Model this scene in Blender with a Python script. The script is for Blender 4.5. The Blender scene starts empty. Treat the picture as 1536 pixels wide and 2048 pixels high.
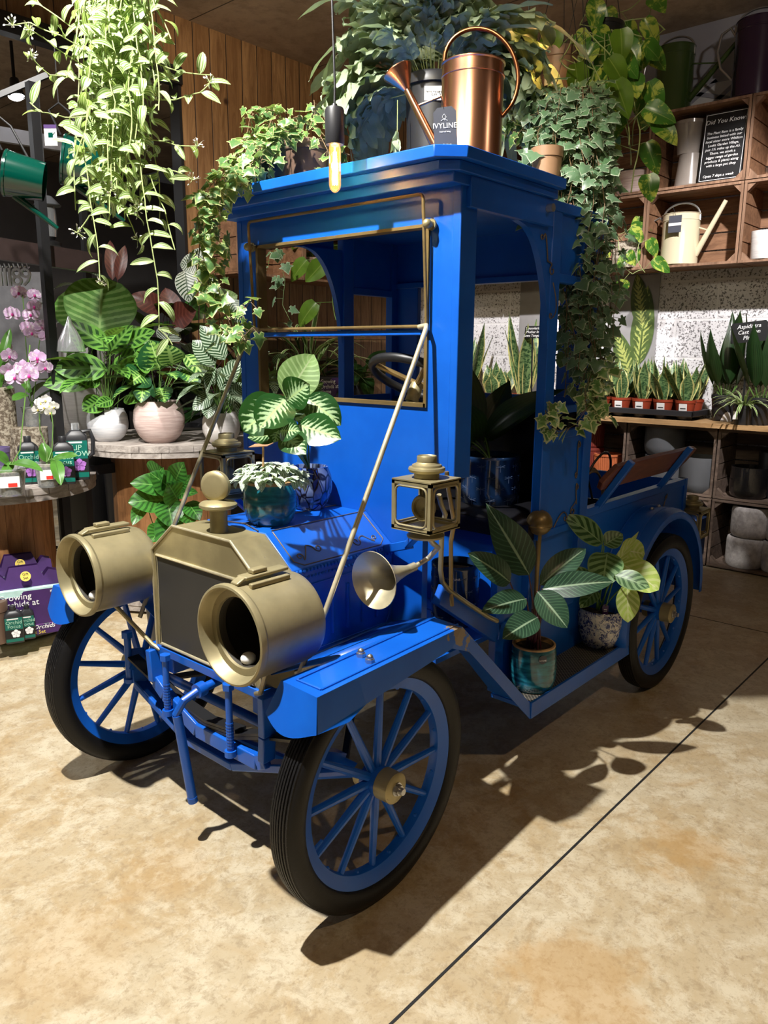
import bpy, bmesh, math, random
from mathutils import Vector, Matrix, Euler
from math import sin, cos, pi, radians as RAD

scn = bpy.context.scene
COL = scn.collection
rnd = random.Random(7)

# ------------------------------------------------------------------ camera
CX, CY, CZ = -1.535, -1.332, 1.614
YAW, PIT, ROL, FPX = RAD(41.391), RAD(-11.781), RAD(0.383), 1544.55
_F = Vector((cos(YAW)*cos(PIT), sin(YAW)*cos(PIT), sin(PIT)))
_r0 = Vector((sin(YAW), -cos(YAW), 0)); _u0 = _r0.cross(_F)
_R = _r0*cos(ROL) + _u0*sin(ROL); _U = -_r0*sin(ROL) + _u0*cos(ROL)
cam = bpy.data.objects.new('camera', bpy.data.cameras.new('camera'))
cam.data.sensor_fit = 'VERTICAL'; cam.data.sensor_height = 24.0
cam.data.lens = 24.0*FPX/2048; cam.data.clip_end = 60
M = Matrix((_R, _U, -_F)).transposed().to_4x4(); M.translation = Vector((CX, CY, CZ))
cam.matrix_world = M
COL.objects.link(cam); scn.camera = cam

def at(px, py, ax, val):
    """photo pixel -> the point where that sight line meets the plane ax = val"""
    v = _F*FPX + _R*(px-768) - _U*(py-1024)
    c = Vector((CX, CY, CZ)); i = 'xyz'.index(ax)
    return c + v*((val-c[i])/v[i])
def atd(px, py, d):
    return Vector((CX, CY, CZ)) + (_F + _R*((px-768)/FPX) - _U*((py-1024)/FPX))*d

# ------------------------------------------------------------------ world, exposure, lamps
scn.view_settings.view_transform = 'Standard'; scn.view_settings.look = 'None'
scn.view_settings.gamma = 1; scn.view_settings.use_curve_mapping = False
scn.view_settings.exposure = 0.0
w = bpy.data.worlds.new('shop_ambient'); scn.world = w; w.use_nodes = True
w.node_tree.nodes['Background'].inputs[0].default_value = (0.9, 0.85, 0.8, 1)
w.node_tree.nodes['Background'].inputs[1].default_value = 0.018

def spot(name, loc, to, power, col, size=60, blend=.5, rad=.04):
    l = bpy.data.lights.new(name, 'SPOT'); l.energy = power; l.color = col
    l.spot_size = RAD(size); l.spot_blend = blend; l.shadow_soft_size = rad
    o = bpy.data.objects.new(name, l); o.location = loc
    o.rotation_euler = (Vector(to)-Vector(loc)).to_track_quat('-Z', 'Y').to_euler()
    COL.objects.link(o); return o
def point(name, loc, power, col, rad=.03):
    l = bpy.data.lights.new(name, 'POINT'); l.energy = power; l.color = col; l.shadow_soft_size = rad
    o = bpy.data.objects.new(name, l); o.location = loc; COL.objects.link(o); return o
def area(name, loc, to, power, col, sx, sy):
    l = bpy.data.lights.new(name, 'AREA'); l.energy = power; l.color = col; l.shape = 'RECTANGLE'; l.size = sx; l.size_y = sy
    o = bpy.data.objects.new(name, l); o.location = loc
    o.rotation_euler = (Vector(to)-Vector(loc)).to_track_quat('-Z', 'Y').to_euler()
    COL.objects.link(o); return o
WHITE = (1, .97, .92)
spot('ceiling_spot_key', (-1.08, .52, 3.92), (.0, .75, .5), 1050, WHITE, 96, .5, .035)
spot('ceiling_spot_near_floor', (-.9, -2.4, 3.8), (.5, -1.4, 0), 95, (1, .72, .42), 75, .8, .05)
spot('added_fill_ivy', (1.2, -2.3, 3.7), (1.25, 0, 1.9), 34, (1, .88, .74), 38, .9, .10)  # soft fill lamp, added to lift the ivy beside the cab
spot('ceiling_spot_counter', (2.25, -.5, 3.9), (4.80, .85, 1.75), 800, (1, .96, .95), 46, .6, .04)
spot('ceiling_spot_counter_b', (2.3, 2.1, 3.9), (4.80, 2.3, 1.75), 560, (1, .96, .95), 46, .6, .04)
spot('ceiling_spot_crates', (2.4, -.9, 3.7), (4.7, .6, 3.1), 40, (1, .9, .82), 70, .8, .05)
spot('ceiling_spot_tables', (-.3, 1.9, 3.8), (1.4, 3.9, 1.2), 420, WHITE, 85, .6, .04)
spot('ceiling_spot_orchids', (-1.2, 2.6, 3.8), (.0, 3.1, .9), 180, WHITE, 80, .7, .04)
area('rear_shop_light', (-1.0, 6.5, 3.7), (-1.0, 6.8, 0), 60, (.95, .97, 1), 3, 2)
area('shop_light_behind_viewer', (-3.6, -2.6, 3.6), (0, 0, .3), 5, (1, .86, .7), 2.2, 2.2)
spot('added_fill_planks', (1.3, 2.3, 3.9), (2.9, 4.0, 2.9), 90, (1, .8, .55), 90, .8, .05)  # warm lamp added to brighten the plank wall
spot('added_fill_fern', (-1.5, -.6, 3.7), (1.0, .50, 2.75), 230, (1, .88, .62), 34, .7, .25)  # added warm fill on the fern, against blue bounce from the roof
BULB3 = atd(430, -190, 2.6)
point('bulb_glow_left', BULB3, 60, (1, .60, .20), .02)
BULB1 = Vector((.25, .45, 2.17)); BULB2 = atd(1053, 132, 3.12)
point('bulb_glow', BULB1 + Vector((0, 0, -.005)), 26, (1, .60, .26), .02)
point('bulb_glow_rear', BULB2, 120, (1, .58, .22), .02)

# ------------------------------------------------------------------ node materials
class NT:
    def __init__(s, name):
        s.m = bpy.data.materials.new(name); s.m.use_nodes = True; s.t = s.m.node_tree
        s.b = s.t.nodes['Principled BSDF']; s.out = s.t.nodes['Material Output']
    def n(s, typ, **k):
        nd = s.t.nodes.new(typ)
        for a, b in k.items(): setattr(nd, a, b)
        return nd
    def put(s, sock, v):
        if isinstance(v, (int, float)):
            try: sock.default_value = v
            except Exception: sock.default_value = (v, v, v)
        elif isinstance(v, (tuple, list)): sock.default_value = tuple(v) + ((1,) if len(v) == 3 and sock.type == 'RGBA' else ())
        else: s.t.links.new(v, sock)
    def ma(s, op, a, b=0, c=0, clamp=False):
        nd = s.n('ShaderNodeMath', operation=op, use_clamp=clamp)
        s.put(nd.inputs[0], a); s.put(nd.inputs[1], b); s.put(nd.inputs[2], c); return nd.outputs[0]
    def step(s, x, lo, hi):
        nd = s.n('ShaderNodeMapRange', interpolation_type='SMOOTHSTEP'); s.put(nd.inputs[0], x)
        s.put(nd.inputs[1], lo); s.put(nd.inputs[2], hi); return nd.outputs[0]
    def mix(s, f, a, b, mode='MIX'):
        nd = s.n('ShaderNodeMixRGB', blend_type=mode)
        s.put(nd.inputs[0], f); s.put(nd.inputs[1], a); s.put(nd.inputs[2], b); return nd.outputs[0]
    def coord(s, kind='Object', scale=(1, 1, 1)):
        tc = s.n('ShaderNodeTexCoord'); mp = s.n('ShaderNodeMapping'); mp.inputs[3].default_value = scale
        s.t.links.new(tc.outputs[kind], mp.inputs[0]); return mp.outputs[0]
    def noise(s, vec, scale, detail=3, rough=.5, dist=0, out=0):
        nd = s.n('ShaderNodeTexNoise'); s.put(nd.inputs['Vector'], vec); nd.inputs['Scale'].default_value = scale
        nd.inputs['Detail'].default_value = detail; nd.inputs['Roughness'].default_value = rough
        nd.inputs['Distortion'].default_value = dist; return nd.outputs[out]
    def bump(s, h, strength=.3, dist=.01):
        nd = s.n('ShaderNodeBump'); nd.inputs['Strength'].default_value = strength; nd.inputs['Distance'].default_value = dist
        s.put(nd.inputs['Height'], h); s.t.links.new(nd.outputs[0], s.b.inputs['Normal'])
    def fin(s, col, rough=.5, metal=0, spec=None, coat=0):
        s.put(s.b.inputs['Base Color'], col); s.put(s.b.inputs['Roughness'], rough); s.put(s.b.inputs['Metallic'], metal)
        if spec is not None: s.b.inputs['Specular IOR Level'].default_value = spec
        if coat: s.b.inputs['Coat Weight'].default_value = coat; s.b.inputs['Coat Roughness'].default_value = .08
        return s.m

def plain(name, col, rough=.5, metal=0, var=.12, scale=12, bump=0, spec=None, coat=0):
    s = NT(name); v = s.coord()
    nz = s.noise(v, scale, 4, .6)
    c = s.mix(s.step(nz, .3, .75), tuple(x*(1-var) for x in col), tuple(min(1, x*(1+var)) for x in col))
    if bump: s.bump(s.noise(v, scale*6, 3), bump, .004)
    return s.fin(c, rough, metal, spec, coat)

def m_blue():
    s = NT('blue_paint'); v = s.coord()
    n1 = s.noise(v, 3, 4, .6); n2 = s.noise(v, 55, 3, .6)
    c = s.mix(s.step(n1, .3, .7), (.003, .083, .46), (.005, .112, .56))
    c = s.mix(s.step(n2, .74, .80), c, (.10, .20, .55))
    s.bump(s.noise(v, 60, 2), .06, .003)
    return s.fin(c, s.ma('ADD', s.ma('MULTIPLY', n1, .12), .30), 0, .5)
def m_blue_worn():
    s = NT('blue_paint_worn'); v = s.coord()
    n1 = s.noise(v, 3, 4, .6); n2 = s.noise(v, 55, 3, .6)
    c = s.mix(s.step(n1, .3, .7), (.003, .083, .46), (.005, .112, .56))
    g = s.n('ShaderNodeNewGeometry'); d = s.n('ShaderNodeVectorMath', operation='DISTANCE')
    s.put(d.inputs[0], g.outputs['Position']); d.inputs[1].default_value = (.36, .0, .735)
    k = s.ma('ADD', d.outputs['Value'], s.ma('MULTIPLY', s.noise(v, 22, 4, .6), .30))
    c = s.mix(s.step(k, .195, .185), c, (.22, .17, .12))
    c = s.mix(s.step(n2, .72, .78), c, (.12, .2, .45))
    return s.fin(c, .33, 0, .5)
def m_brass(name='brass_paint', col=(.34, .29, .155), rough=.46, mottled=True):
    s = NT(name); v = s.coord()
    n1 = s.noise(v, 5, 4, .6); n2 = s.noise(v, 40, 3, .7)
    c = s.mix(s.step(n1, .3, .7), tuple(x*.75 for x in col), tuple(x*1.2 for x in col))
    if mottled: c = s.mix(s.step(n2, .66, .75), c, (.22, .19, .14))
    return s.fin(c, s.ma('ADD', s.ma('MULTIPLY', n2, .2), rough-.1), .5)
def m_lamp_brass():
    s = NT('brass_paint_overspray'); v = s.coord()
    n1 = s.noise(v, 6, 4, .6); g = s.n('ShaderNodeSeparateXYZ'); s.put(g.inputs[0], v)
    c = s.mix(s.step(n1, .3, .7), (.27, .235, .13), (.40, .34, .19))
    c = s.mix(s.step(s.noise(v, 45, 3, .7), .68, .78), c, (.13, .10, .07))
    k = s.ma('ADD', s.ma('MULTIPLY', g.outputs['Z'], -1), s.ma('MULTIPLY', n1, .06))
    xx = s.step(g.outputs['X'], .04, .15)
    c = s.mix(s.ma('MULTIPLY', s.ma('MULTIPLY', s.step(k, .03, .10), xx), .8), c, (.02, .10, .48))
    return s.fin(c, .46, .4)
def m_floor():
    s = NT('polished_concrete'); v = s.coord()
    n1 = s.noise(v, 1.3, 7, .7, .6); n2 = s.noise(v, 6, 7, .75, .3); n3 = s.noise(v, 60, 3, .7); n4 = s.noise(v, 2.2, 5, .7, 1.0)
    n5 = s.noise(v, 22, 5, .8, .5)
    c = s.mix(s.step(n1, .32, .68), (.43, .31, .16), (.52, .44, .30))
    c = s.mix(s.ma('MULTIPLY', s.step(n2, .44, .60), .7), c, (.64, .57, .42))
    c = s.mix(s.ma('MULTIPLY', s.step(n4, .56, .74), .45), c, (.40, .235, .07))
    c = s.mix(s.ma('MULTIPLY', s.step(n5, .46, .68), .5), c, (.28, .20, .11))
    c = s.mix(s.ma('MULTIPLY', s.step(n3, .54, .68), .42), c, (.30, .22, .13))
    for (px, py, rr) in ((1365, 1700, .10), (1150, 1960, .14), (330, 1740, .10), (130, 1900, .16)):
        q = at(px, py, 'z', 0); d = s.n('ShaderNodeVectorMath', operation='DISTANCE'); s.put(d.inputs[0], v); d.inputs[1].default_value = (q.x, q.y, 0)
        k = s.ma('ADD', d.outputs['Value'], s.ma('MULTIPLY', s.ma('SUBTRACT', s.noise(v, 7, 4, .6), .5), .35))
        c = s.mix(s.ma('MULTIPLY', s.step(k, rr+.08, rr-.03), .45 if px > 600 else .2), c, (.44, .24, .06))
    c = s.mix(s.step(s.noise(v, 34, 2, .5), .80, .83), c, (.08, .06, .05))
    s.bump(n2, .05, .004)
    return s.fin(c, s.ma('ADD', s.ma('MULTIPLY', n2, .25), .33), 0, .45)
def m_blocks():
    s = NT('painted_blockwork'); v = s.coord()
    vv = s.n('ShaderNodeCombineXYZ'); g = s.n('ShaderNodeSeparateXYZ'); s.put(g.inputs[0], v)
    s.put(vv.inputs[0], s.ma('ADD', g.outputs['Y'], .10)); s.put(vv.inputs[1], s.ma('ADD', g.outputs['Z'], -.06))
    b = s.n('ShaderNodeTexBrick'); s.put(b.inputs['Vector'], vv.outputs[0]); b.inputs['Scale'].default_value = 1
    b.inputs['Brick Width'].default_value = .63; b.inputs['Row Height'].default_value = .302
    b.inputs['Mortar Size'].default_value = .012; b.inputs['Mortar Smooth'].default_value = .5
    b.inputs['Color1'].default_value = (.82, .80, .82, 1); b.inputs['Color2'].default_value = (.70, .68, .70, 1); b.inputs['Mortar'].default_value = (.80, .78, .79, 1)
    nz = s.noise(v, 62, 3, .65); nl = s.noise(v, 3, 4)
    pits = s.step(s.ma('ADD', nz, s.ma('MULTIPLY', nl, .16)), .63, .67)
    pits = s.ma('MULTIPLY', pits, s.ma('SUBTRACT', 1, b.outputs['Fac']))
    c = s.mix(s.ma('MULTIPLY', pits, .85), b.outputs['Color'], (.07, .06, .06))
    s.bump(s.ma('SUBTRACT', s.ma('MULTIPLY', b.outputs['Fac'], -.6), pits), .35, .01)
    return s.fin(c, .6)
def m_wood(name, c1, c2, axis='Z', scale=3, rough=.65, knots=True, sharp=9, emboss=.15):
    s = NT(name)
    sc = {'Z': (sharp, sharp, 1), 'X': (1, sharp, sharp), 'Y': (sharp, 1, sharp)}[axis]
    v = s.coord('Object', sc); o = s.coord('Object')
    info = s.n('ShaderNodeObjectInfo')
    add = s.n('ShaderNodeVectorMath', operation='ADD'); s.put(add.inputs[0], v)
    cx = s.n('ShaderNodeCombineXYZ'); r = s.ma('MULTIPLY', info.outputs['Random'], 30); s.put(cx.inputs[0], r); s.put(cx.inputs[2], r); s.put(add.inputs[1], cx.outputs[0])
    g = s.noise(add.outputs[0], scale, 6, .7, .8); g2 = s.noise(o, 2.3, 3, .6)
    c = s.mix(s.step(g, .30, .70), c1, c2)
    c = s.mix(s.ma('MULTIPLY', s.step(g2, .35, .75), .45), c, tuple(x*.55 for x in c1))
    if knots:
        vo = s.n('ShaderNodeTexVoronoi'); vo.inputs['Scale'].default_value = 3.2; s.put(vo.inputs['Vector'], o)
        c = s.mix(s.step(vo.outputs['Distance'], .11, .04), c, tuple(x*.3 for x in c1))
    s.bump(g, emboss, .006)
    return s.fin(c, rough)
def m_planks():
    s = NT('cladding_planks'); v = s.coord('Object', (9, 9, .9)); o = s.coord('Object')
    g = s.n('ShaderNodeSeparateXYZ'); s.put(g.inputs[0], o)
    cell = s.ma('FLOOR', s.ma('DIVIDE', g.outputs['X'], .155))
    wn = s.n('ShaderNodeTexWhiteNoise', noise_dimensions='1D'); s.put(wn.inputs['W'], cell)
    add = s.n('ShaderNodeVectorMath', operation='ADD'); s.put(add.inputs[0], v)
    cx = s.n('ShaderNodeCombineXYZ'); s.put(cx.inputs[2], s.ma('MULTIPLY', wn.outputs['Value'], 40)); s.put(add.inputs[1], cx.outputs[0])
    gr = s.noise(add.outputs[0], 2.2, 6, .7, 1.2)
    c = s.mix(s.step(gr, .28, .72), (.17, .085, .035), (.44, .26, .12))
    c = s.mix(s.ma('MULTIPLY', wn.outputs['Value'], .55), c, (.17, .08, .03))
    vo = s.n('ShaderNodeTexVoronoi'); vo.inputs['Scale'].default_value = 2.6; s.put(vo.inputs['Vector'], o)
    c = s.mix(s.step(vo.outputs['Distance'], .10, .03), c, (.05, .02, .01))
    fr = s.ma('FRACT', s.ma('DIVIDE', g.outputs['X'], .155))
    gap = s.step(s.ma('ABSOLUTE', s.ma('SUBTRACT', fr, .5)), .465, .49)
    c = s.mix(gap, c, (.012, .006, .003))
    s.bump(s.ma('SUBTRACT', s.ma('MULTIPLY', gr, .3), gap), .5, .01)
    return s.fin(c, .6)
def m_ceiling():
    s = NT('stained_board_ceiling'); v = s.coord()
    n1 = s.noise(v, 1.6, 6, .7, .5); n2 = s.noise(v, 9, 5, .7)
    c = s.mix(s.step(n1, .3, .7), (.32, .24, .17), (.52, .40, .29))
    c = s.mix(s.ma('MULTIPLY', s.step(n2, .45, .7), .4), c, (.18, .135, .10))
    g = s.n('ShaderNodeSeparateXYZ'); s.put(g.inputs[0], v)
    fr = s.ma('FRACT', s.ma('DIVIDE', s.ma('ADD', g.outputs['X'], .3), 1.3))
    c = s.mix(s.step(s.ma('ABSOLUTE', s.ma('SUBTRACT', fr, .5)), .494, .498), c, (.05, .04, .03))
    return s.fin(c, .8)

# leaf materials : U runs across the blade (0.5 = midrib), V from stalk to tip
def leafmat(name, base, dark=None, light=None, edge=None, rib=None, pat='plain', freq=11, slant=2.2, thr=.0, edge_w=.82,
            rough=.38, rib_w=.06, trans=.25, blotch=.5):
    s = NT(name)
    uv = s.n('ShaderNodeUVMap'); g = s.n('ShaderNodeSeparateXYZ'); s.put(g.inputs[0], uv.outputs[0])
    U0, V = g.outputs['X'], g.outputs['Y']
    a = s.ma('MULTIPLY', s.ma('ABSOLUTE', s.ma('SUBTRACT', U0, .5)), 2)
    o = s.coord(); nz = s.noise(o, 35, 3, .6); ng = s.noise(o, 14, 2)
    c = s.mix(s.step(ng, .3, .7), tuple(x*.8 for x in base), tuple(min(1, x*1.2) for x in base))
    ph = s.ma('SUBTRACT', s.ma('MULTIPLY', V, freq), s.ma('MULTIPLY', a, slant))
    if pat == 'stripes':
        w = s.ma('SINE', s.ma('MULTIPLY', s.ma('ADD', ph, s.ma('MULTIPLY', nz, .4)), 2*pi))
        c = s.mix(s.ma('MULTIPLY', s.step(w, thr-.15, thr+.15), s.step(a, .99, .9)), c, light)
    if pat == 'blotch':     # dark alternate blotches on a light band
        side = s.ma('GREATER_THAN', U0, .5)
        w = s.ma('SINE', s.ma('MULTIPLY', s.ma('ADD', ph, s.ma('MULTIPLY', side, .5)), 2*pi))
        f = s.ma('MULTIPLY', s.step(w, thr-.1, thr+.12), s.ma('MULTIPLY', s.step(a, .10, .18), s.step(a, blotch+.2, blotch+.1)))
        c = s.mix(f, c, dark)
    if pat == 'feather':    # pale feathering spreading from the midrib
        w = s.ma('SINE', s.ma('MULTIPLY', s.ma('ADD', ph, s.ma('MULTIPLY', nz, 1.2)), 2*pi))
        f = s.ma('MULTIPLY', s.step(s.ma('SUBTRACT', s.ma('ADD', s.ma('MULTIPLY', w, .22), s.ma('MULTIPLY', s.ma('SUBTRACT', nz, .5), 1.1)), s.ma('MULTIPLY', a, .75)), -.38, -.05), 1)
        c = s.mix(f, c, light)
    if pat == 'long':       # stripes along the blade
        w = s.ma('SINE', s.ma('MULTIPLY', s.ma('ADD', a, s.ma('MULTIPLY', nz, .05)), 2*pi*freq))
        c = s.mix(s.step(w, thr-.2, thr+.2), c, light)
    if pat == 'bands':      # snake plant cross banding
        m = s.n('ShaderNodeCombineXYZ'); s.put(m.inputs[0], s.ma('MULTIPLY', U0, 2.0)); s.put(m.inputs[1], s.ma('MULTIPLY', V, freq))
        s.put(m.inputs[2], ng)
        c = s.mix(s.step(s.noise(m.outputs[0], 1.6, 4, .7, .6), .46, .56), c, dark)
    if pat == 'net':
        vo = s.n('ShaderNodeTexVoronoi', feature='DISTANCE_TO_EDGE'); m = s.n('ShaderNodeCombineXYZ')
        s.put(m.inputs[0], s.ma('MULTIPLY', U0, freq*.5)); s.put(m.inputs[1], s.ma('MULTIPLY', V, freq)); s.put(vo.inputs['Vector'], m.outputs[0]); vo.inputs['Scale'].default_value = 1
        c = s.mix(s.step(vo.outputs['Distance'], .12, .04), c, light)
    if pat == 'splash':
        c = s.mix(s.step(s.noise(o, freq, 4, .7, 1.0), .5, .6), c, light)
    if edge is not None:
        c = s.mix(s.step(s.ma('ADD', a, s.ma('MULTIPLY', s.ma('SUBTRACT', nz, .5), .35)), edge_w-.05, edge_w+.05), c, edge)
    if rib is not None:
        c = s.mix(s.step(a, rib_w, rib_w*.4), c, rib)
    s.fin(c, rough, 0, .4)
    if trans:
        tr = s.n('ShaderNodeBsdfTranslucent'); s.put(tr.inputs[0], s.mix(.5, c, (.35, .5, .05), 'MIX'))
        mx = s.n('ShaderNodeMixShader'); mx.inputs[0].default_value = trans
        s.t.links.new(s.b.outputs[0], mx.inputs[1]); s.t.links.new(tr.outputs[0], mx.inputs[2]); s.t.links.new(mx.outputs[0], s.out.inputs[0])
    return s.m
def m_glass(name='clear_glass', col=(1, 1, 1), rough=.03, trans=1.0):
    s = NT(name); s.fin(col, rough); s.b.inputs['Transmission Weight'].default_value = trans; s.b.inputs['IOR'].default_value = 1.3; return s.m
def m_emit(name, col, power):
    s = NT(name); s.b.inputs['Emission Color'].default_value = (*col, 1); s.b.inputs['Emission Strength'].default_value = power; return s.fin(col, .4)
def m_pattern_pot():
    s = NT('blue_and_white_glaze'); v = s.coord()
    n = s.noise(v, 34, 5, .7, 1.5); n2 = s.noise(v, 15, 3, .6, 2.5)
    f = s.ma('MAXIMUM', s.step(n, .50, .53), s.step(n2, .57, .59))
    vo = s.n('ShaderNodeTexVoronoi', feature='DISTANCE_TO_EDGE'); vo.inputs['Scale'].default_value = 46; s.put(vo.inputs['Vector'], v)
    c = s.mix(f, (.62, .60, .58), (.015, .03, .16))
    c = s.mix(s.ma('MULTIPLY', s.step(vo.outputs['Distance'], .10, .03), .6), c, (.4, .42, .55))
    return s.fin(c, .25, 0, .5, .3)
def m_reactive_pot():
    s = NT('reactive_blue_glaze'); v = s.coord('Object', (1, 1, .45))
    vo = s.n('ShaderNodeTexVoronoi', feature='DISTANCE_TO_EDGE'); vo.inputs['Scale'].default_value = 38; s.put(vo.inputs['Vector'], v)
    v2 = s.n('ShaderNodeTexVoronoi'); v2.inputs['Scale'].default_value = 38; s.put(v2.inputs['Vector'], v)
    g = s.n('ShaderNodeSeparateXYZ'); s.put(g.inputs[0], v2.outputs['Color'])
    c = s.mix(s.step(g.outputs['X'], .3, .6), (.01, .04, .28), (.16, .22, .42))
    c = s.mix(s.step(vo.outputs['Distance'], .10, .03), c, (.012, .010, .02))
    return s.fin(c, .2, 0, .5, .5)
def m_teal():
    s = NT('teal_ribbed_glaze'); v = s.coord('Object', (1, 1, 6)); o = s.coord()
    n = s.noise(v, 9, 4, .6, .3); n2 = s.noise(o, 7, 3)
    c = s.mix(s.step(n, .35, .65), (.006, .065, .095), (.02, .20, .26))
    c = s.mix(s.step(n2, .5, .75), c, (.02, .26, .36))
    s.bump(n, .3, .004)
    return s.fin(c, .16, 0, .5, .5)
def m_rings(name, c1, c2, rough=.35):
    s = NT(name); v = s.coord('Object', (1, 1, 14)); o = s.coord()
    n = s.noise(v, 6, 4, .6, .2); n2 = s.noise(o, 6, 4)
    c = s.mix(s.step(n, .35, .65), c1, c2); c = s.mix(s.ma('MULTIPLY', s.step(n2, .45, .7), .4), c, tuple(x*.8 for x in c1))
    s.bump(n, .12, .003); return s.fin(c, rough, 0, .5)
def m_tyre():
    s = NT('tyre_rubber'); v = s.coord(); g = s.n('ShaderNodeSeparateXYZ'); s.put(g.inputs[0], v)
    ang = s.ma('ARCTAN2', g.outputs['Z'], g.outputs['X'])
    y = g.outputs['Y']
    w = s.ma('SINE', s.ma('ADD', s.ma('MULTIPLY', ang, 90), s.ma('MULTIPLY', y, 220)))
    band = s.step(s.ma('ABSOLUTE', y), .034, .030)
    n = s.noise(v, 70, 4, .7)
    c = s.mix(s.step(n, .66, .8), (.006, .006, .007), (.07, .07, .07))
    s.bump(s.ma('ADD', s.ma('MULTIPLY', s.step(w, .93, .99), s.ma('MULTIPLY', band, -1)), s.ma('MULTIPLY', n, .15)), .7, .006)
    return s.fin(c, .5, 0, .3)
def m_grate():
    s = NT('expanded_mesh'); v = s.coord(); g = s.n('ShaderNodeSeparateXYZ'); s.put(g.inputs[0], v)
    a = s.ma('ABSOLUTE', s.ma('SINE', s.ma('MULTIPLY', s.ma('ADD', g.outputs['X'], g.outputs['Y']), 190)))
    b = s.ma('ABSOLUTE', s.ma('SINE', s.ma('MULTIPLY', s.ma('SUBTRACT', g.outputs['X'], g.outputs['Y']), 190)))
    m = s.ma('MINIMUM', a, b); c = s.mix(s.step(m, .30, .42), (.30, .27, .22), (.02, .02, .02)); s.bump(m, -.4, .004)
    return s.fin(c, .5, .4)
def m_concrete_pot():
    s = NT('concrete_pot'); v = s.coord(); n = s.noise(v, 9, 5, .7); n2 = s.noise(v, 40, 3)
    c = s.mix(s.step(n, .35, .65), (.36, .33, .32), (.58, .55, .53)); c = s.mix(s.ma('MULTIPLY', s.step(n2, .5, .7), .35), c, (.2, .17, .16)); s.bump(n2, .1, .003)
    return s.fin(c, .75)
def m_bark():
    s = NT('bark_speckle'); v = s.coord(); n = s.noise(v, 45, 4, .7); c = s.mix(s.step(n, .42, .58), (.12, .09, .06), (.40, .35, .27)); s.bump(n, .6, .01); return s.fin(c, .8)

G = {}
G['blue'] = m_blue(); G['blue_worn'] = m_blue_worn(); G['brass'] = m_brass(); G['lamp'] = m_lamp_brass()
G['brass_smooth'] = m_brass('brass_tube_paint', (.60, .54, .36), .36, False); G['old_brass'] = m_brass('dull_brass', (.26, .18, .07), .36)
G['tyre'] = m_tyre(); G['grate'] = m_grate()
G['black'] = plain('black_paint', (.012, .012, .013), .45); G['dark_panel'] = plain('charcoal_panel', (.030, .029, .027), .55, 0, .1, 4)
G['vinyl'] = plain('black_vinyl', (.008, .008, .010), .28, 0, .1, 12, .05); G['steel'] = plain('zinc_steel', (.5, .5, .5), .3, .9)
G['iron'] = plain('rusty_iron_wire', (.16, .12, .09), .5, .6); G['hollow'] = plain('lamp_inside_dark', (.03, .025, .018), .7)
G['floor'] = m_floor(); G['blocks'] = m_blocks(); G['planks'] = m_planks(); G['ceiling'] = m_ceiling()
G['plaster'] = plain('grey_plaster', (.36, .36, .40), .8, 0, .06, 3); G['rear_wall'] = plain('rear_wall_grey', (.20, .19, .19), .8, 0, .1, 2)
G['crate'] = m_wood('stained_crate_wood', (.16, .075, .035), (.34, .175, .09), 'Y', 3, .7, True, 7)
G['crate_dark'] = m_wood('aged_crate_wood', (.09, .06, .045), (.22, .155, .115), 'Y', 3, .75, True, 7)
G['crate_post'] = m_wood('crate_post_wood', (.17, .09, .05), (.36, .21, .13), 'Z', 3, .75, False, 7)
G['edge_wood'] = m_wood('counter_edge_wood', (.36, .20, .08), (.60, .38, .18), 'Y', 3, .6, True, 8)
G['spool'] = m_wood('weathered_spool_wood', (.20, .17, .15), (.48, .43, .39), 'X', 3.5, .85, True, 6, .6)
G['drum'] = m_wood('varnished_drum_boards', (.20, .085, .03), (.42, .20, .08), 'Z', 2.5, .5, True, 8)
G['bench'] = m_wood('red_brown_bench_plank', (.11, .028, .016), (.20, .060, .035), 'X', 3, .5, False, 6)
G['teal'] = m_teal(); G['bw'] = m_pattern_pot(); G['reactive'] = m_reactive_pot()
G['navy'] = plain('navy_glaze', (.010, .030, .085), .12, 0, .15, 8, 0, .5, .6); G['navy_mark'] = plain('navy_relief_mark', (.045, .075, .15), .3)
G['soil'] = plain('potting_soil', (.03, .018, .010), .95, 0, .5, 60, .6)
G['marble'] = m_rings('grey_white_glaze', (.62, .64, .68), (.80, .80, .82)); G['pink'] = m_rings('pink_ringed_glaze', (.50, .36, .33), (.66, .53, .49)); G['cream_pot'] = m_rings('pale_glaze', (.66, .62, .60), (.76, .73, .71))
G['brown_pot'] = plain('brown_plastic', (.13, .08, .055), .45, 0, .15, 6); G['terra_plastic'] = plain('tan_plastic', (.38, .22, .12), .45, 0, .12, 6); G['green_dark'] = plain('dark_green_plastic', (.005, .02, .016), .4)
G['blackpl'] = plain('black_plastic', (.02, .02, .023), .42, 0, .1, 8); G['nursery'] = plain('terracotta_plastic', (.30, .045, .018), .45, 0, .1, 8)
G['copper'] = plain('polished_copper', (.72, .36, .22), .25, 1, .1, 3); G['copper_dark'] = plain('antique_copper', (.28, .11, .05), .28, 1)
G['green_en'] = plain('olive_enamel', (.035, .065, .015), .18, 0, .05, 3, 0, .5, .6); G['purple_en'] = plain('aubergine_enamel', (.022, .008, .030), .18, 0, .05, 3, 0, .5, .6)
G['cream_en'] = plain('cream_enamel', (.62, .55, .38), .18, 0, .03, 3, 0, .5, .6); G['bottle_en'] = plain('bottle_green_enamel', (.0, .045, .03), .15, 0, .05, 3, 0, .5, .6)
G['white'] = plain('white_card', (.75, .74, .72), .6, 0, .02); G['ink'] = plain('black_ink', (.01, .01, .01), .7); G['chalk'] = plain('chalk_white', (.85, .85, .85), .8, 0, .02)
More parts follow.
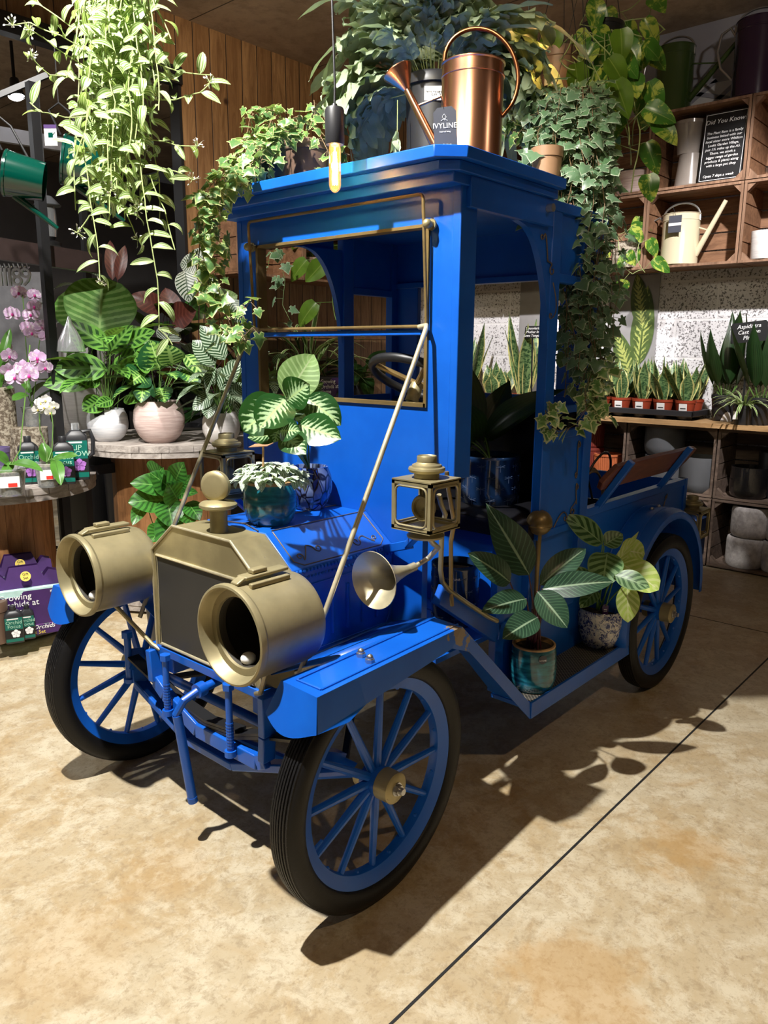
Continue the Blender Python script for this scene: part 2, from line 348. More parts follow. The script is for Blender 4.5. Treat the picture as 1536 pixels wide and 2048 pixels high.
G['slate'] = plain('slate_tag', (.06, .065, .085), .6, 0, .05); G['board'] = plain('black_board', (.006, .006, .007), .5); G['red'] = plain('red_sticker', (.65, .03, .02), .5)
G['concrete'] = m_concrete_pot(); G['greypot'] = plain('matt_grey_pot', (.11, .115, .125), .6, 0, .06, 5); G['glossblack'] = plain('gloss_black_hammered', (.006, .006, .007), .08, 0, 0, 30, .5, .5, .8)
G['taupe'] = plain('taupe_glaze', (.27, .235, .205), .22, 0, .1, 6, 0, .5, .4); G['terra_rib'] = plain('terracotta_orange', (.50, .13, .04), .7); G['terra_red'] = plain('terracotta_red', (.16, .02, .012), .6)
G['bark'] = m_bark(); G['stem_g'] = plain('green_stem', (.10, .20, .04), .5); G['stem_p'] = plain('purple_stem', (.07, .018, .03), .5); G['stem_w'] = plain('woody_stem', (.18, .12, .06), .7)
G['stem_y'] = plain('pale_stem', (.30, .36, .14), .5); G['purple_card'] = plain('purple_card', (.045, .012, .10), .5); G['aqua_card'] = plain('aqua_card', (.45, .66, .62), .5)
G['lilac'] = plain('lilac_print', (.42, .16, .55), .5, 0, .4, 14); G['yellow'] = plain('yellow_print', (.80, .62, .12), .5); G['label_green'] = plain('green_label', (.0, .12, .09), .4)
G['orchid'] = leafmat('orchid_petal', (.60, .38, .62), light=(.85, .75, .85), pat='splash', freq=40, rough=.5, trans=.3); G['orchid_w'] = leafmat('orchid_petal_white', (.82, .80, .78), pat='plain', rough=.5, trans=.3)
G['orchid_lip'] = plain('orchid_lip', (.45, .02, .20), .5); G['flower'] = plain('white_blossom', (.82, .80, .74), .6, 0, .03)
G['clearpl'] = m_glass('clear_plastic', (.85, .88, .9), .15, .85)
G['bulbglass'] = m_glass('amber_bulb_glass', (1, .72, .35), .02, 1); G['filament'] = m_emit('glowing_filament', (1, .66, .28), 420)
_p = G['bulbglass'].node_tree.nodes['Principled BSDF']; _p.inputs['Emission Color'].default_value = (1, .5, .12, 1); _p.inputs['Emission Strength'].default_value = .9
G['spotlit'] = m_emit('lit_spot_lens', (1, 1, 1), 22); G['white_corr'] = plain('white_corrugated', (.72, .72, .74), .5)
# foliage
G['L_trad'] = leafmat('variegated_trailing_leaf', (.15, .27, .06), light=(.54, .60, .34), pat='long', freq=2.1, thr=.1, rough=.35, trans=.35)
G['L_ivy'] = leafmat('ivy_leaf_grey_green', (.12, .21, .115), edge=(.46, .54, .38), edge_w=.92, rough=.35, trans=.15, pat='splash', light=(.09, .18, .08), freq=18)
G['L_ivy_y'] = leafmat('ivy_leaf_yellow_edge', (.085, .19, .06), edge=(.50, .55, .22), edge_w=.86, rough=.35, trans=.3, pat='splash', light=(.20, .34, .08), freq=18)
G['L_ivy_fresh'] = leafmat('ivy_leaf_fresh', (.14, .30, .08), edge=(.62, .68, .35), edge_w=.74, rough=.35, trans=.2, pat='splash', light=(.22, .40, .12), freq=18)
G['L_fern'] = leafmat('blue_fern_frond', (.36, .44, .30), rib=(.46, .52, .30), rough=.45, trans=.25)
G['L_pothos'] = leafmat('pothos_leaf', (.05, .16, .02), light=(.42, .48, .08), pat='splash', freq=13, rib=(.16, .26, .06), rough=.28, trans=.12)
G['L_philo'] = leafmat('heart_leaf', (.10, .20, .02), rib=(.22, .32, .06), rough=.3, trans=.4)
G['L_fittonia'] = leafmat('silver_veined_leaf', (.13, .26, .10), light=(.88, .92, .84), pat='long', freq=2.4, thr=-.1, rough=.45, trans=.2, rib=(.8, .85, .75))
G['L_calathea'] = leafmat('calathea_feathered_leaf', (.010, .055, .010), light=(.40, .58, .30), pat='feather', freq=8, slant=2.6, rib=(.45, .60, .25), rough=.3, trans=.15)
G['L_pale'] = leafmat('pale_new_leaf', (.22, .36, .12), light=(.34, .50, .20), pat='stripes', freq=10, slant=1.8, thr=.5, rough=.4, trans=.35, rib=(.4, .5, .25))
G['L_orbi'] = leafmat('round_striped_leaf', (.07, .19, .03), light=(.20, .36, .10), pat='stripes', freq=9, slant=1.6, thr=.25, rough=.35, trans=.25, rib=(.25, .42, .12))
G['L_rattle'] = leafmat('blotched_leaf', (.13, .32, .05), dark=(.012, .06, .012), pat='blotch', freq=6.5, slant=1.3, thr=-.05, blotch=.62, rough=.35, trans=.2, rib=(.2, .4, .1))
G['L_makoy'] = leafmat('peacock_leaf', (.28, .42, .12), dark=(.02, .09, .015), pat='blotch', freq=7, slant=1.2, thr=.0, blotch=.7, edge=(.03, .10, .02), edge_w=.88, rough=.35, trans=.2)
G['L_warscz'] = leafmat('velvet_leaf', (.012, .07, .02), light=(.22, .42, .08), pat='feather', freq=8, slant=1.8, rib=(.4, .6, .2), rough=.4, trans=.1)
G['L_net'] = leafmat('silver_dark_striped_leaf', (.022, .055, .022), light=(.34, .42, .30), pat='stripes', freq=11, slant=2.2, thr=.15, rough=.35, trans=.1)
G['L_whitenet'] = leafmat('dark_veined_pale_leaf', (.48, .52, .46), light=(.015, .05, .018), pat='stripes', freq=10, slant=2.0, thr=.30, rough=.4, trans=.1, rib=(.02, .06, .02))
G['L_strom'] = leafmat('dark_leaf_pale_midrib', (.018, .048, .028), light=(.05, .11, .06), pat='stripes', freq=13, slant=3, thr=.7, rib=(.24, .34, .22), rib_w=.09, rough=.32, trans=.1)
G['L_zebra'] = leafmat('zebra_striped_leaf', (.16, .27, .12), light=(.030, .085, .025), pat='stripes', freq=5.5, slant=1.5, thr=.0, rib=(.25, .38, .18), rough=.38, trans=.2, edge=(.16, .26, .10), edge_w=.90)
G['L_lime'] = leafmat('lime_striped_leaf', (.42, .56, .12), light=(.58, .68, .25), pat='stripes', freq=6, slant=1.5, thr=.2, rough=.4, trans=.3, rib=(.7, .75, .4))  # lime leaf with paler stripes
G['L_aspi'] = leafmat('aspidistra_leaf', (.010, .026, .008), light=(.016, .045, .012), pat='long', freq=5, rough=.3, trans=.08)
G['L_aspi_lt'] = leafmat('aspidistra_leaf_light', (.07, .12, .012), light=(.03, .07, .015), pat='long', freq=4, rough=.3, trans=.15)
G['L_sans'] = leafmat('snake_plant_leaf', (.16, .26, .10), dark=(.025, .075, .03), pat='bands', freq=16, edge=(.62, .58, .22), edge_w=.80, rough=.35, trans=.08)
G['L_spider'] = leafmat('spider_plant_leaf', (.10, .22, .05), edge=(.60, .64, .35), edge_w=.6, rough=.4, trans=.2)
G['L_wine'] = leafmat('wine_red_leaf', (.075, .016, .012), light=(.12, .03, .02), pat='stripes', freq=8, slant=1.6, thr=.5, rough=.4, trans=.1)
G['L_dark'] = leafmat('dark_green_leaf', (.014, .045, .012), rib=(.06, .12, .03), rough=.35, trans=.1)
G['L_green'] = leafmat('mid_green_leaf', (.05, .20, .03), light=(.02, .09, .015), pat='stripes', freq=7, slant=1.6, thr=.2, rib=(.16, .36, .08), rough=.3, trans=.25)
G['L_orchidleaf'] = leafmat('orchid_leaf', (.06, .17, .025), rib=(.04, .10, .02), rough=.28, trans=.15)

# ------------------------------------------------------------------ mesh builder
class MB:
    def __init__(s): s.v = []; s.f = []; s.uv = []; s.mi = []
    def add(s, vs, fs, uvs=None, m=0, T=None):
        o = len(s.v)
        if T is not None: vs = [T @ Vector(p) for p in vs]
        s.v.extend([tuple(p) for p in vs])
        for k, f in enumerate(fs):
            s.f.append([i+o for i in f]); s.mi.append(m)
            s.uv.append([uvs[i] for i in f] if uvs else [(0, 0)]*len(f))
        return s
    def box(s, x0, x1, y0, y1, z0, z1, m=0, T=None):
        v = [(x, y, z) for x in (x0, x1) for y in (y0, y1) for z in (z0, z1)]
        return s.add(v, [(0, 1, 3, 2), (4, 6, 7, 5), (0, 4, 5, 1), (2, 3, 7, 6), (0, 2, 6, 4), (1, 5, 7, 3)], None, m, T)
    def bar(s, a, b, w, h, up=(0, 0, 1), m=0):
        a = Vector(a); b = Vector(b); d = (b-a); L = d.length; d.normalize(); up = Vector(up)
        if abs(d.dot(up)) > .98: up = Vector((1, 0, 0))
        x = d.cross(up).normalized(); y = x.cross(d).normalized()
        T = Matrix((x, y, d)).transposed().to_4x4(); T.translation = a
        return s.box(-w/2, w/2, -h/2, h/2, 0, L, m, T)
    def tube(s, pts, r, n=8, closed=False, m=0, flat=1.0):
        pts = [Vector(p) for p in pts]; N = len(pts)
        rs = r if isinstance(r, (list, tuple)) else [r]*N
        o = len(s.v); ref = None; rings = []
        for i, p in enumerate(pts):
            if closed: d = pts[(i+1) % N] - pts[i-1]
            else: d = pts[min(i+1, N-1)] - pts[max(i-1, 0)]
            d.normalize()
            if ref is None: ref = Vector((0, 0, 1)) if abs(d.z) < .9 else Vector((1, 0, 0))
            x = (ref - d*ref.dot(d))
            if x.length < 1e-4: x = d.orthogonal()
            x.normalize(); ref = x; y = d.cross(x)
            rings.append([p + (x*cos(2*pi*k/n)*flat + y*sin(2*pi*k/n))*rs[i] for k in range(n)])
        vs = [q for R_ in rings for q in R_]; fs = []
        for i in range(N if closed else N-1):
            for k in range(n):
                a = i*n+k; b = i*n+(k+1) % n; c = ((i+1) % N)*n+(k+1) % n; d2 = ((i+1) % N)*n+k
                fs.append((a, b, c, d2))
        if not closed: fs.append(tuple(range(n-1, -1, -1))); fs.append(tuple((N-1)*n+k for k in range(n)))
        return s.add(vs, fs, None, m)
    def lathe(s, prof, n=32, T=None, m=0, closed=False, cap0=False, cap1=False):
        vs = []; fs = []; N = len(prof)
        for (r, z) in prof:
            for k in range(n): vs.append((r*cos(2*pi*k/n), r*sin(2*pi*k/n), z))
        for i in range(N if closed else N-1):
            j = (i+1) % N
            for k in range(n): fs.append((i*n+k, i*n+(k+1) % n, j*n+(k+1) % n, j*n+k))
        if cap0: fs.append(tuple(range(n-1, -1, -1)))
        if cap1: fs.append(tuple((N-1)*n+k for k in range(n)))
        return s.add(vs, fs, None, m, T)
    def cyl(s, a, b, r, n=16, r2=None, m=0):
        a = Vector(a); b = Vector(b); d = b-a
        T = d.to_track_quat('Z', 'Y').to_matrix().to_4x4(); T.translation = a
        return s.lathe([(r, 0), (r if r2 is None else r2, d.length)], n, T, m, False, True, True)
    def sphere(s, c, r, n=12, sc=(1, 1, 1), m=0):
        P = [(max(1e-4, r*sin(pi*i/(n//2+1))), -r*cos(pi*i/(n//2+1))) for i in range(n//2+2)]
        T = Matrix.Translation(c) @ Matrix.Diagonal((*sc, 1)); return s.lathe(P, n, T, m)
    def prism(s, poly, T, d0, d1, m=0):     # 2D outline (x,y) extruded along z, then T
        n = len(poly); vs = [(x, y, d0) for x, y in poly] + [(x, y, d1) for x, y in poly]
        fs = [tuple(range(n-1, -1, -1)), tuple(range(n, 2*n))] + [(i, (i+1) % n, n+(i+1) % n, n+i) for i in range(n)]
        return s.add(vs, fs, None, m, T)
    def sheet(s, P, uv=None, m=0, th=0):
        return s.add(P, [tuple(range(len(P)))], uv, m)
    def build(s, name, mat, parent=None, bevel=0, smooth=35, solid=0, rel=None):
        me = bpy.data.meshes.new(name); vs = s.v
        if rel is not None: vs = [tuple(Vector(p)-Vector(rel)) for p in vs]
        me.from_pydata(vs, [], s.f)
        for mt in (mat if isinstance(mat, (list, tuple)) else [mat]): me.materials.append(mt)
        me.polygons.foreach_set('material_index', s.mi)
        ul = me.uv_layers.new(name='UVMap'); flat = [c for f in s.uv for p in f for c in p]; ul.data.foreach_set('uv', flat)
        me.update()
        if smooth:
            me.polygons.foreach_set('use_smooth', [True]*len(me.polygons))
            bm = bmesh.new(); bm.from_mesh(me); th = RAD(smooth)
            for e in bm.edges:
                if len(e.link_faces) == 2 and e.calc_face_angle(0) > th: e.smooth = False
            bm.to_mesh(me); bm.free()
        o = bpy.data.objects.new(name, me); COL.objects.link(o)
        if rel is not None:
            L0 = Vector((0, 0, 0)); q = parent
            while q is not None: L0 += q.location; q = q.parent
            o.location = Vector(rel)-L0
        if parent is not None: o.parent = parent
        if solid: md = o.modifiers.new('thickness', 'SOLIDIFY'); md.thickness = solid; md.offset = 0
        if bevel:
            md = o.modifiers.new('bevel', 'BEVEL'); md.width = bevel; md.segments = 2; md.limit_method = 'ANGLE'; md.angle_limit = RAD(40)
        return o

def tag(o, label=None, cat=None, group=None, kind=None):
    if label: o['label'] = label
    if cat: o['category'] = cat
    if group: o['group'] = group
    if kind: o['kind'] = kind
    return o
def thing(name, label, cat, loc=(0, 0, 0), rz=0, group=None):
    o = bpy.data.objects.new(name, None); COL.objects.link(o); o.empty_display_size = .05
    o.location = loc; o.rotation_euler = (0, 0, rz); return tag(o, label, cat, group)
def dup(o, loc=None, rz=None, label=None, group=None, parent=None, scale=None):
    c = o.copy(); COL.objects.link(c); c.parent = parent if parent is not None else None
    if loc is not None: c.location = loc
    if rz is not None: c.rotation_euler = (0, 0, rz)
    if scale is not None: c.scale = (scale,)*3 if isinstance(scale, (int, float)) else scale
    if label: c['label'] = label
    if group: c['group'] = group
    for ch in list(o.children): dup(ch, parent=c)
    return c
def struct(name, mb, mat, **k):
    o = mb.build(name, mat, **k); o['kind'] = 'structure'; return o
def text(body, size, T, mat, parent=None, name='lettering', align='CENTER', depth=.0006, space=1.0, line=1.0, shear=0, rel=None):
    cu = bpy.data.curves.new(name, 'FONT'); cu.body = body; cu.size = size; cu.align_x = align; cu.align_y = 'CENTER'
    cu.extrude = depth; cu.space_character = space; cu.space_line = line; cu.shear = shear; cu.resolution_u = 2
    tmp = bpy.data.objects.new('t', cu); me = bpy.data.meshes.new_from_object(tmp); bpy.data.objects.remove(tmp)
    me.transform(T); me.materials.clear(); me.materials.append(mat)
    o = bpy.data.objects.new(name, me); COL.objects.link(o)
    if parent is not None: o.parent = parent
    return o
def frame(o, x, y):     # matrix whose local X = x, local Y = y
    x = Vector(x).normalized(); y = Vector(y); y = (y - x*y.dot(x)).normalized(); z = x.cross(y)
    T = Matrix((x, y, z)).transposed().to_4x4(); T.translation = Vector(o); return T

# ------------------------------------------------------------------ leaves
def W(shape, v):
    if shape == 'oval': return max(0, sin(pi*v**.85))**.75
    if shape == 'round': return max(0, sin(pi*min(1, v**.92)))**.5
    if shape == 'lance': return max(0, sin(pi*v**.7))**1.0*1.0
    if shape == 'heart': return (.55+.45*sin(pi*min(1, v*2.2)*.9)) if v < .22 else max(0, cos((v-.22)/.78*pi/2))**.8*1.0
    if shape == 'strap': return min(1, .45+v*1.6)*(1 if v < .7 else max(0, 1-((v-.7)/.3)**2)**.8)
    if shape == 'sword': return (.55+.45*sin(pi*min(1, v*1.1)))*(1 if v < .62 else max(0, 1-((v-.62)/.38)**1.5))
    if shape == 'petal': return max(0, sin(pi*v**1.2))**.5
    return 1
def leaf(mb, p, d, up, L, wd, shape='oval', bend=.4, fold=.15, wave=0, nv=8, nu=4, m=0, twist=0, r=rnd, start=0):
    p = Vector(p); d = Vector(d).normalized(); up = Vector(up)
    n = (up - d*up.dot(d))
    if n.length < 1e-3: n = d.orthogonal()
    n.normalize(); side = d.cross(n)
    vs = []; uvs = []; q = p.copy(); st = L/nv; ph = r.random()*6
    for i in range(nv+1):
        v = i/nv; w = W(shape, min(.999, max(.001, v)))*wd/2
        if i == nv: w = 0.0
        for k in range(nu+1):
            u = k/nu*2-1
            off = abs(u)*w*fold*2 + wave*wd*sin(v*9+ph+u*1.3)*abs(u)
            vs.append(q + side*(u*w) + n*off); uvs.append((u*.5+.5, v))
        a = bend/nv
        d2 = (d*cos(a) - n*sin(a)).normalized(); n = (n*cos(a) + d*sin(a)).normalized(); d = d2
        if twist: 
            t = twist/nv; side = (side*cos(t) + n*sin(t)).normalized(); n = side.cross(d).normalized() if False else (d.cross(side)*-1).normalized()
        q = q + d*st
    fs = []
    for i in range(nv):
        for k in range(nu):
            a = i*(nu+1)+k; fs.append((a, a+1, a+nu+2, a+nu+1))
    mb.add(vs, fs, uvs, m)
IVY = [(0, -.10), (.22, -.34), (.50, -.22), (.40, .05), (.78, .22), (.42, .34), (.34, .52), (0, 1.0), (-.34, .52), (-.42, .34), (-.78, .22), (-.40, .05), (-.50, -.22), (-.22, -.34)]
def ivyleaf(mb, p, d, up, S, m=0, r=rnd):
    p = Vector(p); d = Vector(d).normalized(); n = Vector(up); n = (n-d*n.dot(d))
    if n.length < 1e-3: n = d.orthogonal()
    n.normalize(); s = d.cross(n); c = p + d*(S*.25) + n*(S*.04)
    vs = [c]; uvs = [(.5, .3)]; cup = r.uniform(-.18, .12); k = r.uniform(.85, 1.15)
    for (x, y) in IVY:
        q = p + s*(x*S*k) + d*((y+.1)*S) + n*(S*(cup*abs(x) - .12*max(0, y)))
        vs.append(c.lerp(q, .62)); uvs.append((.81, .3+y*.3))
    for (x, y) in IVY:
        q = p + s*(x*S*k) + d*((y+.1)*S) + n*(S*(cup*abs(x)*1.3 - .2*max(0, y)))
        vs.append(q); uvs.append((1.0, .3+y*.5))
    N = len(IVY); fs = []
    for i in range(N):
        j = (i+1) % N
        fs.append((0, 1+i, 1+j)); fs.append((1+i, 1+N+i, 1+N+j, 1+j))
    mb.add(vs, fs, uvs, m)
def rdir(r=rnd):
    while True:
        v = Vector((r.uniform(-1, 1), r.uniform(-1, 1), r.uniform(-1, 1)))
        if .05 < v.length < 1: return v.normalized()
def curve(p0, p1, p2, n=8):
    p0, p1, p2 = map(Vector, (p0, p1, p2))
    return [p0*(1-t)**2 + p1*2*t*(1-t) + p2*t*t for t in [i/n for i in range(n+1)]]

# ================================================================== the room
XW, YW, ZC = 4.85, 4.03, 4.03
struct('floor', MB().box(-5, 7, -5, 9.5, -.1, 0), G['floor'], smooth=0)
mb = MB().box(-5, 7, -.300, -.292, .0002, .0014).box(3.2, 3.207, -5, 9, .0002, .0012)
struct('trim_1', mb, G['ink'], smooth=0)       # saw-cut joint in the slab
struct('ceiling', MB().box(-5, XW+.1, -5, 9.5, ZC, ZC+.1), G['ceiling'], smooth=0)
mb = MB().box(XW, XW+.12, -5, YW+.1, 0, 3.55); struct('wall_right', mb, G['blocks'], smooth=0)
struct('wall_right_upper', MB().box(XW, XW+.12, -5, YW+.1, 3.55, ZC), G['plaster'], smooth=0)
mb = MB().box(2.18, XW, YW, YW+.1, 0, ZC).box(-5, 2.18, YW, YW+.1, 3.68, ZC); struct('wall_left', mb, G['planks'], smooth=0)
struct('wall_rear', MB().box(-5, 7, 9.2, 9.3, 0, ZC), G['rear_wall'], smooth=0)
struct('wall_rear_side', MB().box(5.6, 5.7, 4.13, 9.2, 0, ZC), G['rear_wall'], smooth=0)
struct('wall_front', MB().box(-5, 7, -5.1, -5, 0, ZC), G['plaster'], smooth=0)
struct('wall_side', MB().box(-5.1, -5, -5, 9.5, 0, ZC), G['plaster'], smooth=0)
struct('trim_2', MB().box(-5, 2.2, YW-.03, YW+.06, 3.56, 3.68).box(2.17, 2.195, YW-.01, YW+.11, 0, 3.6), G['black'], smooth=0)
struct('trim_3', MB().box(XW-.012, XW, -5, YW, 3.43, 3.47), G['red'], smooth=0)

# ================================================================== the truck
BL, BR, BRS = G['blue'], G['brass'], G['brass_smooth']
truck = thing('vintage_truck', 'bright blue vintage style pickup truck with brass lamps, parked as a plant display', 'truck', (0, 0, 0))
YM = .6755
def my(y): return 2*YM-y

def scroll(mb, p, ex, ey, R0, turns, a0, sgn=1, r=.0022, tail=None):
    """flat iron spiral in plane ex/ey around p, optionally ending at tail"""
    p = Vector(p); ex = Vector(ex).normalized(); ey = Vector(ey).normalized(); pts = []
    N = int(18*turns)
    for i in range(N+1):
        t = i/N; a = a0 + sgn*2*pi*turns*t; rr = R0*(.25+.75*t)
        pts.append(p + ex*(rr*cos(a)) + ey*(rr*sin(a)))
    if tail is not None:
        last = pts[-1]; tn = (pts[-1]-pts[-2]).normalized(); tl = Vector(tail)
        c = last + tn*(tl-last).length*.5
        pts += curve(last, c, tl, 8)[1:]
    mb.tube(pts, r, 6)

# --- wheels
def make_wheel(loc, rot=0):
    RX = Matrix.Rotation(-pi/2, 4, 'X')     # lathe axis z -> y
    rim = MB()
    rim.lathe([(.316, -.034), (.318, -.030), (.312, -.024), (.300, -.022), (.288, -.016), (.284, 0), (.288, .016), (.300, .022), (.312, .024), (.318, .030), (.316, .034), (.306, .030), (.292, .024), (.276, .016), (.272, 0), (.276, -.016), (.292, -.024), (.306, -.030)], 72, RX, closed=True)
    rim.lathe([(.045, -.028), (.045, .028)], 24, RX, cap0=True, cap1=True)
    for k in range(12):
        a = 2*pi*(k+.5)/12
        rim.sphere((.2745*cos(a), -.004, .2745*sin(a)), .007, 6)
    wh = rim.build('wheel', BL, truck); wh.location = loc; wh.rotation_euler = (0, rot, 0)
    t = MB(); P = [(.312, -.033)]
    sec = [(.318, -.040), (.336, -.046), (.352, -.045), (.364, -.041), (.372, -.036)]
    for q in sec: P.append(q)
    for y0 in (-.030, -.020, -.010, 0, .010, .020, .030):       # ribs and grooves of the tread
        zr = .382 - (abs(y0)/.04)**2*.007
        P += [(zr-.004, y0-.0038), (zr, y0-.0030), (zr, y0+.0030), (zr-.004, y0+.0038)]
    for q in reversed(sec): P.append((q[0], -q[1]))
    P.append((.312, .033))
    t.lathe(P, 96, RX, closed=True); t.build('tyre', G['tyre'], wh, smooth=50)
    for k in range(12):
        a = 2*pi*k/12
        sp = MB(); d = Vector((cos(a), 0, sin(a)))
        sp.tube([d*.036, d*.10, d*.20, d*.274], [.0135, .0135, .0115, .0105], 10)
        sp.build('spoke', BL, wh)
    h = MB(); h.lathe([(.0, -.080), (.040, -.080), (.046, -.076), (.047, -.030), (.0, -.030)], 36, RX)
    hub = h.build('hub_cap', BR, wh)
    h = MB(); h.lathe([(.0, .060), (.038, .060), (.040, .056), (.040, .028), (.0, .028)], 30, RX); h.build('hub_back', BR, wh)
    n = MB(); n.lathe([(.020, -.083), (.020, -.078)], 24, RX, cap0=True); n.lathe([(.016, -.094), (.016, -.082)], 6, RX, cap0=True); n.lathe([(.010, -.106), (.010, -.092)], 14, RX, cap0=True)
    n.build('hub_nut', G['steel'], hub, smooth=30)
    v = MB(); a = RAD(205); d = Vector((cos(a), 0, sin(a))); v.cyl(d*.272, d*.238, .005, 8); v.build('valve', BL, wh)
    return wh
wh1 = make_wheel((0, .045, .382), .06)
def dupw(o, loc, rot, flip=False):
    c = dup(o, parent=truck); c.location = loc; c.rotation_euler = (0, rot, pi if flip else 0); return c
dupw(wh1, (0, my(.045), .382), .21, True)
dupw(wh1, (2.048, .045, .382), .33)
dupw(wh1, (2.048, my(.045), .382), .1, True)

# --- chassis and front axle
mb = MB(); mb.cyl((0, .10, .382), (0, my(.10), .382), .018, 12)
mb.tube([(0, .12, .38), (0, .30, .30), (0, YM, .27), (0, my(.30), .30), (0, my(.12), .38)], .020, 10)
mb.build('front_axle', BL, truck)
MB().cyl((2.048, .08, .382), (2.048, my(.08), .382), .028, 12).build('rear_axle', BL, truck)
mb = MB(); pts = [(-.13, 1.14, .50), (-.13, .98, .455), (-.13, .84, .405), (-.13, YM, .385), (-.13, my(.84), .405), (-.13, my(.98), .455), (-.13, my(1.14), .50)]
for k, dz in enumerate((0, .011, .022, .033)):
    P = [Vector(p)+Vector((0, 0, dz)) for p in pts[k:len(pts)-k]]
    for a, b in zip(P, P[1:]): mb.bar(a, b, .045, .009, up=(0, 0, 1))
mb.build('leaf_spring', G['black'], truck)
sw = MB()
for (a, b) in (((-.10, 1.16, .52), (-.12, 1.12, .40)), ((-.12, 1.12, .40), (-.12, .80, .285)), ((-.12, .80, .285), (-.12, my(.80), .285)), ((-.12, my(.80), .285), (-.12, my(1.12), .40)), ((-.12, my(1.12), .40), (-.10, my(1.16), .52))):
    sw.bar(a, b, .05, .028)
sw.build('front_beam', BL, truck, bevel=.005)
for yy in (1.155, my(1.155)):
    b = MB(); b.cyl((-.14, yy, .40), (-.14, yy, .585), .013, 12); b.cyl((-.14, yy, .575), (-.14, yy, .597), .022, 6); b.cyl((-.14, yy, .40), (-.14, yy, .415), .022, 12)
    b.bar((-.14, yy, .47), (0.0, yy, .40), .05, .03); b.build('spring_shackle', BL, truck)
ch = MB(); U1 = [(.965, .585), (.955, .47), (.90, .435), (.715, .365), (.40, .365), (.362, .385), (.355, .47), (.355, .60)]
P = [Vector((-.15, y, z)) for y, z in U1]
for a, b in zip(P, P[1:]): ch.bar(a, b, .028, .050)
ch.build('crossmember', BL, truck, bevel=.004)
mb = MB(); mb.bar((-.12, 1.0, .585), (-.12, .35, .585), .05, .03); mb.build('radiator_support', BL, truck, bevel=.003)
for yy, z0 in ((.845, .385), (.50, .36)):
    b = MB(); b.cyl((-.18, yy, z0), (-.18, yy, .60), .011, 12); b.cyl((-.18, yy, .585), (-.18, yy, .605), .019, 6); b.cyl((-.18, yy, z0), (-.18, yy, z0+.02), .019, 12)
    for i in range(9): b.cyl((-.18, yy, z0+.03+i*.01), (-.18, yy, z0+.035+i*.01), .0125, 10)
    b.build('bolt', BL, truck)
mb = MB(); mb.box(-.12, 2.5, .40, .46, .50, .56); mb.box(-.12, 2.5, my(.46), my(.40), .50, .56)
for x in (.9, 1.6, 2.4): mb.box(x, x+.06, .40, my(.40), .50, .56)
mb.build('chassis_frame', BL, truck, bevel=.004)
mb = MB(); mb.cyl((.0, .46, .46), (.75, .55, .44), .028, 14); mb.cyl((.1, .8, .45), (.5, .8, .45), .06, 14); mb.build('underbody_pipe', G['black'], truck)
mb = MB(); mb.tube([(0, .18, .36), (.45, .55, .42)], .014, 8); mb.tube([(0, my(.18), .36), (.45, my(.55), .42)], .014, 8); mb.build('radius_rod', G['black'], truck)

# --- starting crank
k = MB(); k.tube([(-.06, .64, .555), (-.20, .635, .545)], .015, 12); k.cyl((-.175, .637, .547), (-.205, .634, .545), .024, 12)
k.tube([(-.20, .635, .545), (-.245, .645, .525), (-.265, .665, .475)], .013, 10)
cr = k.build('starting_crank', BL, truck)
h = MB(); h.cyl((-.262, .662, .475), (-.225, .655, .165), .0155, 16); h.cyl((-.2262, .6552, .175), (-.2236, .6548, .155), .0165, 16); h.build('crank_handle', BL, cr)

# --- radiator and bonnet
def octo(hw, hw2, z0, z1, z2): return [(-hw, z0), (hw, z0), (hw, z1), (hw2, z2), (-hw2, z2), (-hw, z1)]
TY = Matrix(((0, 0, 1, 0), (1, 0, 0, YM), (0, 1, 0, 0), (0, 0, 0, 1)))       # (a,b,c) -> (c, YM+a, b)
mb = MB(); mb.prism(octo(.283, .155, .585, .945, 1.045), TY, -.135, 0.0)
rad = mb.build('radiator_shell', BR, truck, bevel=.004)
mb = MB(); o8 = octo(.283, .155, .585, .945, 1.045)
mb.tube([(-.137, YM+a, b) for a, b in o8], .005, 8, closed=True)
mb.tube([(-.139, YM+a, b) for a, b in ((-.252, .612), (.252, .612), (.252, .93), (-.252, .93))], .006, 8, closed=True)
mb.build('radiator_trim', BRS, rad)
MB().box(-.1385, -.13, YM-.25, YM+.25, .614, .928).build('radiator_grille', G['dark_panel'], rad)
cp = MB(); T = Matrix.Translation((-.078, .655, 1.045))
cp.lathe([(.030, 0), (.028, .004), (.028, .072), (.050, .076), (.060, .082), (.060, .090), (.054, .096), (.040, .100), (.018, .104), (.0, .106)], 32, T)
cap = cp.build('radiator_cap', BR, truck)
T = frame((-.082, .660, 1.192), (-.40, .92, 0), (0, 0, 1)) @ Matrix.Diagonal((1.2, 1.2, 1.1, 1))
MB().lathe([(0, -.014), (.028, -.014), (.036, -.012), (.041, -.006), (.041, .008), (.036, .014), (.028, .014), (.026, .010), (0, .010)], 36, T).build('temperature_gauge', BR, cap)
mb = MB(); mb.prism(octo(.279, .152, .62, .945, 1.046), TY, 0.0, .474); hood = mb.build('bonnet', BL, truck, bevel=.004)
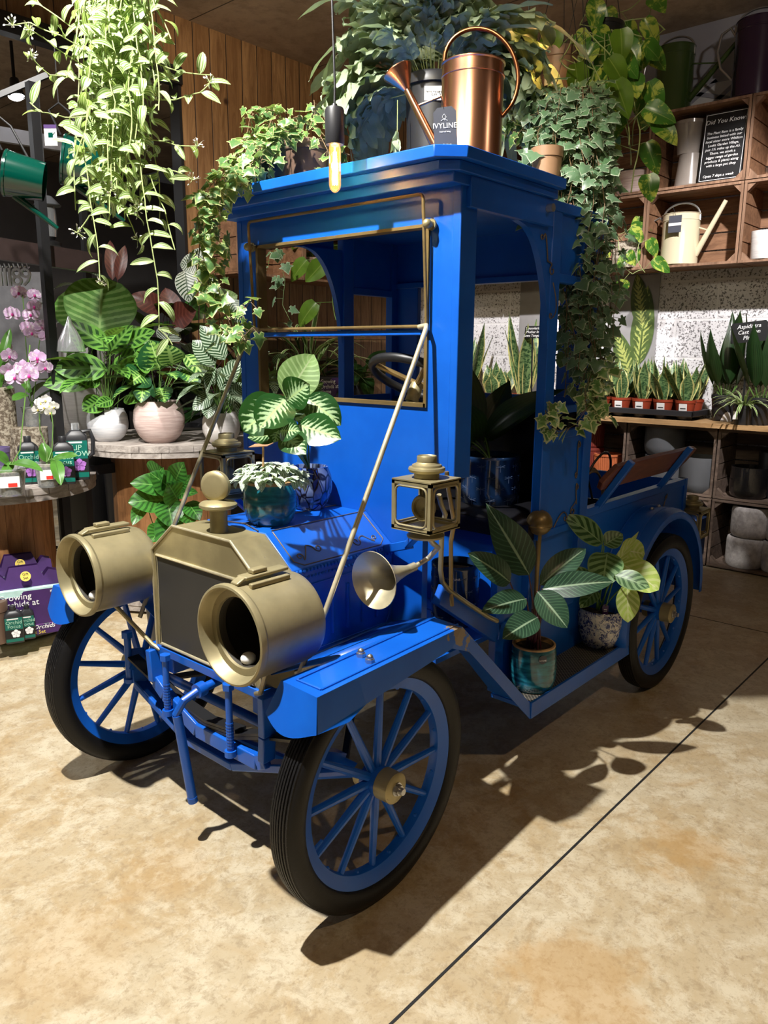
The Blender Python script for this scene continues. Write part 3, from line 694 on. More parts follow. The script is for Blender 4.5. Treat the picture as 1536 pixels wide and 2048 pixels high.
for sgn in (-1, 1):     # right and left shoulders share details
    ys = YM+sgn*.279
    b = MB()
    for i in range(30):
        x = .018+i*.0152; b.sphere((x, ys+sgn*.002, .937), .0066, 8); b.sphere((x+.004, ys+sgn*.002, .914), .0050, 6)
    b.build('rivet_row', BL, hood)
    l = MB()
    for i in range(5): l.tube([(.10+i*.072, ys+sgn*.0015, .70), (.10+i*.072, ys+sgn*.0015, .855)], .006, 8)
    l.tube([(.04, ys+sgn*.002, .68), (.04, ys+sgn*.002, .870), (.06, ys+sgn*.002, .888), (.44, ys+sgn*.002, .888), (.455, ys+sgn*.002, .87), (.455, ys+sgn*.002, .69), (.44, ys+sgn*.002, .665), (.055, ys+sgn*.002, .665)], .0022, 6, closed=True)
    l.build('side_louvres', BL, hood)
    # scrollwork on the sloping shoulder panel
    def S(x, t): return (x, YM+sgn*(.152+(.279-.152)*t), 1.048+(.945-1.048)*t)
    ex = Vector((1, 0, 0)); ey = (Vector(S(0, 1))-Vector(S(0, 0))).normalized()
    g = MB()
    g.tube([S(.03, .02), S(.03, .80), S(.06, .93), S(.42, .93), S(.45, .80), S(.45, .02)], .0022, 6)
    scroll(g, S(.065, .72), ex, ey, .014, 1.1, 0, 1, .0022, S(.115, .50)); scroll(g, S(.155, .62), ex, ey, .016, 1.1, 2.6, 1, .0022, S(.115, .50))
    scroll(g, S(.415, .72), ex, ey, .012, 1.1, pi, -1, .0022, S(.37, .60)); scroll(g, S(.325, .70), ex, ey, .020, 1.1, .5, -1, .0022, S(.37, .60))
    g.build('scrollwork', G['iron'], hood)
MB().tube([(.0, YM-.12, 1.049), (.04, YM, 1.049), (0, YM+.12, 1.049)], .002, 6).tube([(.03, YM-.15, 1.049), (.47, YM-.15, 1.049)], .002, 6).tube([(.03, YM, 1.049), (.47, YM, 1.049)], .002, 6).build('bonnet_wire', G['iron'], hood)

# --- headlamps
def headlamp(y):
    TX = frame((-.345, y, .868), (0, 0, 1), (0, 1, 0))      # lathe axis -> local z
    TX = Matrix(((0, 0, 1, -.345), (1, 0, 0, y), (0, 1, 0, .868), (0, 0, 0, 1)))
    b = MB(); b.lathe([(.098, .040), (.100, .030), (.120, .030), (.124, .024), (.128, .0), (.133, -.006), (.139, -.004), (.1415, .004), (.1415, .012), (.137, .018), (.134, .022), (.134, .215), (.128, .232), (.112, .246), (.0, .250)], 56, TX)
    o = b.build('headlamp', G['lamp'], truck, rel=(-.345, y, .868))
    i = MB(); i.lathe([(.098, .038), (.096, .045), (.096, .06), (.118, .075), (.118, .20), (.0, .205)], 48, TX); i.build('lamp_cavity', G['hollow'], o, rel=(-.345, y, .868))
    bu = MB(); bu.sphere((-.285, y, .868-.082), .022, 14, (1, 1, .8)); bu.build('lamp_bulb', G['chalk'], o, rel=(-.345, y, .868))
    t = MB(); t.bar((-.30, y, .868+.150), (-.15, y, .868+.150), .040, .010); t.bar((-.27, y, .868+.162), (-.22, y, .868+.162), .026, .012)
    t.bar((-.325, y, .868+.138), (-.295, y, .868+.152), .030, .008)
    t.bar((-.30, y-.036, .868+.134), (-.165, y-.036, .868+.134), .016, .014); t.bar((-.30, y+.036, .868+.134), (-.165, y+.036, .868+.134), .016, .014)
    t.build('lamp_vent', G['lamp'], o, bevel=.003, rel=(-.345, y, .868))
    s = MB(); sg = 1 if y > YM else -1
    s.tube([(-.22, y, .738), (-.15, YM+sg*.295, .60), (-.14, YM+sg*.26, .585)], .0075, 10); s.build('lamp_bracket', BR, o, rel=(-.345, y, .868))
    return o
headlamp(.262); headlamp(my(.262))

# --- front panel of the cab (with the windscreen opening) and windscreen frames
XP = .474; Y0, Y1 = .138, 1.213
p = MB()
p.box(XP, XP+.030, Y0, Y1, 2.000, 2.15); p.box(XP, XP+.030, Y0, .256, 1.20, 2.0); p.box(XP, XP+.030, my(.256), Y1, 1.20, 2.0)
p.box(XP, XP+.030, .256, my(.256), 1.20, 1.437); p.box(XP, XP+.030, .262, my(.262), .50, 1.20)
p.build('front_panel', BL, truck, smooth=0)
fp = MB(); fp.box(XP-.002, XP+.085, Y0-.004, Y0+.026, 1.205, 2.15); fp.build('front_post', BL, truck, bevel=.003)
fp = MB(); fp.box(XP-.002, XP+.085, Y1-.026, Y1+.004, 1.205, 2.15); fp.build('front_post', BL, truck, bevel=.003)
a, b = .256, my(.256)
f = MB(); f.box(XP-.008, XP+.034, a-.004, a+.008, 1.433, 2.006); f.box(XP-.008, XP+.034, b-.008, b+.004, 1.433, 2.006)
f.box(XP-.008, XP+.034, a, b, 1.996, 2.006); f.box(XP-.008, XP+.034, a, b, 1.433, 1.445)
f.build('windscreen_trim', G['old_brass'], truck, smooth=0)
f = MB(); f.box(XP-.012, XP+.012, a, b, 1.664, 1.682); f.build('windscreen_crossbar', BL, truck, bevel=.003)
f = MB()
pts = []
for (y, z, c) in ((.247, 1.692, 0), (my(.247), 1.692, 1), (my(.252), 2.088, 2), (.252, 2.088, 3)):
    X = .455 if z < 1.8 else .435
    ang = [(-pi/2-pi/2, -pi/2), (-pi/2, 0), (0, pi/2), (pi/2, pi)][c]
    R_ = .016; cy = y+(R_ if c in (0, 3) else -R_); cz = z+(R_ if c in (0, 1) else -R_)
    for i in range(5):
        t = ang[0]+(ang[1]-ang[0])*i/4; pts.append((X, cy+R_*cos(t), cz+R_*sin(t)))
f.tube(pts, .0055, 8, closed=True); fr = f.build('windscreen_frame', G['old_brass'], truck)
for y in (.238, my(.238)):
    kk = MB(); kk.cyl((XP, y, 2.0), (XP-.035, y, 2.0), .012, 14); kk.sphere((XP-.035, y, 2.0), .015, 10); kk.cyl((XP-.01, y, 2.0), (XP-.016, y, 2.0), .018, 12); kk.build('clamp_knob', BR, fr)
for y in (.247, my(.247)):
    sg = -1 if y < YM else 1
    r_ = MB(); r_.tube([(.455, y-sg*.03, 1.690), (.452, y+sg*.002, 1.694), (.438, y+sg*.012, 1.682), (.41, y+sg*.012, 1.63), (-.007, y+sg*.005, .860), (-.12, y-sg*.01, .66)], .0082, 12)
    r_.build('windscreen_stay', BRS, truck)

# --- roof
rf = MB()
def roofpoly(d, x1): return [(.395-d, .115-d+.06), (.395-d+.06, .115-d), (x1+d*.3, .115-d), (x1+d*.3, my(.115)+d), (.395-d+.06, my(.115)+d), (.395-d, my(.115)+d-.06)]
I = Matrix.Identity(4)
rf.prism([(x, y) for x, y in ((.42, .125), (1.0, .125), (1.0, my(.125)), (.42, my(.125)))], I, 2.105, 2.150)
rf.prism([(x, y) for x, y in ((.385, .155), (.425, .105), (1.0, .105), (1.0, my(.105)), (.425, my(.105)), (.385, my(.155)))], I, 2.135, 2.165)
rf.prism([(x, y) for x, y in ((.355, .150), (.425, .080), (1.01, .080), (1.01, my(.080)), (.425, my(.080)), (.355, my(.150)))], I, 2.165, 2.200)
roof = rf.build('roof', BL, truck, bevel=.003)
for ya, yb in ((.118, .142), (my(.142), my(.118))):
    mb = MB(); mb.box(.50, 1.0, ya, yb, 2.045, 2.135); mb.build('roof_rail', BL, truck, bevel=.002)
mb = MB(); mb.box(.995, 1.45, .13, my(.13), 2.105, 2.14); mb.build('rear_roof', BL, truck, bevel=.003)
mb = MB(); mb.cyl((.955, .118, 2.10), (.955, .095, 2.10), .014, 14); mb.build('roof_bolt', G['steel'], roof)

# --- cab sides: posts, corner brackets, lower and upper side panels
for s in (0, 1):
    Y = (lambda y: y) if s == 0 else my
    def bx(m, x0, x1, y0, y1, z0, z1): ya, yb = sorted((Y(y0), Y(y1))); return m.box(x0, x1, ya, yb, z0, z1)
    m = MB(); bx(m, 1.03, 1.095, .135, .175, .92, 2.11); m.build('door_post', BL, truck, bevel=.003)
    arc = [(1.04, 2.05), (1.04, 1.60)] + [(1.03-.21*(1-cos(t)) , 1.60+ .44*sin(t)) for t in [i*pi/2/14 for i in range(1, 14)]] + [(.80, 2.045)]
    T = Matrix(((1, 0, 0, 0), (0, 0, 1, 0), (0, 1, 0, 0), (0, 0, 0, 1))); yy = sorted((Y(.138), Y(.162)))
    m = MB(); m.prism(arc, T, yy[0], yy[1]); br = m.build('arch_bracket', BL, truck, smooth=25)
    g = MB(); ys = Y(.134); ex = Vector((1, 0, 0)); ez = Vector((0, 0, 1))
    scroll(g, (.955, ys, 2.010), ex, ez, .012, 1.0, 0, 1, .0024, (1.0, ys, 1.93)); scroll(g, (1.035, ys, 1.90), ex, ez, .018, 1.0, 2, -1, .0024, (1.0, ys, 1.93)); scroll(g, (1.040, ys, 1.745), ex, ez, .012, 1.0, -1, 1, .0024, (1.045, ys, 1.86))
    g.build('scrollwork', G['iron'], br)
    m = MB(); bx(m, 1.095, 1.42, .145, .165, .90, 1.30); bx(m, 1.36, 1.425, .135, .175, .60, 2.11); bx(m, 1.095, 1.36, .138, .170, 1.285, 1.315); bx(m, 1.03, 1.36, .138, .17, .90, .93)
    bx(m, 1.095, 1.36, .145, .165, 1.88, 2.11); bx(m, 1.095, 1.36, .135, .175, 1.865, 1.895); bx(m, 1.095, 1.36, .15, .165, 1.38, 1.41)
    sp = m.build('cab_side_panel', BL, truck, bevel=.002)
    g = MB(); ys = Y(.142)
    scroll(g, (1.335, ys, 1.245), ex, ez, .012, 1.0, 1, 1, .0024, (1.33, ys, 1.17)); scroll(g, (1.325, ys, 1.125), ex, ez, .012, 1.0, 4, 1, .0024, (1.33, ys, 1.17))
    scroll(g, (1.335, ys, 1.07), ex, ez, .012, 1.0, 1, 1, .0024, (1.34, ys, 1.00)); scroll(g, (1.31, ys, .975), ex, ez, .020, 1.2, 3, -1, .0024, (1.34, ys, 1.02)); scroll(g, (1.25, ys, .955), ex, ez, .016, 1.0, 1, 1, .0024, (1.16, ys, .93))
    g.build('scrollwork', G['iron'], sp)
    m = MB(); bx(m, .86, 2.50, .195, .215, .32, .92); bx(m, .84, .90, .19, .22, .32, .93)
    lp = m.build('lower_side_panel', BL, truck, bevel=.002)
    g = MB(); ys = Y(.190)
    scroll(g, (1.10, ys, .80), ex, ez, .022, 1.2, 0, 1, .0024, (1.20, ys, .70)); scroll(g, (1.17, ys, .60), ex, ez, .02, 1.1, 3, 1, .0024, (1.20, ys, .70)); g.build('scrollwork', G['iron'], lp)
    # sill board by the footwell
    m = MB(); ysill = Y(.20); m.bar((.49, ysill, .80), (.85, ysill, .560), .035, .07); m.bar((.85, ysill, .565), (1.0, ysill, .565), .035, .06)
    m.build('sill_board', BL, truck, bevel=.003)
# back wall of the cab with its open window
m = MB(); m.box(1.40, 1.425, .17, my(.17), .56, 1.40); m.box(1.40, 1.425, .17, my(.17), 1.925, 2.11); m.box(1.40, 1.425, .17, .30, 1.40, 1.925); m.box(1.40, 1.425, my(.30), my(.17), 1.40, 1.925)
m.box(1.385, 1.43, .17, my(.17), 1.395, 1.432); m.box(1.385, 1.43, .17, my(.17), 1.905, 1.93)
m.build('cab_back_wall', BL, truck, bevel=.002)
m = MB(); m.box(.50, 1.42, .215, my(.215), .535, .555); m.build('cab_floor', BL, truck)
m = MB(); m.box(1.02, 1.40, .16, my(.16), .555, .90); m.build('seat_box', BL, truck, bevel=.003)
def cushion(x0, x1, y0, y1, z0, z1, name, nx=10, ny=14, puff=.012):
    m = MB(); vs = []; fs = []
    for i in range(nx+1):
        for j in range(ny+1):
            a = i/nx*2-1; b = j/ny*2-1
            e = (1-abs(a)**6)*(1-abs(b)**10)
            vs.append((x0+(x1-x0)*i/nx, y0+(y1-y0)*j/ny, z1-.035+.035*e**.5+puff*sin(j*1.9)*.2))
    for i in range(nx):
        for j in range(ny):
            k = i*(ny+1)+j; fs.append((k, k+1, k+ny+2, k+ny+1))
    m.add(vs, fs); m.box(x0, x1, y0, y1, z0, z1-.035); return m
st = cushion(.985, 1.40, .155, my(.155), .90, 1.00, 's').build('seat_cushion', G['vinyl'], truck, smooth=60)
m = MB(); m.box(1.33, 1.40, .18, my(.18), 1.0, 1.385); m.build('seat_back', G['vinyl'], truck, bevel=.02)
# steering
m = MB(); c = Vector((.66, .44, 1.515)); ax = Vector((.45, 0, .89)).normalized(); e1 = ax.cross(Vector((0, 1, 0))).normalized(); e2 = Vector((0, 1, 0))
m.tube([c+(e1*cos(t)+e2*sin(t))*.175 for t in [2*pi*i/40 for i in range(40)]], .016, 12, closed=True)
swh = m.build('steering_wheel', G['black'], truck)
m = MB()
for k in range(4):
    t = pi/4+k*pi/2; m.tube([c-ax*.02, c+(e1*cos(t)+e2*sin(t))*.17], [.012, .009], 8)
m.build('wheel_spider', G['old_brass'], swh)
m = MB(); m.cyl(c-ax*.02, c-ax*.27, .020, 16); m.cyl(c-ax*.09, c-ax*.02, .024, 16); m.build('steering_column', BR, swh)

# --- lanterns
def lantern(x, y, z, name='side_lamp', arm=True):
    L = .074; m = MB(); e = .011
    for dx in (-1, 1):
        for dy in (-1, 1): m.box(x+dx*L-e*(dx > 0), x+dx*L+e*(dx < 0), y+dy*L-e*(dy > 0), y+dy*L+e*(dy < 0), z-L, z+L)
    for zz in (z-L, z+L-e):
        m.box(x-L, x+L, y-L, y-L+e, zz, zz+e); m.box(x-L, x+L, y+L-e, y+L, zz, zz+e); m.box(x-L, x-L+e, y-L, y+L, zz, zz+e); m.box(x+L-e, x+L, y-L, y+L, zz, zz+e)
    m.box(x-L, x+L, y-L, y+L, z+L-.003, z+L+.004); m.box(x-L, x+L, y-L, y+L, z-L-.003, z-L+.003)
    def ring(o, u, v):
        q = L*.80; P = []
        for (a, b, t0) in ((1, 1, 0), (-1, 1, pi/2), (-1, -1, pi), (1, -1, 3*pi/2)):
            for i in range(4):
                t = t0+i*pi/6; P.append(Vector(o)+Vector(u)*(a*(q-.018)+.018*cos(t))+Vector(v)*(b*(q-.018)+.018*sin(t)))
        m.tube(P, .0035, 6, closed=True)
    ring((x-L, y, z), (0, 1, 0), (0, 0, 1)); ring((x+L, y, z), (0, 1, 0), (0, 0, 1)); ring((x, y-L, z), (1, 0, 0), (0, 0, 1)); ring((x, y+L, z), (1, 0, 0), (0, 0, 1))
    o = m.build(name, BR, truck, rel=(x, y, z))
    T = Matrix.Translation((x, y, z+L))
    t = MB(); t.lathe([(.038, 0), (.038, .018), (.052, .022), (.056, .030), (.054, .036), (.046, .038), (.044, .044), (.034, .048), (.030, .052), (.030, .068), (.028, .071), (.024, .066), (0, .074)], 32, T); t.build('lamp_chimney', BR, o, rel=(x, y, z))
    t = MB(); t.lathe([(.030, -.002), (.038, -.012), (.052, -.018), (.058, -.024), (.056, -.030), (.02, -.034), (0, -.034)], 32, Matrix.Translation((x, y, z-L))); t.build('lamp_base', BR, o, rel=(x, y, z))
    t = MB(); TX = Matrix(((0, 0, 1, x-.012), (1, 0, 0, y), (0, 1, 0, z-.012), (0, 0, 0, 1)))
    t.lathe([(.0, .038), (.018, .034), (.032, .020), (.038, 0), (.040, -.008), (.036, -.014), (.030, -.012), (.028, -.002), (.0, .004)], 28, TX); t.build('lamp_reflector', BR, o, rel=(x, y, z))
    return o
LX, LY, LZ = .265, .085, 1.165
lantern(LX, LY, LZ); q_ = at(455, 942, 'x', LX); lantern(q_.x, q_.y, q_.z); lantern(2.62, .12, .72, 'rear_lamp')
# --- horn with its tubes
m = MB(); TX = Matrix(((0, 0, 1, .15), (1, 0, 0, .195), (0, 1, 0, .925), (0, 0, 0, 1)))
m.lathe([(.0905, 0), (.0915, .002), (.078, .016), (.055, .042), (.036, .075), (.025, .11), (.016, .155), (.013, .18), (.011, .18), (.014, .15), (.022, .11), (.033, .075), (.052, .044), (.075, .019)], 44, TX, closed=True)
hn = m.build('horn', BRS, truck, smooth=60)
m = MB(); m.tube([(.32, .195, .925), (.345, .19, .93), (.385, .165, .955), (.375, .12, 1.0), (.30, LY, 1.035), (LX+.01, LY, 1.06)], .0085, 12); m.cyl((.315, .195, .925), (.345, .19, .93), .015, 14); m.build('horn_tube', BRS, hn)
m = MB(); m.tube([(.418, .125, 1.24), (.43, .125, 1.18), (.473, .13, 1.063), (.484, .15, .995), (.506, .16, .814), (.52, .165, .76)], .0075, 10)
m.build('horn_pipe', G['old_brass'], hn); m = MB(); m.tube([(.380, .125, 1.17), (.400, .13, 1.135), (.429, .135, 1.099), (.433, .15, 1.043), (.444, .16, .903), (.455, .16, .86), (.491, .16, .823), (.60, .16, .75), (.735, .16, .665), (.80, .16, .63)], .0085, 10)
m.build('horn_pipe', G['brass'], hn)
m = MB(); bp = at(1079, 1045, 'y', .14); m.sphere(bp, .050, 24); m.lathe([(.049, -.004), (.051, 0), (.049, .004)], 30, Matrix.Translation(bp-Vector((0, 0, .012))))
m.tube([bp-Vector((0, 0, .048)), (bp.x+.008, .145, .70), (bp.x+.015, .15, .322)], [.011, .008, .008], 12); m.build('brass_ball_lever', G['old_brass'], truck)
for f_ in ((lambda y: y), my):
    m = MB(); m.bar((.44, f_(.395), .935), (.39, f_(.25), .985), .03, .03); m.bar((.39, f_(.26), .98), (.285, .13 if f_(0) < 1 else q_.y, 1.06 if f_(0) < 1 else q_.z-.10), .022, .022); m.build('lamp_support', BL, truck, bevel=.003)

# --- wings and running boards
def wing(Y, mat):
    m = MB(); ZW = .765; th = .006
    def q(x, y, z): return (x, Y(y), z)
    A = [(-.298, -.023, ZW), (.362, .008, ZW), (.835, .022, .328)]; B = [(-.290, .122, ZW), (.372, .128, ZW), (.835, .195, .328)]
    for k in range(2):
        V = [q(*A[k]), q(*B[k]), q(*B[k+1]), q(*A[k+1])]; V2 = [(x, y, z-th) for x, y, z in V]
        m.add(V+V2, [(0, 1, 2, 3), (7, 6, 5, 4), (0, 4, 5, 1), (1, 5, 6, 2), (2, 6, 7, 3), (3, 7, 4, 0)])
    # nose plate: slopes forward and flares to a rounded lower lip, then the side skirt with a crisp corner
    n = 12; top = []; bot = []
    for i in range(n+1):
        k = i/n; top.append((A[0][0]*k+B[0][0]*(1-k), -.023*k+.122*(1-k), ZW))
        bot.append((-.318-.022*sin(pi*k), .155-.195*k, .672-.026*sin(pi*min(1, k*1.02))+.004*k))
    m.add([q(*p) for p in top]+[q(*p) for p in bot], [(i, i+1, n+2+i, n+1+i) for i in range(n)])
    S0 = [(-.298, -.023, ZW), (-.14, -.016, ZW), (.362, .008, ZW), (.39, .010, .740), (.835, .022, .330)]
    S1 = [(bot[-1][0]+.004, bot[-1][1], bot[-1][2]), (-.12, -.026, .685), (.300, .000, .712), (.405, .008, .668), (.835, .020, .268)]
    for k in range(4):
        V = [q(*S0[k]), q(*S0[k+1]), q(*S1[k+1]), q(*S1[k])]; V2 = [(x, y+(.005 if Y(0) < YM else -.005), z) for x, y, z in V]
        m.add(V+V2, [(0, 1, 2, 3), (7, 6, 5, 4), (3, 2, 6, 7)])
    V = [q(*S1[0]), q(-.20, -.040, .668), q(*S1[1]), q(-.16, -.018, ZW)]; m.add(V, [(0, 1, 2)])
    o = m.build('front_wing', mat, truck, smooth=22)
    r_ = MB()
    for yy in (.008, .100): r_.tube([q(-.262, yy-.008, .767), q(.365, yy+.020, .767)], .0035, 6)
    r_.tube([q(-.262, .0, .767), q(-.262, .092, .767)], .0035, 6); r_.build('wing_bead', mat, o)
    for yy, xx in ((.030, -.045), (.078, -.030)):
        b = MB(); b.cyl(q(xx, yy, .765), q(xx, yy, .776), .014, 6); b.sphere(q(xx, yy, .780), .010, 12); b.build('wing_bolt', G['steel'], o)
    ap = MB(); V = [q(-.10, .122, .762), q(.37, .128, .762), q(.474, .39, .66), q(-.10, .39, .64)]; ap.add(V, [(0, 1, 2, 3)]); ap.build('splash_apron', BL, o, solid=.004)
    rb = MB(); ya, yb = sorted((Y(.022), Y(.20))); rb.box(.835, 1.70, ya, yb, .300, .318)
    ya, yb = sorted((Y(.016), Y(.026))); rb.box(.835, 1.70, ya, yb, .270, .335); o2 = rb.build('running_board', BL, truck, bevel=.002)
    gm = MB(); ya, yb = sorted((Y(.028), Y(.19))); gm.box(.87, 1.68, ya, yb, .3185, .322); gm.build('tread_mesh', G['grate'], o2, smooth=0)
wing(lambda y: y, G['blue_worn']); wing(my, BL)
def rear_wing(Y):
    n = 26; Rr = .475; m = MB(); vs = []
    for i in range(n+1):
        t = RAD(188) - RAD(190)*i/n
        cx, cz = 2.048, .40
        for k, (y, dr) in enumerate(((.195, 0), (.16, .012), (.02, .012), (-.005, 0), (-.005, -.032))):
            vs.append((cx+(Rr+dr)*cos(t)*.97, Y(y), cz+(Rr+dr)*sin(t)))
    m.add(vs, [(i*5+k, i*5+k+1, i*5+k+6, i*5+k+5) for i in range(n) for k in range(4)])
    o = m.build('rear_wing', BL, truck, smooth=40, solid=.004)
    b = MB()
    for yy in (.05, .14):
        b.tube([(2.048+(Rr+.0145)*cos(t)*.97, Y(yy), .40+(Rr+.0145)*sin(t)) for t in [RAD(180-175*i/20) for i in range(21)]], .003, 6)
    b.build('wing_bead', BL, o)
    for xx in (2.0, 2.08): b = MB(); b.sphere((xx, Y(.09), .888), .011, 10); b.build('wing_bolt', G['steel'], o)
rear_wing(lambda y: y); rear_wing(my)

# --- load bed
m = MB(); m.box(1.425, 2.56, .145, .165, .62, .955); m.box(1.425, 2.565, .138, .178, .93, .965); m.box(2.53, 2.565, .135, .18, .60, .965); m.box(2.535, 2.56, .15, .17, .62, .95); bs = m.build('bed_side', BL, truck, bevel=.002)
g = MB(); ys = .142; ex = Vector((1, 0, 0)); ez = Vector((0, 0, 1)); scroll(g, (2.30, ys, .90), ex, ez, .012, 1, 0, 1, .0022, (2.26, ys, .82)); scroll(g, (2.30, ys, .74), ex, ez, .012, 1, 3, -1, .0022, (2.26, ys, .82)); g.build('scrollwork', G['iron'], bs)
m = MB(); m.box(1.425, 2.56, my(.165), my(.145), .62, .955); m.box(1.425, 2.565, my(.178), my(.138), .93, .965); m.build('bed_side', BL, truck, bevel=.002)
m = MB(); m.box(1.425, 2.55, .165, my(.165), .60, .62); m.build('bed_floor', BL, truck)
m = MB(); m.box(2.54, 2.565, .178, my(.178), .62, .955); m.build('tailgate', BL, truck, bevel=.002)
m = MB()
for i in range(16): 
    t = i/15; x = 2.575+.02*sin(i*2); m.sphere((x, .19+t*.12, .93-.25*sin(t*2.2)), .011, 6, (1, 1, 1.3))
m.build('tailgate_chain', BL, truck)
for x in (1.555, 2.225):
    m = MB(); m.bar((x, .165, .935), (x+.02, .02, 1.165), .040, .028); m.build('bench_arm', BL, truck, bevel=.003)
vs = []
m = MB(); ax_ = Vector((.02, -.145, .23)).normalized(); o_ = Vector((1.47, .075, 1.085)); T = frame(o_, (1, 0, 0), ax_)
prof = [(0, -.02), (.03, -.062), (.9, -.062), (.935, -.02), (.955, .03), (.95, .06), (.9, .066), (.5, .07), (.05, .064), (.02, .03)]
m.prism(prof, T, -.034, -.010); m.build('bench_plank', G['bench'], truck, bevel=.004)

# ================================================================== plant helpers
UPV = Vector((0, 0, 1)); CAMP = Vector((CX, CY, CZ))
class Pl:
    """one potted plant: an Empty at the pot's base, with pot / soil / foliage / stems as parts (world coordinates in, local out)"""
    def __init__(s, name, label, cat, loc, group=None):
        s.o = thing(name, label, cat, loc, 0, group); s.L = Vector(loc); s.lf = {}; s.st = MB()
    def leafmb(s, key): return s.lf.setdefault(key, MB())
    def pot(s, prof, mat, soil=None, name='pot', n=36, T=None, extra=None):
        m = MB(); m.lathe(prof, n, T); o = m.build(name, mat, s.o, smooth=50); s.potobj = o
        if soil:
            m = MB(); r, z = soil; m.lathe([(0, z+.004), (r*.6, z+.006), (r, z)], 20); m.build('soil', G['soil'], s.o)
        return o
    def done(s, stem='stem_g', names=None):
        for k, mb in s.lf.items():
            nm = (names or {}).get(k, 'foliage'); mb.build(nm, G[k], s.o, smooth=60)
        if s.st.v: s.st.build('stem', G[stem], s.o)
        return s.o
def rosette(P, key, base, n, stalk, L, ratio, el, lel, shape='oval', bend=.8, fold=.12, wave=.03, az=(0, 360), r=rnd, nv=8, stem_r=.0022, spread=.01, nu=4):
    base = Vector(base); mb = P.leafmb(key)
    for i in range(n):
        a = RAD(az[0]+(az[1]-az[0])*((i*.618034+r.random()*.12) % 1)); e = RAD(r.uniform(*el)); s = r.uniform(*stalk); l = r.uniform(*L); le = RAD(r.uniform(*lel))
        h = Vector((cos(a), sin(a), 0)); b = base+h*spread*r.random()
        tip = b + h*(s*cos(e)) + UPV*(s*sin(e))
        mid = b + h*(s*cos(e)*.35) + UPV*(s*sin(e)*.65)
        if s > .01: P.st.tube(curve(b, mid, tip, 5), stem_r, 5)
        d = h*cos(le) + UPV*sin(le)
        leaf(mb, tip, d, UPV-h*.2, l, l*ratio*r.uniform(.9, 1.1), shape, bend*r.uniform(.6, 1.3), fold, wave, nv, nu, r=r)
def pleaf(P, key, b, e, db, de, wpx, shape='oval', bend=.3, fold=.12, wave=.02, facing=.5, nv=10, stalk=None, nu=6, side=0):
    """one leaf from photo point b to e at sight distances db, de; wpx its width in photo pixels"""
    p0 = atd(b[0], b[1], db)-P.L; p1 = atd(e[0], e[1], de)-P.L
    d = (p1-p0); L = d.length; d.normalize()
    view = (CAMP-P.L-p0).normalized(); up = (view*facing + UPV*(1-facing)); up = up + d.cross(view)*side
    n = (up-d*up.dot(d)).normalized()
    d0 = d*cos(bend/2) + n*sin(bend/2); L2 = L*((bend/2)/sin(bend/2) if abs(bend) > .01 else 1)
    leaf(P.leafmb(key), p0, d0, n, L2, wpx/FPX*(db+de)/2, shape, bend, fold, wave, nv, nu)
    if stalk is not None:
        q = Vector(stalk); P.st.tube(curve(q, q.lerp(p0, .5)+UPV*.02, p0, 6), .0028, 6)
def ivytrail(P, key, pts, size, gap, r=rnd, both=True, stem=.0016, spread=1.0):
    """leafy ivy strand through pts (local)"""
    pts = [Vector(p) for p in pts]; P.st.tube(pts, stem, 4); mb = P.leafmb(key)
    acc = 0
    for a, b in zip(pts, pts[1:]):
        L = (b-a).length; d = (b-a).normalized(); t = gap-acc
        while t < L:
            p = a+d*t; o = rdir(r); o = (o-d*o.dot(d)).normalized(); q = p+o*size*r.uniform(.3, 1.1)*spread
            P.st.tube([p, q], stem*.6, 3)
            ld = (o*.7+Vector((0, 0, -.7))+rdir(r)*.4).normalized()
            up = (o*.5+(CAMP-P.L-q).normalized()*.6+UPV*.5+rdir(r)*.4)
            ivyleaf(mb, q, ld, up, size*r.uniform(.55, 1.15), r=r); t += gap*r.uniform(.7, 1.3)
        acc = (acc+L) % gap
def hang(p, drop, out=(0, 0), r=rnd, n=9, wob=.02):
    p = Vector(p); pts = [p]; x, y = out
    for i in range(1, n+1):
        t = i/n
        pts.append(p+Vector((x*min(1, t*2.2)*1.0 + r.uniform(-wob, wob), y*min(1, t*2.2) + r.uniform(-wob, wob), .03*sin(min(1, t*4)*pi)*(x or y) and .02*(1-t) - drop*t**1.25)))
    return pts
def bowl(R, H, base=.5, lip=.85): # rounded cache pot
    return [(R*base*.2, 0), (R*base, 0), (R*.80, H*.16), (R*.97, H*.38), (R, H*.55), (R*.96, H*.78), (R*lip, H*.98), (R*lip, H), (R*lip-.008, H), (R*lip-.010, H*.9)]
def cylpot(R, H, taper=.8, lip=True):
    p = [(.001, 0), (R*taper, 0), (R*taper+.002, .004)]
    if lip: p += [(R*.96, H*.84), (R, H*.85), (R, H), (R-.006, H), (R-.008, H*.86)]
    else: p += [(R, H*.99), (R-.003, H), (R-.008, H), (R-.010, H*.8)]
    return p

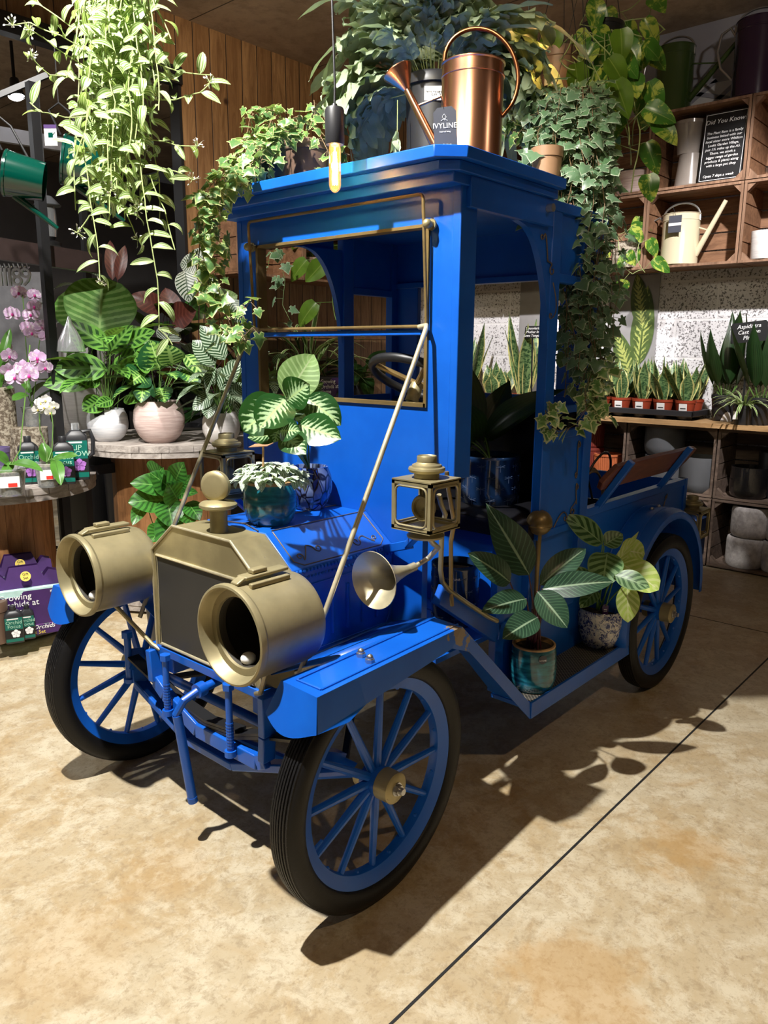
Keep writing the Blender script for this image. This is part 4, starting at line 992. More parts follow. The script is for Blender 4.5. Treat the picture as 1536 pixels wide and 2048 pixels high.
# ================================================================== on the truck
# teal pot with the silver-veined creeper, on the bonnet
loc = Vector((.115, .630, 1.046)); P = Pl('potted_plant', 'silver veined creeping plant in a small teal pot on the truck bonnet', 'plant', loc)
R_, H_ = .0685, .112
m = MB(); m.lathe([(.02, 0), (.050, 0), (.060, .012), (.0675, .040), (.0685, .060), (.067, .085), (.062, .104)], 44); m.build('pot', G['teal'], P.o, smooth=50)
m = MB(); m.lathe([(.062, .104), (.062, .110), (.060, .112), (.056, .112), (.055, .100)], 44); o = m.build('pot_rim', G['edge_wood'], P.o)
m = MB(); m.lathe([(0, .100), (.056, .098)], 20); m.build('soil', G['soil'], P.o)
r = random.Random(3); mb = P.leafmb('L_fittonia')
for i in range(60):
    a = r.uniform(0, 2*pi); rr = .075*r.random()**.5; h = Vector((cos(a), sin(a), 0)); z = .112+.035*(1-(rr/.078)**2)+r.uniform(-.005, .012)
    c = h*rr*1.15+UPV*z; P.st.tube([h*rr*.5+UPV*.1, c], .0018, 4)
    for k in range(5):
        b = a+r.uniform(-1.7, 1.7); d = Vector((cos(b), sin(b), r.uniform(-.2, .6)))
        leaf(mb, c, d, UPV, r.uniform(.026, .042), r.uniform(.014, .021), 'oval', r.uniform(.4, 1.5), .12, .02, 5, 4, r=r)
m = MB(); m.bar((-.03, -.01, .10), (-.035, -.02, .205), .006, .002); tg = m.build('plant_marker', G['edge_wood'], P.o)
m = MB(); T = frame((-.035, -.015, .205), (.1, -1, .12), (1, .1, .25)); m.box(-.035, .030, -.012, .012, 0, .0015, 0, T); m.build('marker_card', G['terra_plastic'], tg)
P.done('stem_y'); P.o.scale = (1.3,)*3; P.o.location.z = 1.046
# feathered calathea in the glazed blue pot behind it
loc = Vector((.375, .715, 1.047)); P = Pl('potted_plant', 'large feather-patterned calathea in a blue crackle glazed pot on the bonnet against the cab', 'plant', loc)
P.pot(bowl(.083, .155, .62, .82), G['reactive'], (.066, .135), n=48)
D = 2.33; S0 = (0, 0, .14)
for b, e, db, de, w_, sh, key, bd in [
    ((572, 795), (628, 708), D, D+.02, 58, 'oval', 'L_pale', .15), ((575, 800), (618, 768), D-.01, D-.05, 50, 'oval', 'L_calathea', .4),
    ((560, 805), (486, 862), D-.03, D-.12, 64, 'round', 'L_calathea', .5), ((570, 800), (520, 855), D-.05, D-.16, 56, 'round', 'L_calathea', .4),
    ((596, 850), (682, 878), D-.05, D-.12, 50, 'oval', 'L_calathea', .35), ((612, 795), (682, 850), D, D-.02, 46, 'oval', 'L_calathea', .6),
    ((566, 870), (612, 908), D-.08, D-.15, 40, 'oval', 'L_calathea', .3), ((560, 862), (600, 862), D-.1, D-.14, 34, 'oval', 'L_calathea', .4),
    ((585, 800), (648, 765), D, D+.03, 22, 'oval', 'L_calathea', .3), ((560, 830), (530, 790), D, D-.02, 38, 'oval', 'L_calathea', .5),
    ((555, 870), (495, 875), D, D-.04, 26, 'oval', 'L_calathea', .3), ((560, 850), (548, 885), D, D-.05, 36, 'oval', 'L_calathea', .3), ((590, 840), (640, 815), D+.04, D+.08, 40, 'oval', 'L_calathea', .4),
    ((575, 835), (590, 790), D+.02, D+.04, 44, 'oval', 'L_calathea', .3)]:
    pleaf(P, key, b, e, db, de, w_*1.45, sh, bd, .10, .02, .8, stalk=S0)
P.done('stem_g')
# aspidistra on the seat
loc = Vector((1.16, .455, .985)); P = Pl('potted_plant', 'dark broad-leaved aspidistra in a navy dragonfly pot on the truck seat', 'plant', loc)
def navypot(P, R, H):
    P.pot([(.01, 0), (R*.90, 0), (R*.93, .004), (R, H*.30), (R*1.0, H*.93), (R*1.02, H*.95), (R*1.02, H*.985), (R, H), (R-.010, H), (R-.012, H*.9)], G['navy'], (R-.012, H*.86), n=56)
    m = MB()
    for row in range(4):
        for k in range(10):
            a = 2*pi*(k+.5*(row % 2))/10; z = H*(.14+.22*row); n = Vector((cos(a), sin(a), 0)); t = Vector((-sin(a), cos(a), 0)); c = n*(R*1.002)+UPV*z
            s = R*.13; m.tube([c-UPV*s, c+UPV*s*.8], .0013, 4)
            for q in ((1, .55), (-1, .55), (1, .0), (-1, .0)): m.tube([c+UPV*s*.3, c+t*(q[0]*s*1.15)+UPV*(s*q[1]+.002)-n*.0015], .0013, 4)
    m.build('dragonfly_relief', G['navy_mark'], P.potobj)
navypot(P, .125, .21)
D = 3.35
for b, e, db, de, w_, key, bd in [((950, 880), (905, 690), D, D+.05, 60, 'L_aspi', .3), ((968, 885), (1020, 760), D, D+.02, 54, 'L_aspi', .5), ((970, 875), (1130, 775), D-.05, D-.3, 46, 'L_aspi', .9),
    ((945, 885), (922, 800), D-.1, D-.3, 60, 'L_aspi', .4), ((975, 880), (1100, 800), D, D-.2, 40, 'L_aspi_lt', .8), ((975, 880), (1045, 838), D, D, 20, 'L_aspi', .3), ((950, 890), (870, 760), D+.1, D+.2, 60, 'L_aspi', .3), ((940, 895), (900, 840), D, D-.15, 50, 'L_aspi', .3)]:
    pleaf(P, key, b, e, db, de, w_*1.25, 'lance', bd, .18, .02, .6, stalk=(0, 0, .18), nv=12)
P.done('stem_g')
# second navy pot in the footwell
loc = Vector((.86, .40, .556)); P = Pl('plant_pot', 'empty navy dragonfly pot on the cab floor in front of the seat', 'plant pot', loc)
navypot(P, .095, .245)
T = frame((-.078, -.054, .20), (.57, -.82, 0), (0, 0, 1)); text('IVYLINE', .012, T, G['chalk'], P.potobj)
P.done()
# dark stromanthe-like plant in teal pot on the running board
loc = Vector((.985, .106, .3225)); P = Pl('potted_plant', 'dark pointed-leaf plant with purple stems in a teal pot, front of the running board', 'plant', loc)
m = MB(); m.lathe([(.01, 0), (.070, 0), (.080, .012), (.089, .05), (.090, .10), (.088, .15), (.084, .176)], 48); pt = m.build('pot', G['teal'], P.o, smooth=50)
m = MB(); m.lathe([(.084, .176), (.084, .182), (.082, .184), (.076, .184), (.074, .165)], 48); m.build('pot_rim', G['edge_wood'], P.o)
m = MB(); m.lathe([(0, .166), (.075, .164)], 20); m.build('soil', G['soil'], P.o)
v = (CAMP-loc); v.z = 0; v = Matrix.Rotation(RAD(24), 3, 'Z') @ v.normalized(); sd = Vector((-v.y, v.x, 0))
T = frame(v*.0885+UPV*.148, sd, UPV); m = MB(); m.lathe([(0, 0), (.017, 0), (.017, .0012), (0, .0012)], 24, T); st_ = m.build('round_sticker', G['slate'], pt)
T = frame(v*.0885+UPV*.144+v*.0016, sd, UPV); text('IVYLINE', .0085, T, G['chalk'], st_)
D = 2.88
for b, e, db, de, w_, sh, bd in [((1058, 1150), (972, 1006), D, D-.05, 62, 'lance', .3), ((1020, 1165), (937, 1106), D-.08, D-.2, 44, 'oval', .5), ((1080, 1170), (1172, 1096), D, D+.05, 42, 'oval', .5),
    ((1085, 1178), (1226, 1163), D-.05, D-.1, 44, 'oval', .35), ((1075, 1183), (1135, 1256), D-.15, D-.2, 48, 'oval', .4), ((1052, 1198), (964, 1222), D-.1, D-.2, 42, 'oval', .5),
    ((1075, 1235), (1005, 1277), D-.15, D-.25, 46, 'oval', .4), ((1080, 1235), (1108, 1212), D, D, 22, 'oval', .4)]:
    pleaf(P, 'L_strom', b, e, db, de, w_*1.25, sh, bd, .14, .02, .75, stalk=(rnd.uniform(-.02, .02), rnd.uniform(-.02, .02), .165), nv=12)
for k in range(10): 
    a = k*2.4; P.st.tube([(cos(a)*.03, sin(a)*.03, .16), (cos(a)*.02, sin(a)*.02, .25), (cos(a)*.035, sin(a)*.03, .31+.02*(k % 3))], .0035, 6)
P.done('stem_p')
# zebra calathea in blue and white pot
loc = Vector((1.58, .115, .3225)); P = Pl('potted_plant', 'zebra-striped calathea in a blue and white floral pot beside the rear wheel', 'plant', loc)
P.pot([(.01, 0), (.062, 0), (.072, .01), (.092, .06), (.100, .11), (.101, .15), (.098, .172), (.096, .175), (.090, .175), (.088, .16)], G['bw'], (.088, .158), n=48)
D = 3.25
for b, e, db, de, w_, sh, key, bd in [((1215, 1105), (1205, 1170), D-.1, D-.22, 70, 'round', 'L_zebra', .4), ((1205, 1088), (1128, 1030), D-.05, D-.1, 48, 'oval', 'L_zebra', .7), ((1208, 1090), (1246, 1068), D, D, 40, 'oval', 'L_zebra', .3),
    ((1230, 1150), (1300, 1175), D-.25, D-.32, 42, 'oval', 'L_zebra', .3), ((1225, 1140), (1278, 1062), D-.05, D, 20, 'lance', 'L_lime', .2), ((1240, 1125), (1318, 1180), D, D-.1, 64, 'round', 'L_lime', .4),
    ((1255, 1165), (1256, 1246), D-.2, D-.15, 46, 'oval', 'L_lime', .4), ((1185, 1160), (1130, 1140), D+.02, D, 34, 'oval', 'L_zebra', .4), ((1195, 1180), (1160, 1215), D, D-.05, 34, 'oval', 'L_zebra', .5), ((1240, 1100), (1290, 1108), D+.05, D+.05, 56, 'round', 'L_lime', .4), ((1180, 1150), (1150, 1175), D-.1, D-.12, 36, 'oval', 'L_green', .4)]:
    pleaf(P, key, b, e, db, de, w_, sh, bd, .08, .03, .7, stalk=(rnd.uniform(-.02, .02), rnd.uniform(-.02, .02), .16), nv=10)
m = MB(); T = frame((-.055, -.045, .195), (.6, -.8, 0), (0, 0, 1)); m.prism([(-.013, -.03), (.013, -.03), (.013, .012), (0, .022), (-.013, .012)], T, 0, .001); pk = m.build('plant_marker', G['purple_card'], P.o)
T = frame((-.0565, -.0462, .187), (.6, -.8, 0), (0, 0, 1)); text('easy\ncare', .008, T, G['chalk'], pk)
P.done('stem_g')

# ================================================================== on the roof
def can(name, label, cat, loc, R, H, mat, hmat, az, group=None, rose=True, straight=True, spout=None, tag_=None, taper=1.0, hoop=False):
    t = thing(name, label, cat, loc, az, group)
    m = MB(); m.lathe([(.0, 0), (R*.98, 0), (R*1.02, .004), (R*1.02, .012), (R, .016), (R*taper, H*.86), (R*taper+.003, H*.865), (R*taper+.003, H*.88), (R*taper, H*.885), (R*taper, H-.006), (R*taper+.004, H-.003), (R*taper+.004, H), (R*taper-.004, H), (R*taper-.006, H*.8), (R-.008, .02), (0, .02)], 48)
    body = m.build('body', mat, t)
    m = MB(); s0, s1 = spout or ((R*.95, 0, H*.12), (R*2.5, 0, H*1.12))
    s0 = Vector(s0); s1 = Vector(s1); m.tube([s0, s0.lerp(s1, .5), s1], [R*.17, R*.14, R*.115], 18)
    b0 = Vector((R*.98, 0, H*.72)); q = s0.lerp(s1, max(.1, min(.9, (b0.z-s0.z)/(s1.z-s0.z)*.86))); m.tube([b0, q], R*.045, 8)
    sp = m.build('spout', mat, t)
    if rose:
        d = (s1-s0).normalized(); T = d.to_track_quat('Z', 'Y').to_matrix().to_4x4(); T.translation = s1-d*.005
        m = MB(); m.lathe([(R*.12, 0), (R*.14, .004), (R*.50, R*.62), (R*.52, R*.66), (R*.50, R*.70), (0, R*.74)], 32, T); rs = m.build('rose', mat, t)
        m = MB()
        for k in range(40):
            a = k*2.4; rr = R*.44*(k/40)**.5; m.sphere(T @ Vector((rr*cos(a), rr*sin(a), R*.73)), .0022, 4)
        m.build('rose_holes', G['white'], rs)
    if hoop:
        pts = [Vector(p) for p in ((R*.9, 0, H*.93), (R*1.0, 0, H*1.08), (R*.75, 0, H*1.27), (R*.15, 0, H*1.36), (-R*.6, 0, H*1.32), (-R*1.25, 0, H*1.12), (-R*1.5, 0, H*.85), (-R*1.38, 0, H*.62), (-R*.98, 0, H*.48))]
        sm = [pts[0]]
        for i in range(1, len(pts)-1): sm += curve((pts[i-1]+pts[i])/2 if i > 1 else pts[0], pts[i], (pts[i]+pts[i+1])/2, 4)[1:]
        m = MB(); m.tube(sm+[pts[-1]], R*.07, 12); m.build('handle', hmat, t); return t
    m = MB(); m.tube([( -R*.2, 0, 0)]*0 or [Vector((R*1.02*cos(u)*1.0-R*.02, 0, H*.93+R*.80*max(0, sin(u))**.9)) for u in [pi*i/18 for i in range(19)]], R*.05, 10)
    for s in (-1, 1): m.cyl((s*R, 0, H*.86), (s*R, 0, H*.96), R*.07, 8)
    m.build('top_handle', hmat, t)
    m = MB(); pts = [(-R*.98, 0, H*.86), (-R*1.25, 0, H*.98), (-R*1.62, 0, H*.92), (-R*1.75, 0, H*.70), (-R*1.55, 0, H*.48), (-R*.99, 0, H*.30)]
    P2 = [Vector(p) for p in pts]; m.tube(P2, R*.06, 10); m.build('back_handle', hmat, t)
    return t
# copper can: its spout points to the left of the picture (towards +y)
cc = (.655, .235, 2.201)
t = can('watering_can', 'polished copper watering can with a rose, standing on the truck roof', 'watering can', cc, .098, .30, G['copper'], G['copper_dark'], RAD(118), None, True, spout=((.09, 0, .02), (.215, 0, .245)), hoop=True)
# its swing tag
tg = thing('swing_tag', 'slate grey tag with white lettering hanging on the copper watering can', 'tag', atd(889, 255, 2.30))
v = (CAMP-tg.location).normalized(); T0 = frame((0, 0, 0), (_R+Vector((0, 0, .05))).normalized(), (.0, 0.0, 1))
k = .0016; m = MB(); m.prism([(-20*k, -36*k), (23*k, -34*k), (22*k, 28*k), (14*k, 36*k), (-12*k, 34*k), (-20*k, 26*k)], T0, 0, .0015); cd = m.build('card', G['slate'], tg)
text('IVYLINE', .021, T0 @ Matrix.Translation((.001, .004, .002)), G['chalk'], tg)
text('Inspired living', .006, T0 @ Matrix.Translation((.001, -.012, .002)), G['chalk'], tg); text('@ivylinegb', .006, T0 @ Matrix.Translation((.006, -.048, .002)), G['chalk'], tg)
m = MB(); m.tube([T0 @ Vector((0, .020, .002)), T0 @ Vector((-.006, .028, .002)), T0 @ Vector((0, .037, .002)), T0 @ Vector((.006, .028, .002))], .0008, 4, closed=True); m.tube([T0 @ Vector((-.010, .018, .002)), T0 @ Vector((0, .024, .002)), T0 @ Vector((.010, .018, .002))], .0008, 4); m.build('leaf_emblem', G['chalk'], tg)
m = MB(); m.tube([T0 @ Vector((0, .05, .001)), T0 @ Vector((-.012, .10, .002))], .0011, 5); m.build('string', G['black'], tg)

# variegated ivy in the brown pot (roof, far side)
loc = Vector((.80, 1.16, 2.201)); P = Pl('potted_ivy', 'yellow-edged ivy in a brown pot trailing over the far edge of the truck roof', 'plant', loc)
P.pot([(.01, 0), (.075, 0), (.105, .20), (.112, .202), (.114, .235), (.108, .24), (.104, .22)], G['brown_pot'], (.102, .215))
r = random.Random(11)
def wpts(P, L): return [atd(x, y, d)-P.L for x, y, d in L]
B0 = Vector((0, 0, .22))
for L in ([(600, 265, 3.05), (575, 240, 3.0), (545, 235, 2.95), (530, 270, 2.9), (520, 320, 2.85)], [(600, 262, 3.05), (560, 225, 3.0), (520, 215, 2.95), (500, 235, 2.9), (490, 290, 2.85)],
          [(620, 260, 3.05), (600, 232, 3.0), (570, 240, 2.95)], [(620, 255, 3.1), (630, 225, 3.1), (628, 200, 3.1)], [(625, 258, 3.1), (650, 240, 3.1), (645, 225, 3.1)], [(600, 262, 3.0), (560, 262, 2.95), (530, 300, 2.85), (500, 330, 2.75), (470, 360, 2.7)],
          [(610, 265, 3.0), (545, 262, 2.9), (490, 285, 2.85), (470, 320, 2.8), (440, 350, 2.7), (420, 390, 2.65)], [(590, 262, 3.0), (540, 280, 2.9), (505, 310, 2.8), (450, 345, 2.7), (410, 400, 2.6), (400, 440, 2.6)],
          [(560, 300, 2.9), (500, 345, 2.75), (455, 372, 2.68), (415, 400, 2.62), (400, 450, 2.6), (410, 500, 2.6), (405, 560, 2.6), (415, 600, 2.6), (430, 640, 2.6)], [(480, 350, 2.7), (430, 395, 2.65), (408, 460, 2.6), (425, 520, 2.6), (410, 590, 2.6)],
          [(430, 400, 2.6), (395, 430, 2.6), (400, 480, 2.6), (395, 540, 2.6), (405, 585, 2.6)], [(430, 600, 2.6), (460, 640, 2.58), (490, 620, 2.55), (500, 600, 2.5)], [(430, 600, 2.6), (450, 660, 2.58), (480, 680, 2.55), (505, 655, 2.5)], [(455, 640, 2.6), (440, 690, 2.6)],
          [(640, 270, 3.0), (655, 300, 2.95), (650, 345, 2.9)], [(640, 262, 3.1), (675, 300, 3.1), (700, 310, 3.1)], [(440, 400, 2.6), (440, 470, 2.6), (430, 540, 2.6), (440, 590, 2.6)], [(420, 380, 2.6), (418, 450, 2.58), (425, 510, 2.58), (415, 560, 2.58), (432, 610, 2.58)],
          [(500, 300, 2.8), (470, 345, 2.75), (430, 360, 2.65), (400, 400, 2.6)], [(540, 270, 2.9), (520, 330, 2.8), (480, 375, 2.7)], [(455, 660, 2.6), (475, 650, 2.58), (490, 680, 2.56)]):
    pts = wpts(P, L); ivytrail(P, 'L_ivy_y', pts, .040, .018, r)
P.done('stem_w')
P = Pl('plant_pot', 'small dark green plastic pot tucked beside the brown ivy pot on the roof', 'plant pot', (.82, 1.20-.005+.18*0+.0, 2.201)); P.o.location = (.62, 1.10, 2.201)
P.pot(cylpot(.062, .17, .8), G['green_dark'], (.05, .14)); P.done()
P.o.location = atd(540, 350, 2.98) - Vector((0, 0, .12)); P.o.location.z = 2.201
# pothos sprig tub on the roof behind the bulb
# terracotta pot with ivy at the rear of the roof
loc = Vector((1.22, .285, 2.141)); P = Pl('potted_ivy', 'tan pot of yellow-lit ivy at the near rear corner of the truck roof', 'plant', loc)
P.pot([(.01, 0), (.046, 0), (.056, .19), (.060, .19), (.061, .225), (.056, .226), (.054, .20)], G['terra_plastic'], (.052, .20))
r = random.Random(5)
for L in ([(1070, 268, 3.25), (1040, 235, 3.2), (1015, 240, 3.15), (1010, 275, 3.1)], [(1070, 265, 3.25), (1060, 230, 3.2), (1030, 215, 3.15)], [(1070, 265, 3.25), (1095, 235, 3.2), (1120, 260, 3.15), (1125, 330, 3.1)], [(1072, 268, 3.25), (1100, 270, 3.15), (1118, 320, 3.1)], [(1070, 265, 3.25), (1050, 250, 3.1), (1035, 270, 3.05)], [(1075, 262, 3.25), (1080, 210, 3.25), (1060, 180, 3.2)]):
    ivytrail(P, 'L_ivy_y', wpts(P, L), .046, .016, r)
P.done('stem_w')
# big grey green ivy in a hanging pot beside the cab, trailing down the side
loc = atd(1150, 215, 3.12) - Vector((0, 0, .16)); P = Pl('hanging_ivy', 'dense grey-green ivy hanging beside the cab, its strands reaching down to the side panel', 'plant', loc)
P.pot(cylpot(.10, .16, .75), G['blackpl'], (.088, .14))
m = MB()
for a in (0, 2.1, 4.2): m.tube([(.1*cos(a), .1*sin(a), .15), (0, 0, .62)], .0012, 4)
m.tube([(0, 0, .62), (0, 0, ZC-loc.z)], .0012, 4); m.build('hanging_wire', G['black'], P.o)
r = random.Random(21)
for i in range(46):     # the mass round the pot
    x0 = r.uniform(1075, 1215); y0 = r.uniform(175, 225); d = r.uniform(2.95, 3.2); x1 = 1150+(x0-1150)*r.uniform(1.1, 1.45); 
    y1 = y0+r.uniform(60, 260)
    ivytrail(P, 'L_ivy', wpts(P, [(1150, 215, 3.12), (x0, y0-5, d), (x1, (y0+y1)/2, d-.04), (x1+r.uniform(-10, 10), y1, d-.06)]), .048, .024, r)
for i in range(30):     # long strands
    x = r.choice([1130, 1145, 1160, 1175, 1190, 1205, 1215]) + r.uniform(-10, 10); yb = r.choice([520, 600, 660, 700, 740, 760, 790]) ; d = r.uniform(2.9, 3.12)
    pts = [(1150, 215, 3.1), (x-4, 300, d)]; y = 300
    while y < yb: y += 55; pts.append((x+14*sin(y*.013+i)+r.uniform(-6, 6)-(y-300)*.0, y, d-.02*sin(y*.01+i)))
    ivytrail(P, 'L_ivy', wpts(P, pts), .050, .036, r)
for L in ([(1200, 700, 3.0), (1205, 760, 2.95), (1190, 800, 2.93), (1200, 845, 2.92)], [(1195, 720, 2.95), (1170, 780, 2.9), (1172, 820, 2.9), (1150, 850, 2.88), (1115, 868, 2.85), (1100, 840, 2.84), (1098, 800, 2.84)], [(1185, 760, 2.95), (1180, 810, 2.9), (1160, 830, 2.9)], [(1120, 862, 2.86), (1098, 850, 2.86), (1090, 820, 2.86)], [(1190, 790, 2.95), (1210, 840, 2.9)]):
    ivytrail(P, 'L_ivy_fresh', wpts(P, L), .046, .017, r)
P.done('stem_w')

# ================================================================== hanging from the ceiling
def pendant(loc, label, name='pendant_bulb', glow=True):
    t = thing(name, label, 'lamp', loc)
    m = MB(); m.tube([(0, 0, .165), (.004, .002, .22), (-.006, .004, .5), (.006, 0, .9), (0, 0, ZC-loc[2])], .0035, 8); m.build('cord', G['black'], t)
    m = MB(); m.lathe([(.0, .170), (.008, .168), (.010, .160), (.026, .157), (.029, .150), (.029, .058), (.027, .054), (.018, .054), (.0, .056)], 32); m.build('lamp_holder', G['blackpl'], t)
    m = MB(); m.lathe([(.016, .054), (.0185, .040), (.0185, -.060), (.0155, -.072), (.008, -.080), (.0, -.083)], 28); m.build('bulb', G['bulbglass'], t)
    m = MB()
    for k in range(6):
        a = k*pi/3; m.tube([(.006*cos(a), .006*sin(a), .035), (.0095*cos(a), .0095*sin(a), -.060)], .0013, 5)
    m.cyl((0, 0, .05), (0, 0, .0), .003, 6); m.build('filament', G['filament'], t); return t
pendant(tuple(BULB1), 'long amber filament bulb on a black cord in front of the truck roof')
pendant(tuple(BULB3), 'amber filament bulb on a black cord just above the trailing striped plant')
pendant(tuple(BULB2), 'amber filament bulb glowing among the hanging plants above the rear of the roof')

# variegated trailing plant, upper left, close to the viewer
TD = 1.08
def tw(P, L): return [atd(x, y, d*TD)-P.L for x, y, d in L]
loc = Vector((atd(225, -90, 2.25*TD))); P = Pl('hanging_plant', 'white striped trailing plant with tiny blossoms hanging at the upper left', 'plant', loc)
P.pot([(.01, 0), (.075, 0), (.095, .11), (.10, .11), (.10, .13), (.092, .13), (.09, .10)], G['blackpl'], (.088, .10))
m = MB()
for a in (0, 2.1, 4.2): m.tube([(.10*cos(a), .10*sin(a), .12), (0, 0, .6)], .0015, 4)
m.tube([(0, 0, .6), (0, 0, ZC-loc.z)], .0015, 4); m.build('hanging_wire', G['black'], P.o)
r = random.Random(31); fl = P.leafmb('flower'); mbt = P.leafmb('L_trad')
def tradstem(pts, r):
    pts = [Vector(p) for p in pts]; sm = [pts[0]]
    for i in range(1, len(pts)): sm += curve(sm[-1], (sm[-1]+pts[i])/2+rdir(r)*.009, pts[i], 4)[1:]
    P.st.tube(sm, .0018, 5); side = 1; acc = 0; gap = .040
    ax = rdir(r); ax.z *= .2
    for a, b in zip(sm, sm[1:]):
        L = (b-a).length; d = (b-a).normalized(); t = gap-acc
        while t < L:
            p = a+d*t; o = ax*side + rdir(r)*.55; o = (o-d*o.dot(d)).normalized(); side = -side
            ld = (o*.9+d*r.uniform(-.1, .7)+UPV*r.uniform(.0, .5)).normalized()
            leaf(mbt, p, ld, (UPV*.6+(CAMP-P.L-p).normalized()*.7+rdir(r)*.3), r.uniform(.055, .082), r.uniform(.020, .029), 'oval', r.uniform(.4, 1.7), .2, .03, 7, 4, r=r); t += gap*r.uniform(.7, 1.2)
        acc = (acc+L) % gap
    return sm[-1]
def blossom(c, r, n=14, s=.018):
    for k in range(n):
        d = (rdir(r)+UPV*.3).normalized(); q = c+d*s*r.uniform(.4, 1.1); P.st.tube([c, q], .0008, 3); leaf(fl, q, d, rdir(r), .009, .0055, 'oval', .5, .2, 0, 3, 2, r=r)
ends = []
for i in range(60):
    x = r.gauss(232, 62); x = max(110, min(345, x)); yb = r.choice([120, 180, 240, 300, 340, 380, 420, 440]) * (1.0 if 150 < x < 320 else .65); d = r.uniform(2.05, 2.4)
    n = max(2, int((yb+60)/80)); L = [(225+(x-225)*.6, -60, d)] + [(225+(x-225)*(.65+.35*k/n)+r.uniform(-13, 13), -60+(yb+60)*k/n, d) for k in range(1, n+1)]
    ends.append(tradstem(tw(P, L), r))
for L in ([(180, 100, 2.15), (120, 70, 2.1), (60, 45, 2.1), (25, 50, 2.1)], [(200, 150, 2.2), (110, 95, 2.15), (60, 60, 2.1)], [(190, 230, 2.15), (130, 235, 2.15), (85, 225, 2.1), (60, 205, 2.1)], [(160, 160, 2.15), (100, 150, 2.15), (60, 110, 2.1)],
          [(300, 120, 2.2), (370, 145, 2.2), (425, 150, 2.2)], [(300, 200, 2.2), (350, 200, 2.2), (400, 185, 2.2), (420, 165, 2.2)], [(300, 280, 2.2), (350, 290, 2.2), (395, 292, 2.2)], [(280, 330, 2.2), (340, 340, 2.2), (385, 360, 2.2)], [(150, 60, 2.2), (80, 10, 2.2), (60, -20, 2.2)],
          [(180, 200, 2.1), (165, 300, 2.1), (180, 400, 2.1), (195, 490, 2.1), (200, 570, 2.1)], [(280, 280, 2.1), (290, 400, 2.1), (300, 470, 2.1), (315, 560, 2.1), (318, 660, 2.1), (345, 690, 2.1)], [(230, 300, 2.15), (240, 400, 2.15), (275, 480, 2.15)], [(300, 350, 2.15), (330, 420, 2.15), (350, 500, 2.15)], [(180, 430, 2.1), (155, 465, 2.1)]):
    ends.append(tradstem(tw(P, L), r))
for e in ends[-14:]+ends[:12]:
    if r.random() < .8: blossom(e, r)
P.done('stem_y', {'flower': 'blossoms'})

# blue fern in a black hanging pot above the roof
loc = atd(868, 158, 3.05) - Vector((0, 0, .30)); P = Pl('hanging_fern', 'blue-green fern with deeply lobed fronds in a black hanging pot above the truck roof', 'plant', loc)
o = P.pot([(.01, 0), (.10, 0), (.112, .26), (.125, .26), (.126, .29), (.118, .30), (.112, .28)], G['blackpl'], (.108, .27))
v = (CAMP-loc); v.z = 0; v.normalize(); sd = Vector((-v.y, v.x, 0)); T = frame(v*.1135+UPV*.215+sd*.0, sd, UPV)
m = MB(); m.box(-.036, .036, -.025, .025, 0, .001, 0, T); lb = m.build('price_label', G['white'], o); text('Ferns Hanging\n12.99', .011, T @ Matrix.Translation((0, 0, .0015)), G['ink'], lb)
m = MB()
for a in (.3, 2.4, 4.5): m.tube([(.125*cos(a), .125*sin(a), .28), (0, 0, .75)], .0014, 4)
m.tube([(0, 0, .75), (0, 0, ZC-loc.z)], .0014, 4); m.build('hanging_wire', G['black'], P.o)
r = random.Random(41)
def frond(P, p, d, L, lobe, r, bend=1.3, key='L_fern'):
    mb = P.leafmb(key); p = Vector(p); d = d.normalized(); n = (UPV-d*UPV.dot(d)).normalized(); N = 7; st = L/(N+2); pts = [p]
    stalk = L*.35; q = p+d*stalk; P.st.tube([p, q], .002, 4); P_ = [q]
    for i in range(N):
        s = d.cross(n); w = lobe*(.55+.6*sin(pi*(i+.8)/(N+.6)))
        for sg in (-1, 1):
            ld = (s*sg*.85+d*.6+rdir(r)*.12).normalized(); leaf(mb, q-d*.004, ld, n+rdir(r)*.25, w, w*.40, 'strap', r.uniform(.2, 1.3), .05, .16, 7, 3, r=r)
        a = bend/N; d, n = (d*cos(a)-n*sin(a)).normalized(), (n*cos(a)+d*sin(a)).normalized(); q = q+d*st*.8; P_.append(q)
    P.st.tube(P_, .0017, 4); leaf(mb, q, d, n, lobe*1.4, lobe*.42, 'strap', .4, .05, .05, 6, 2, r=r)
    # web of blade along the rachis
    vs = []; uvs = []
    for i, c in enumerate(P_):
        dd = (P_[min(i+1, len(P_)-1)]-P_[max(i-1, 0)]).normalized(); ss = dd.cross(UPV).normalized(); vs += [c-ss*lobe*.16, c+ss*lobe*.16]; uvs += [(0.2, i/8), (.8, i/8)]
    mb.add(vs, [(2*i, 2*i+1, 2*i+3, 2*i+2) for i in range(len(P_)-1)], uvs)
for i in range(44):
    a = i*2.39996; e = RAD(r.choice([70, 55, 40, 30, 20])); fc = Vector((cos(a), sin(a), 0)).dot(v)
    if fc > .35:
        e = RAD(r.uniform(48, 75)); frond(P, (.06*cos(a), .06*sin(a), .27), Vector((cos(a)*cos(e), sin(a)*cos(e), sin(e))), r.uniform(.28, .40), r.uniform(.09, .12), r, .9); continue
    frond(P, (.06*cos(a), .06*sin(a), .27), Vector((cos(a)*cos(e), sin(a)*cos(e), sin(e))), r.uniform(.36, .56), r.uniform(.11, .16), r, r.uniform(1.0, 2.2))
vR = Vector((_R.x, _R.y, 0)).normalized()
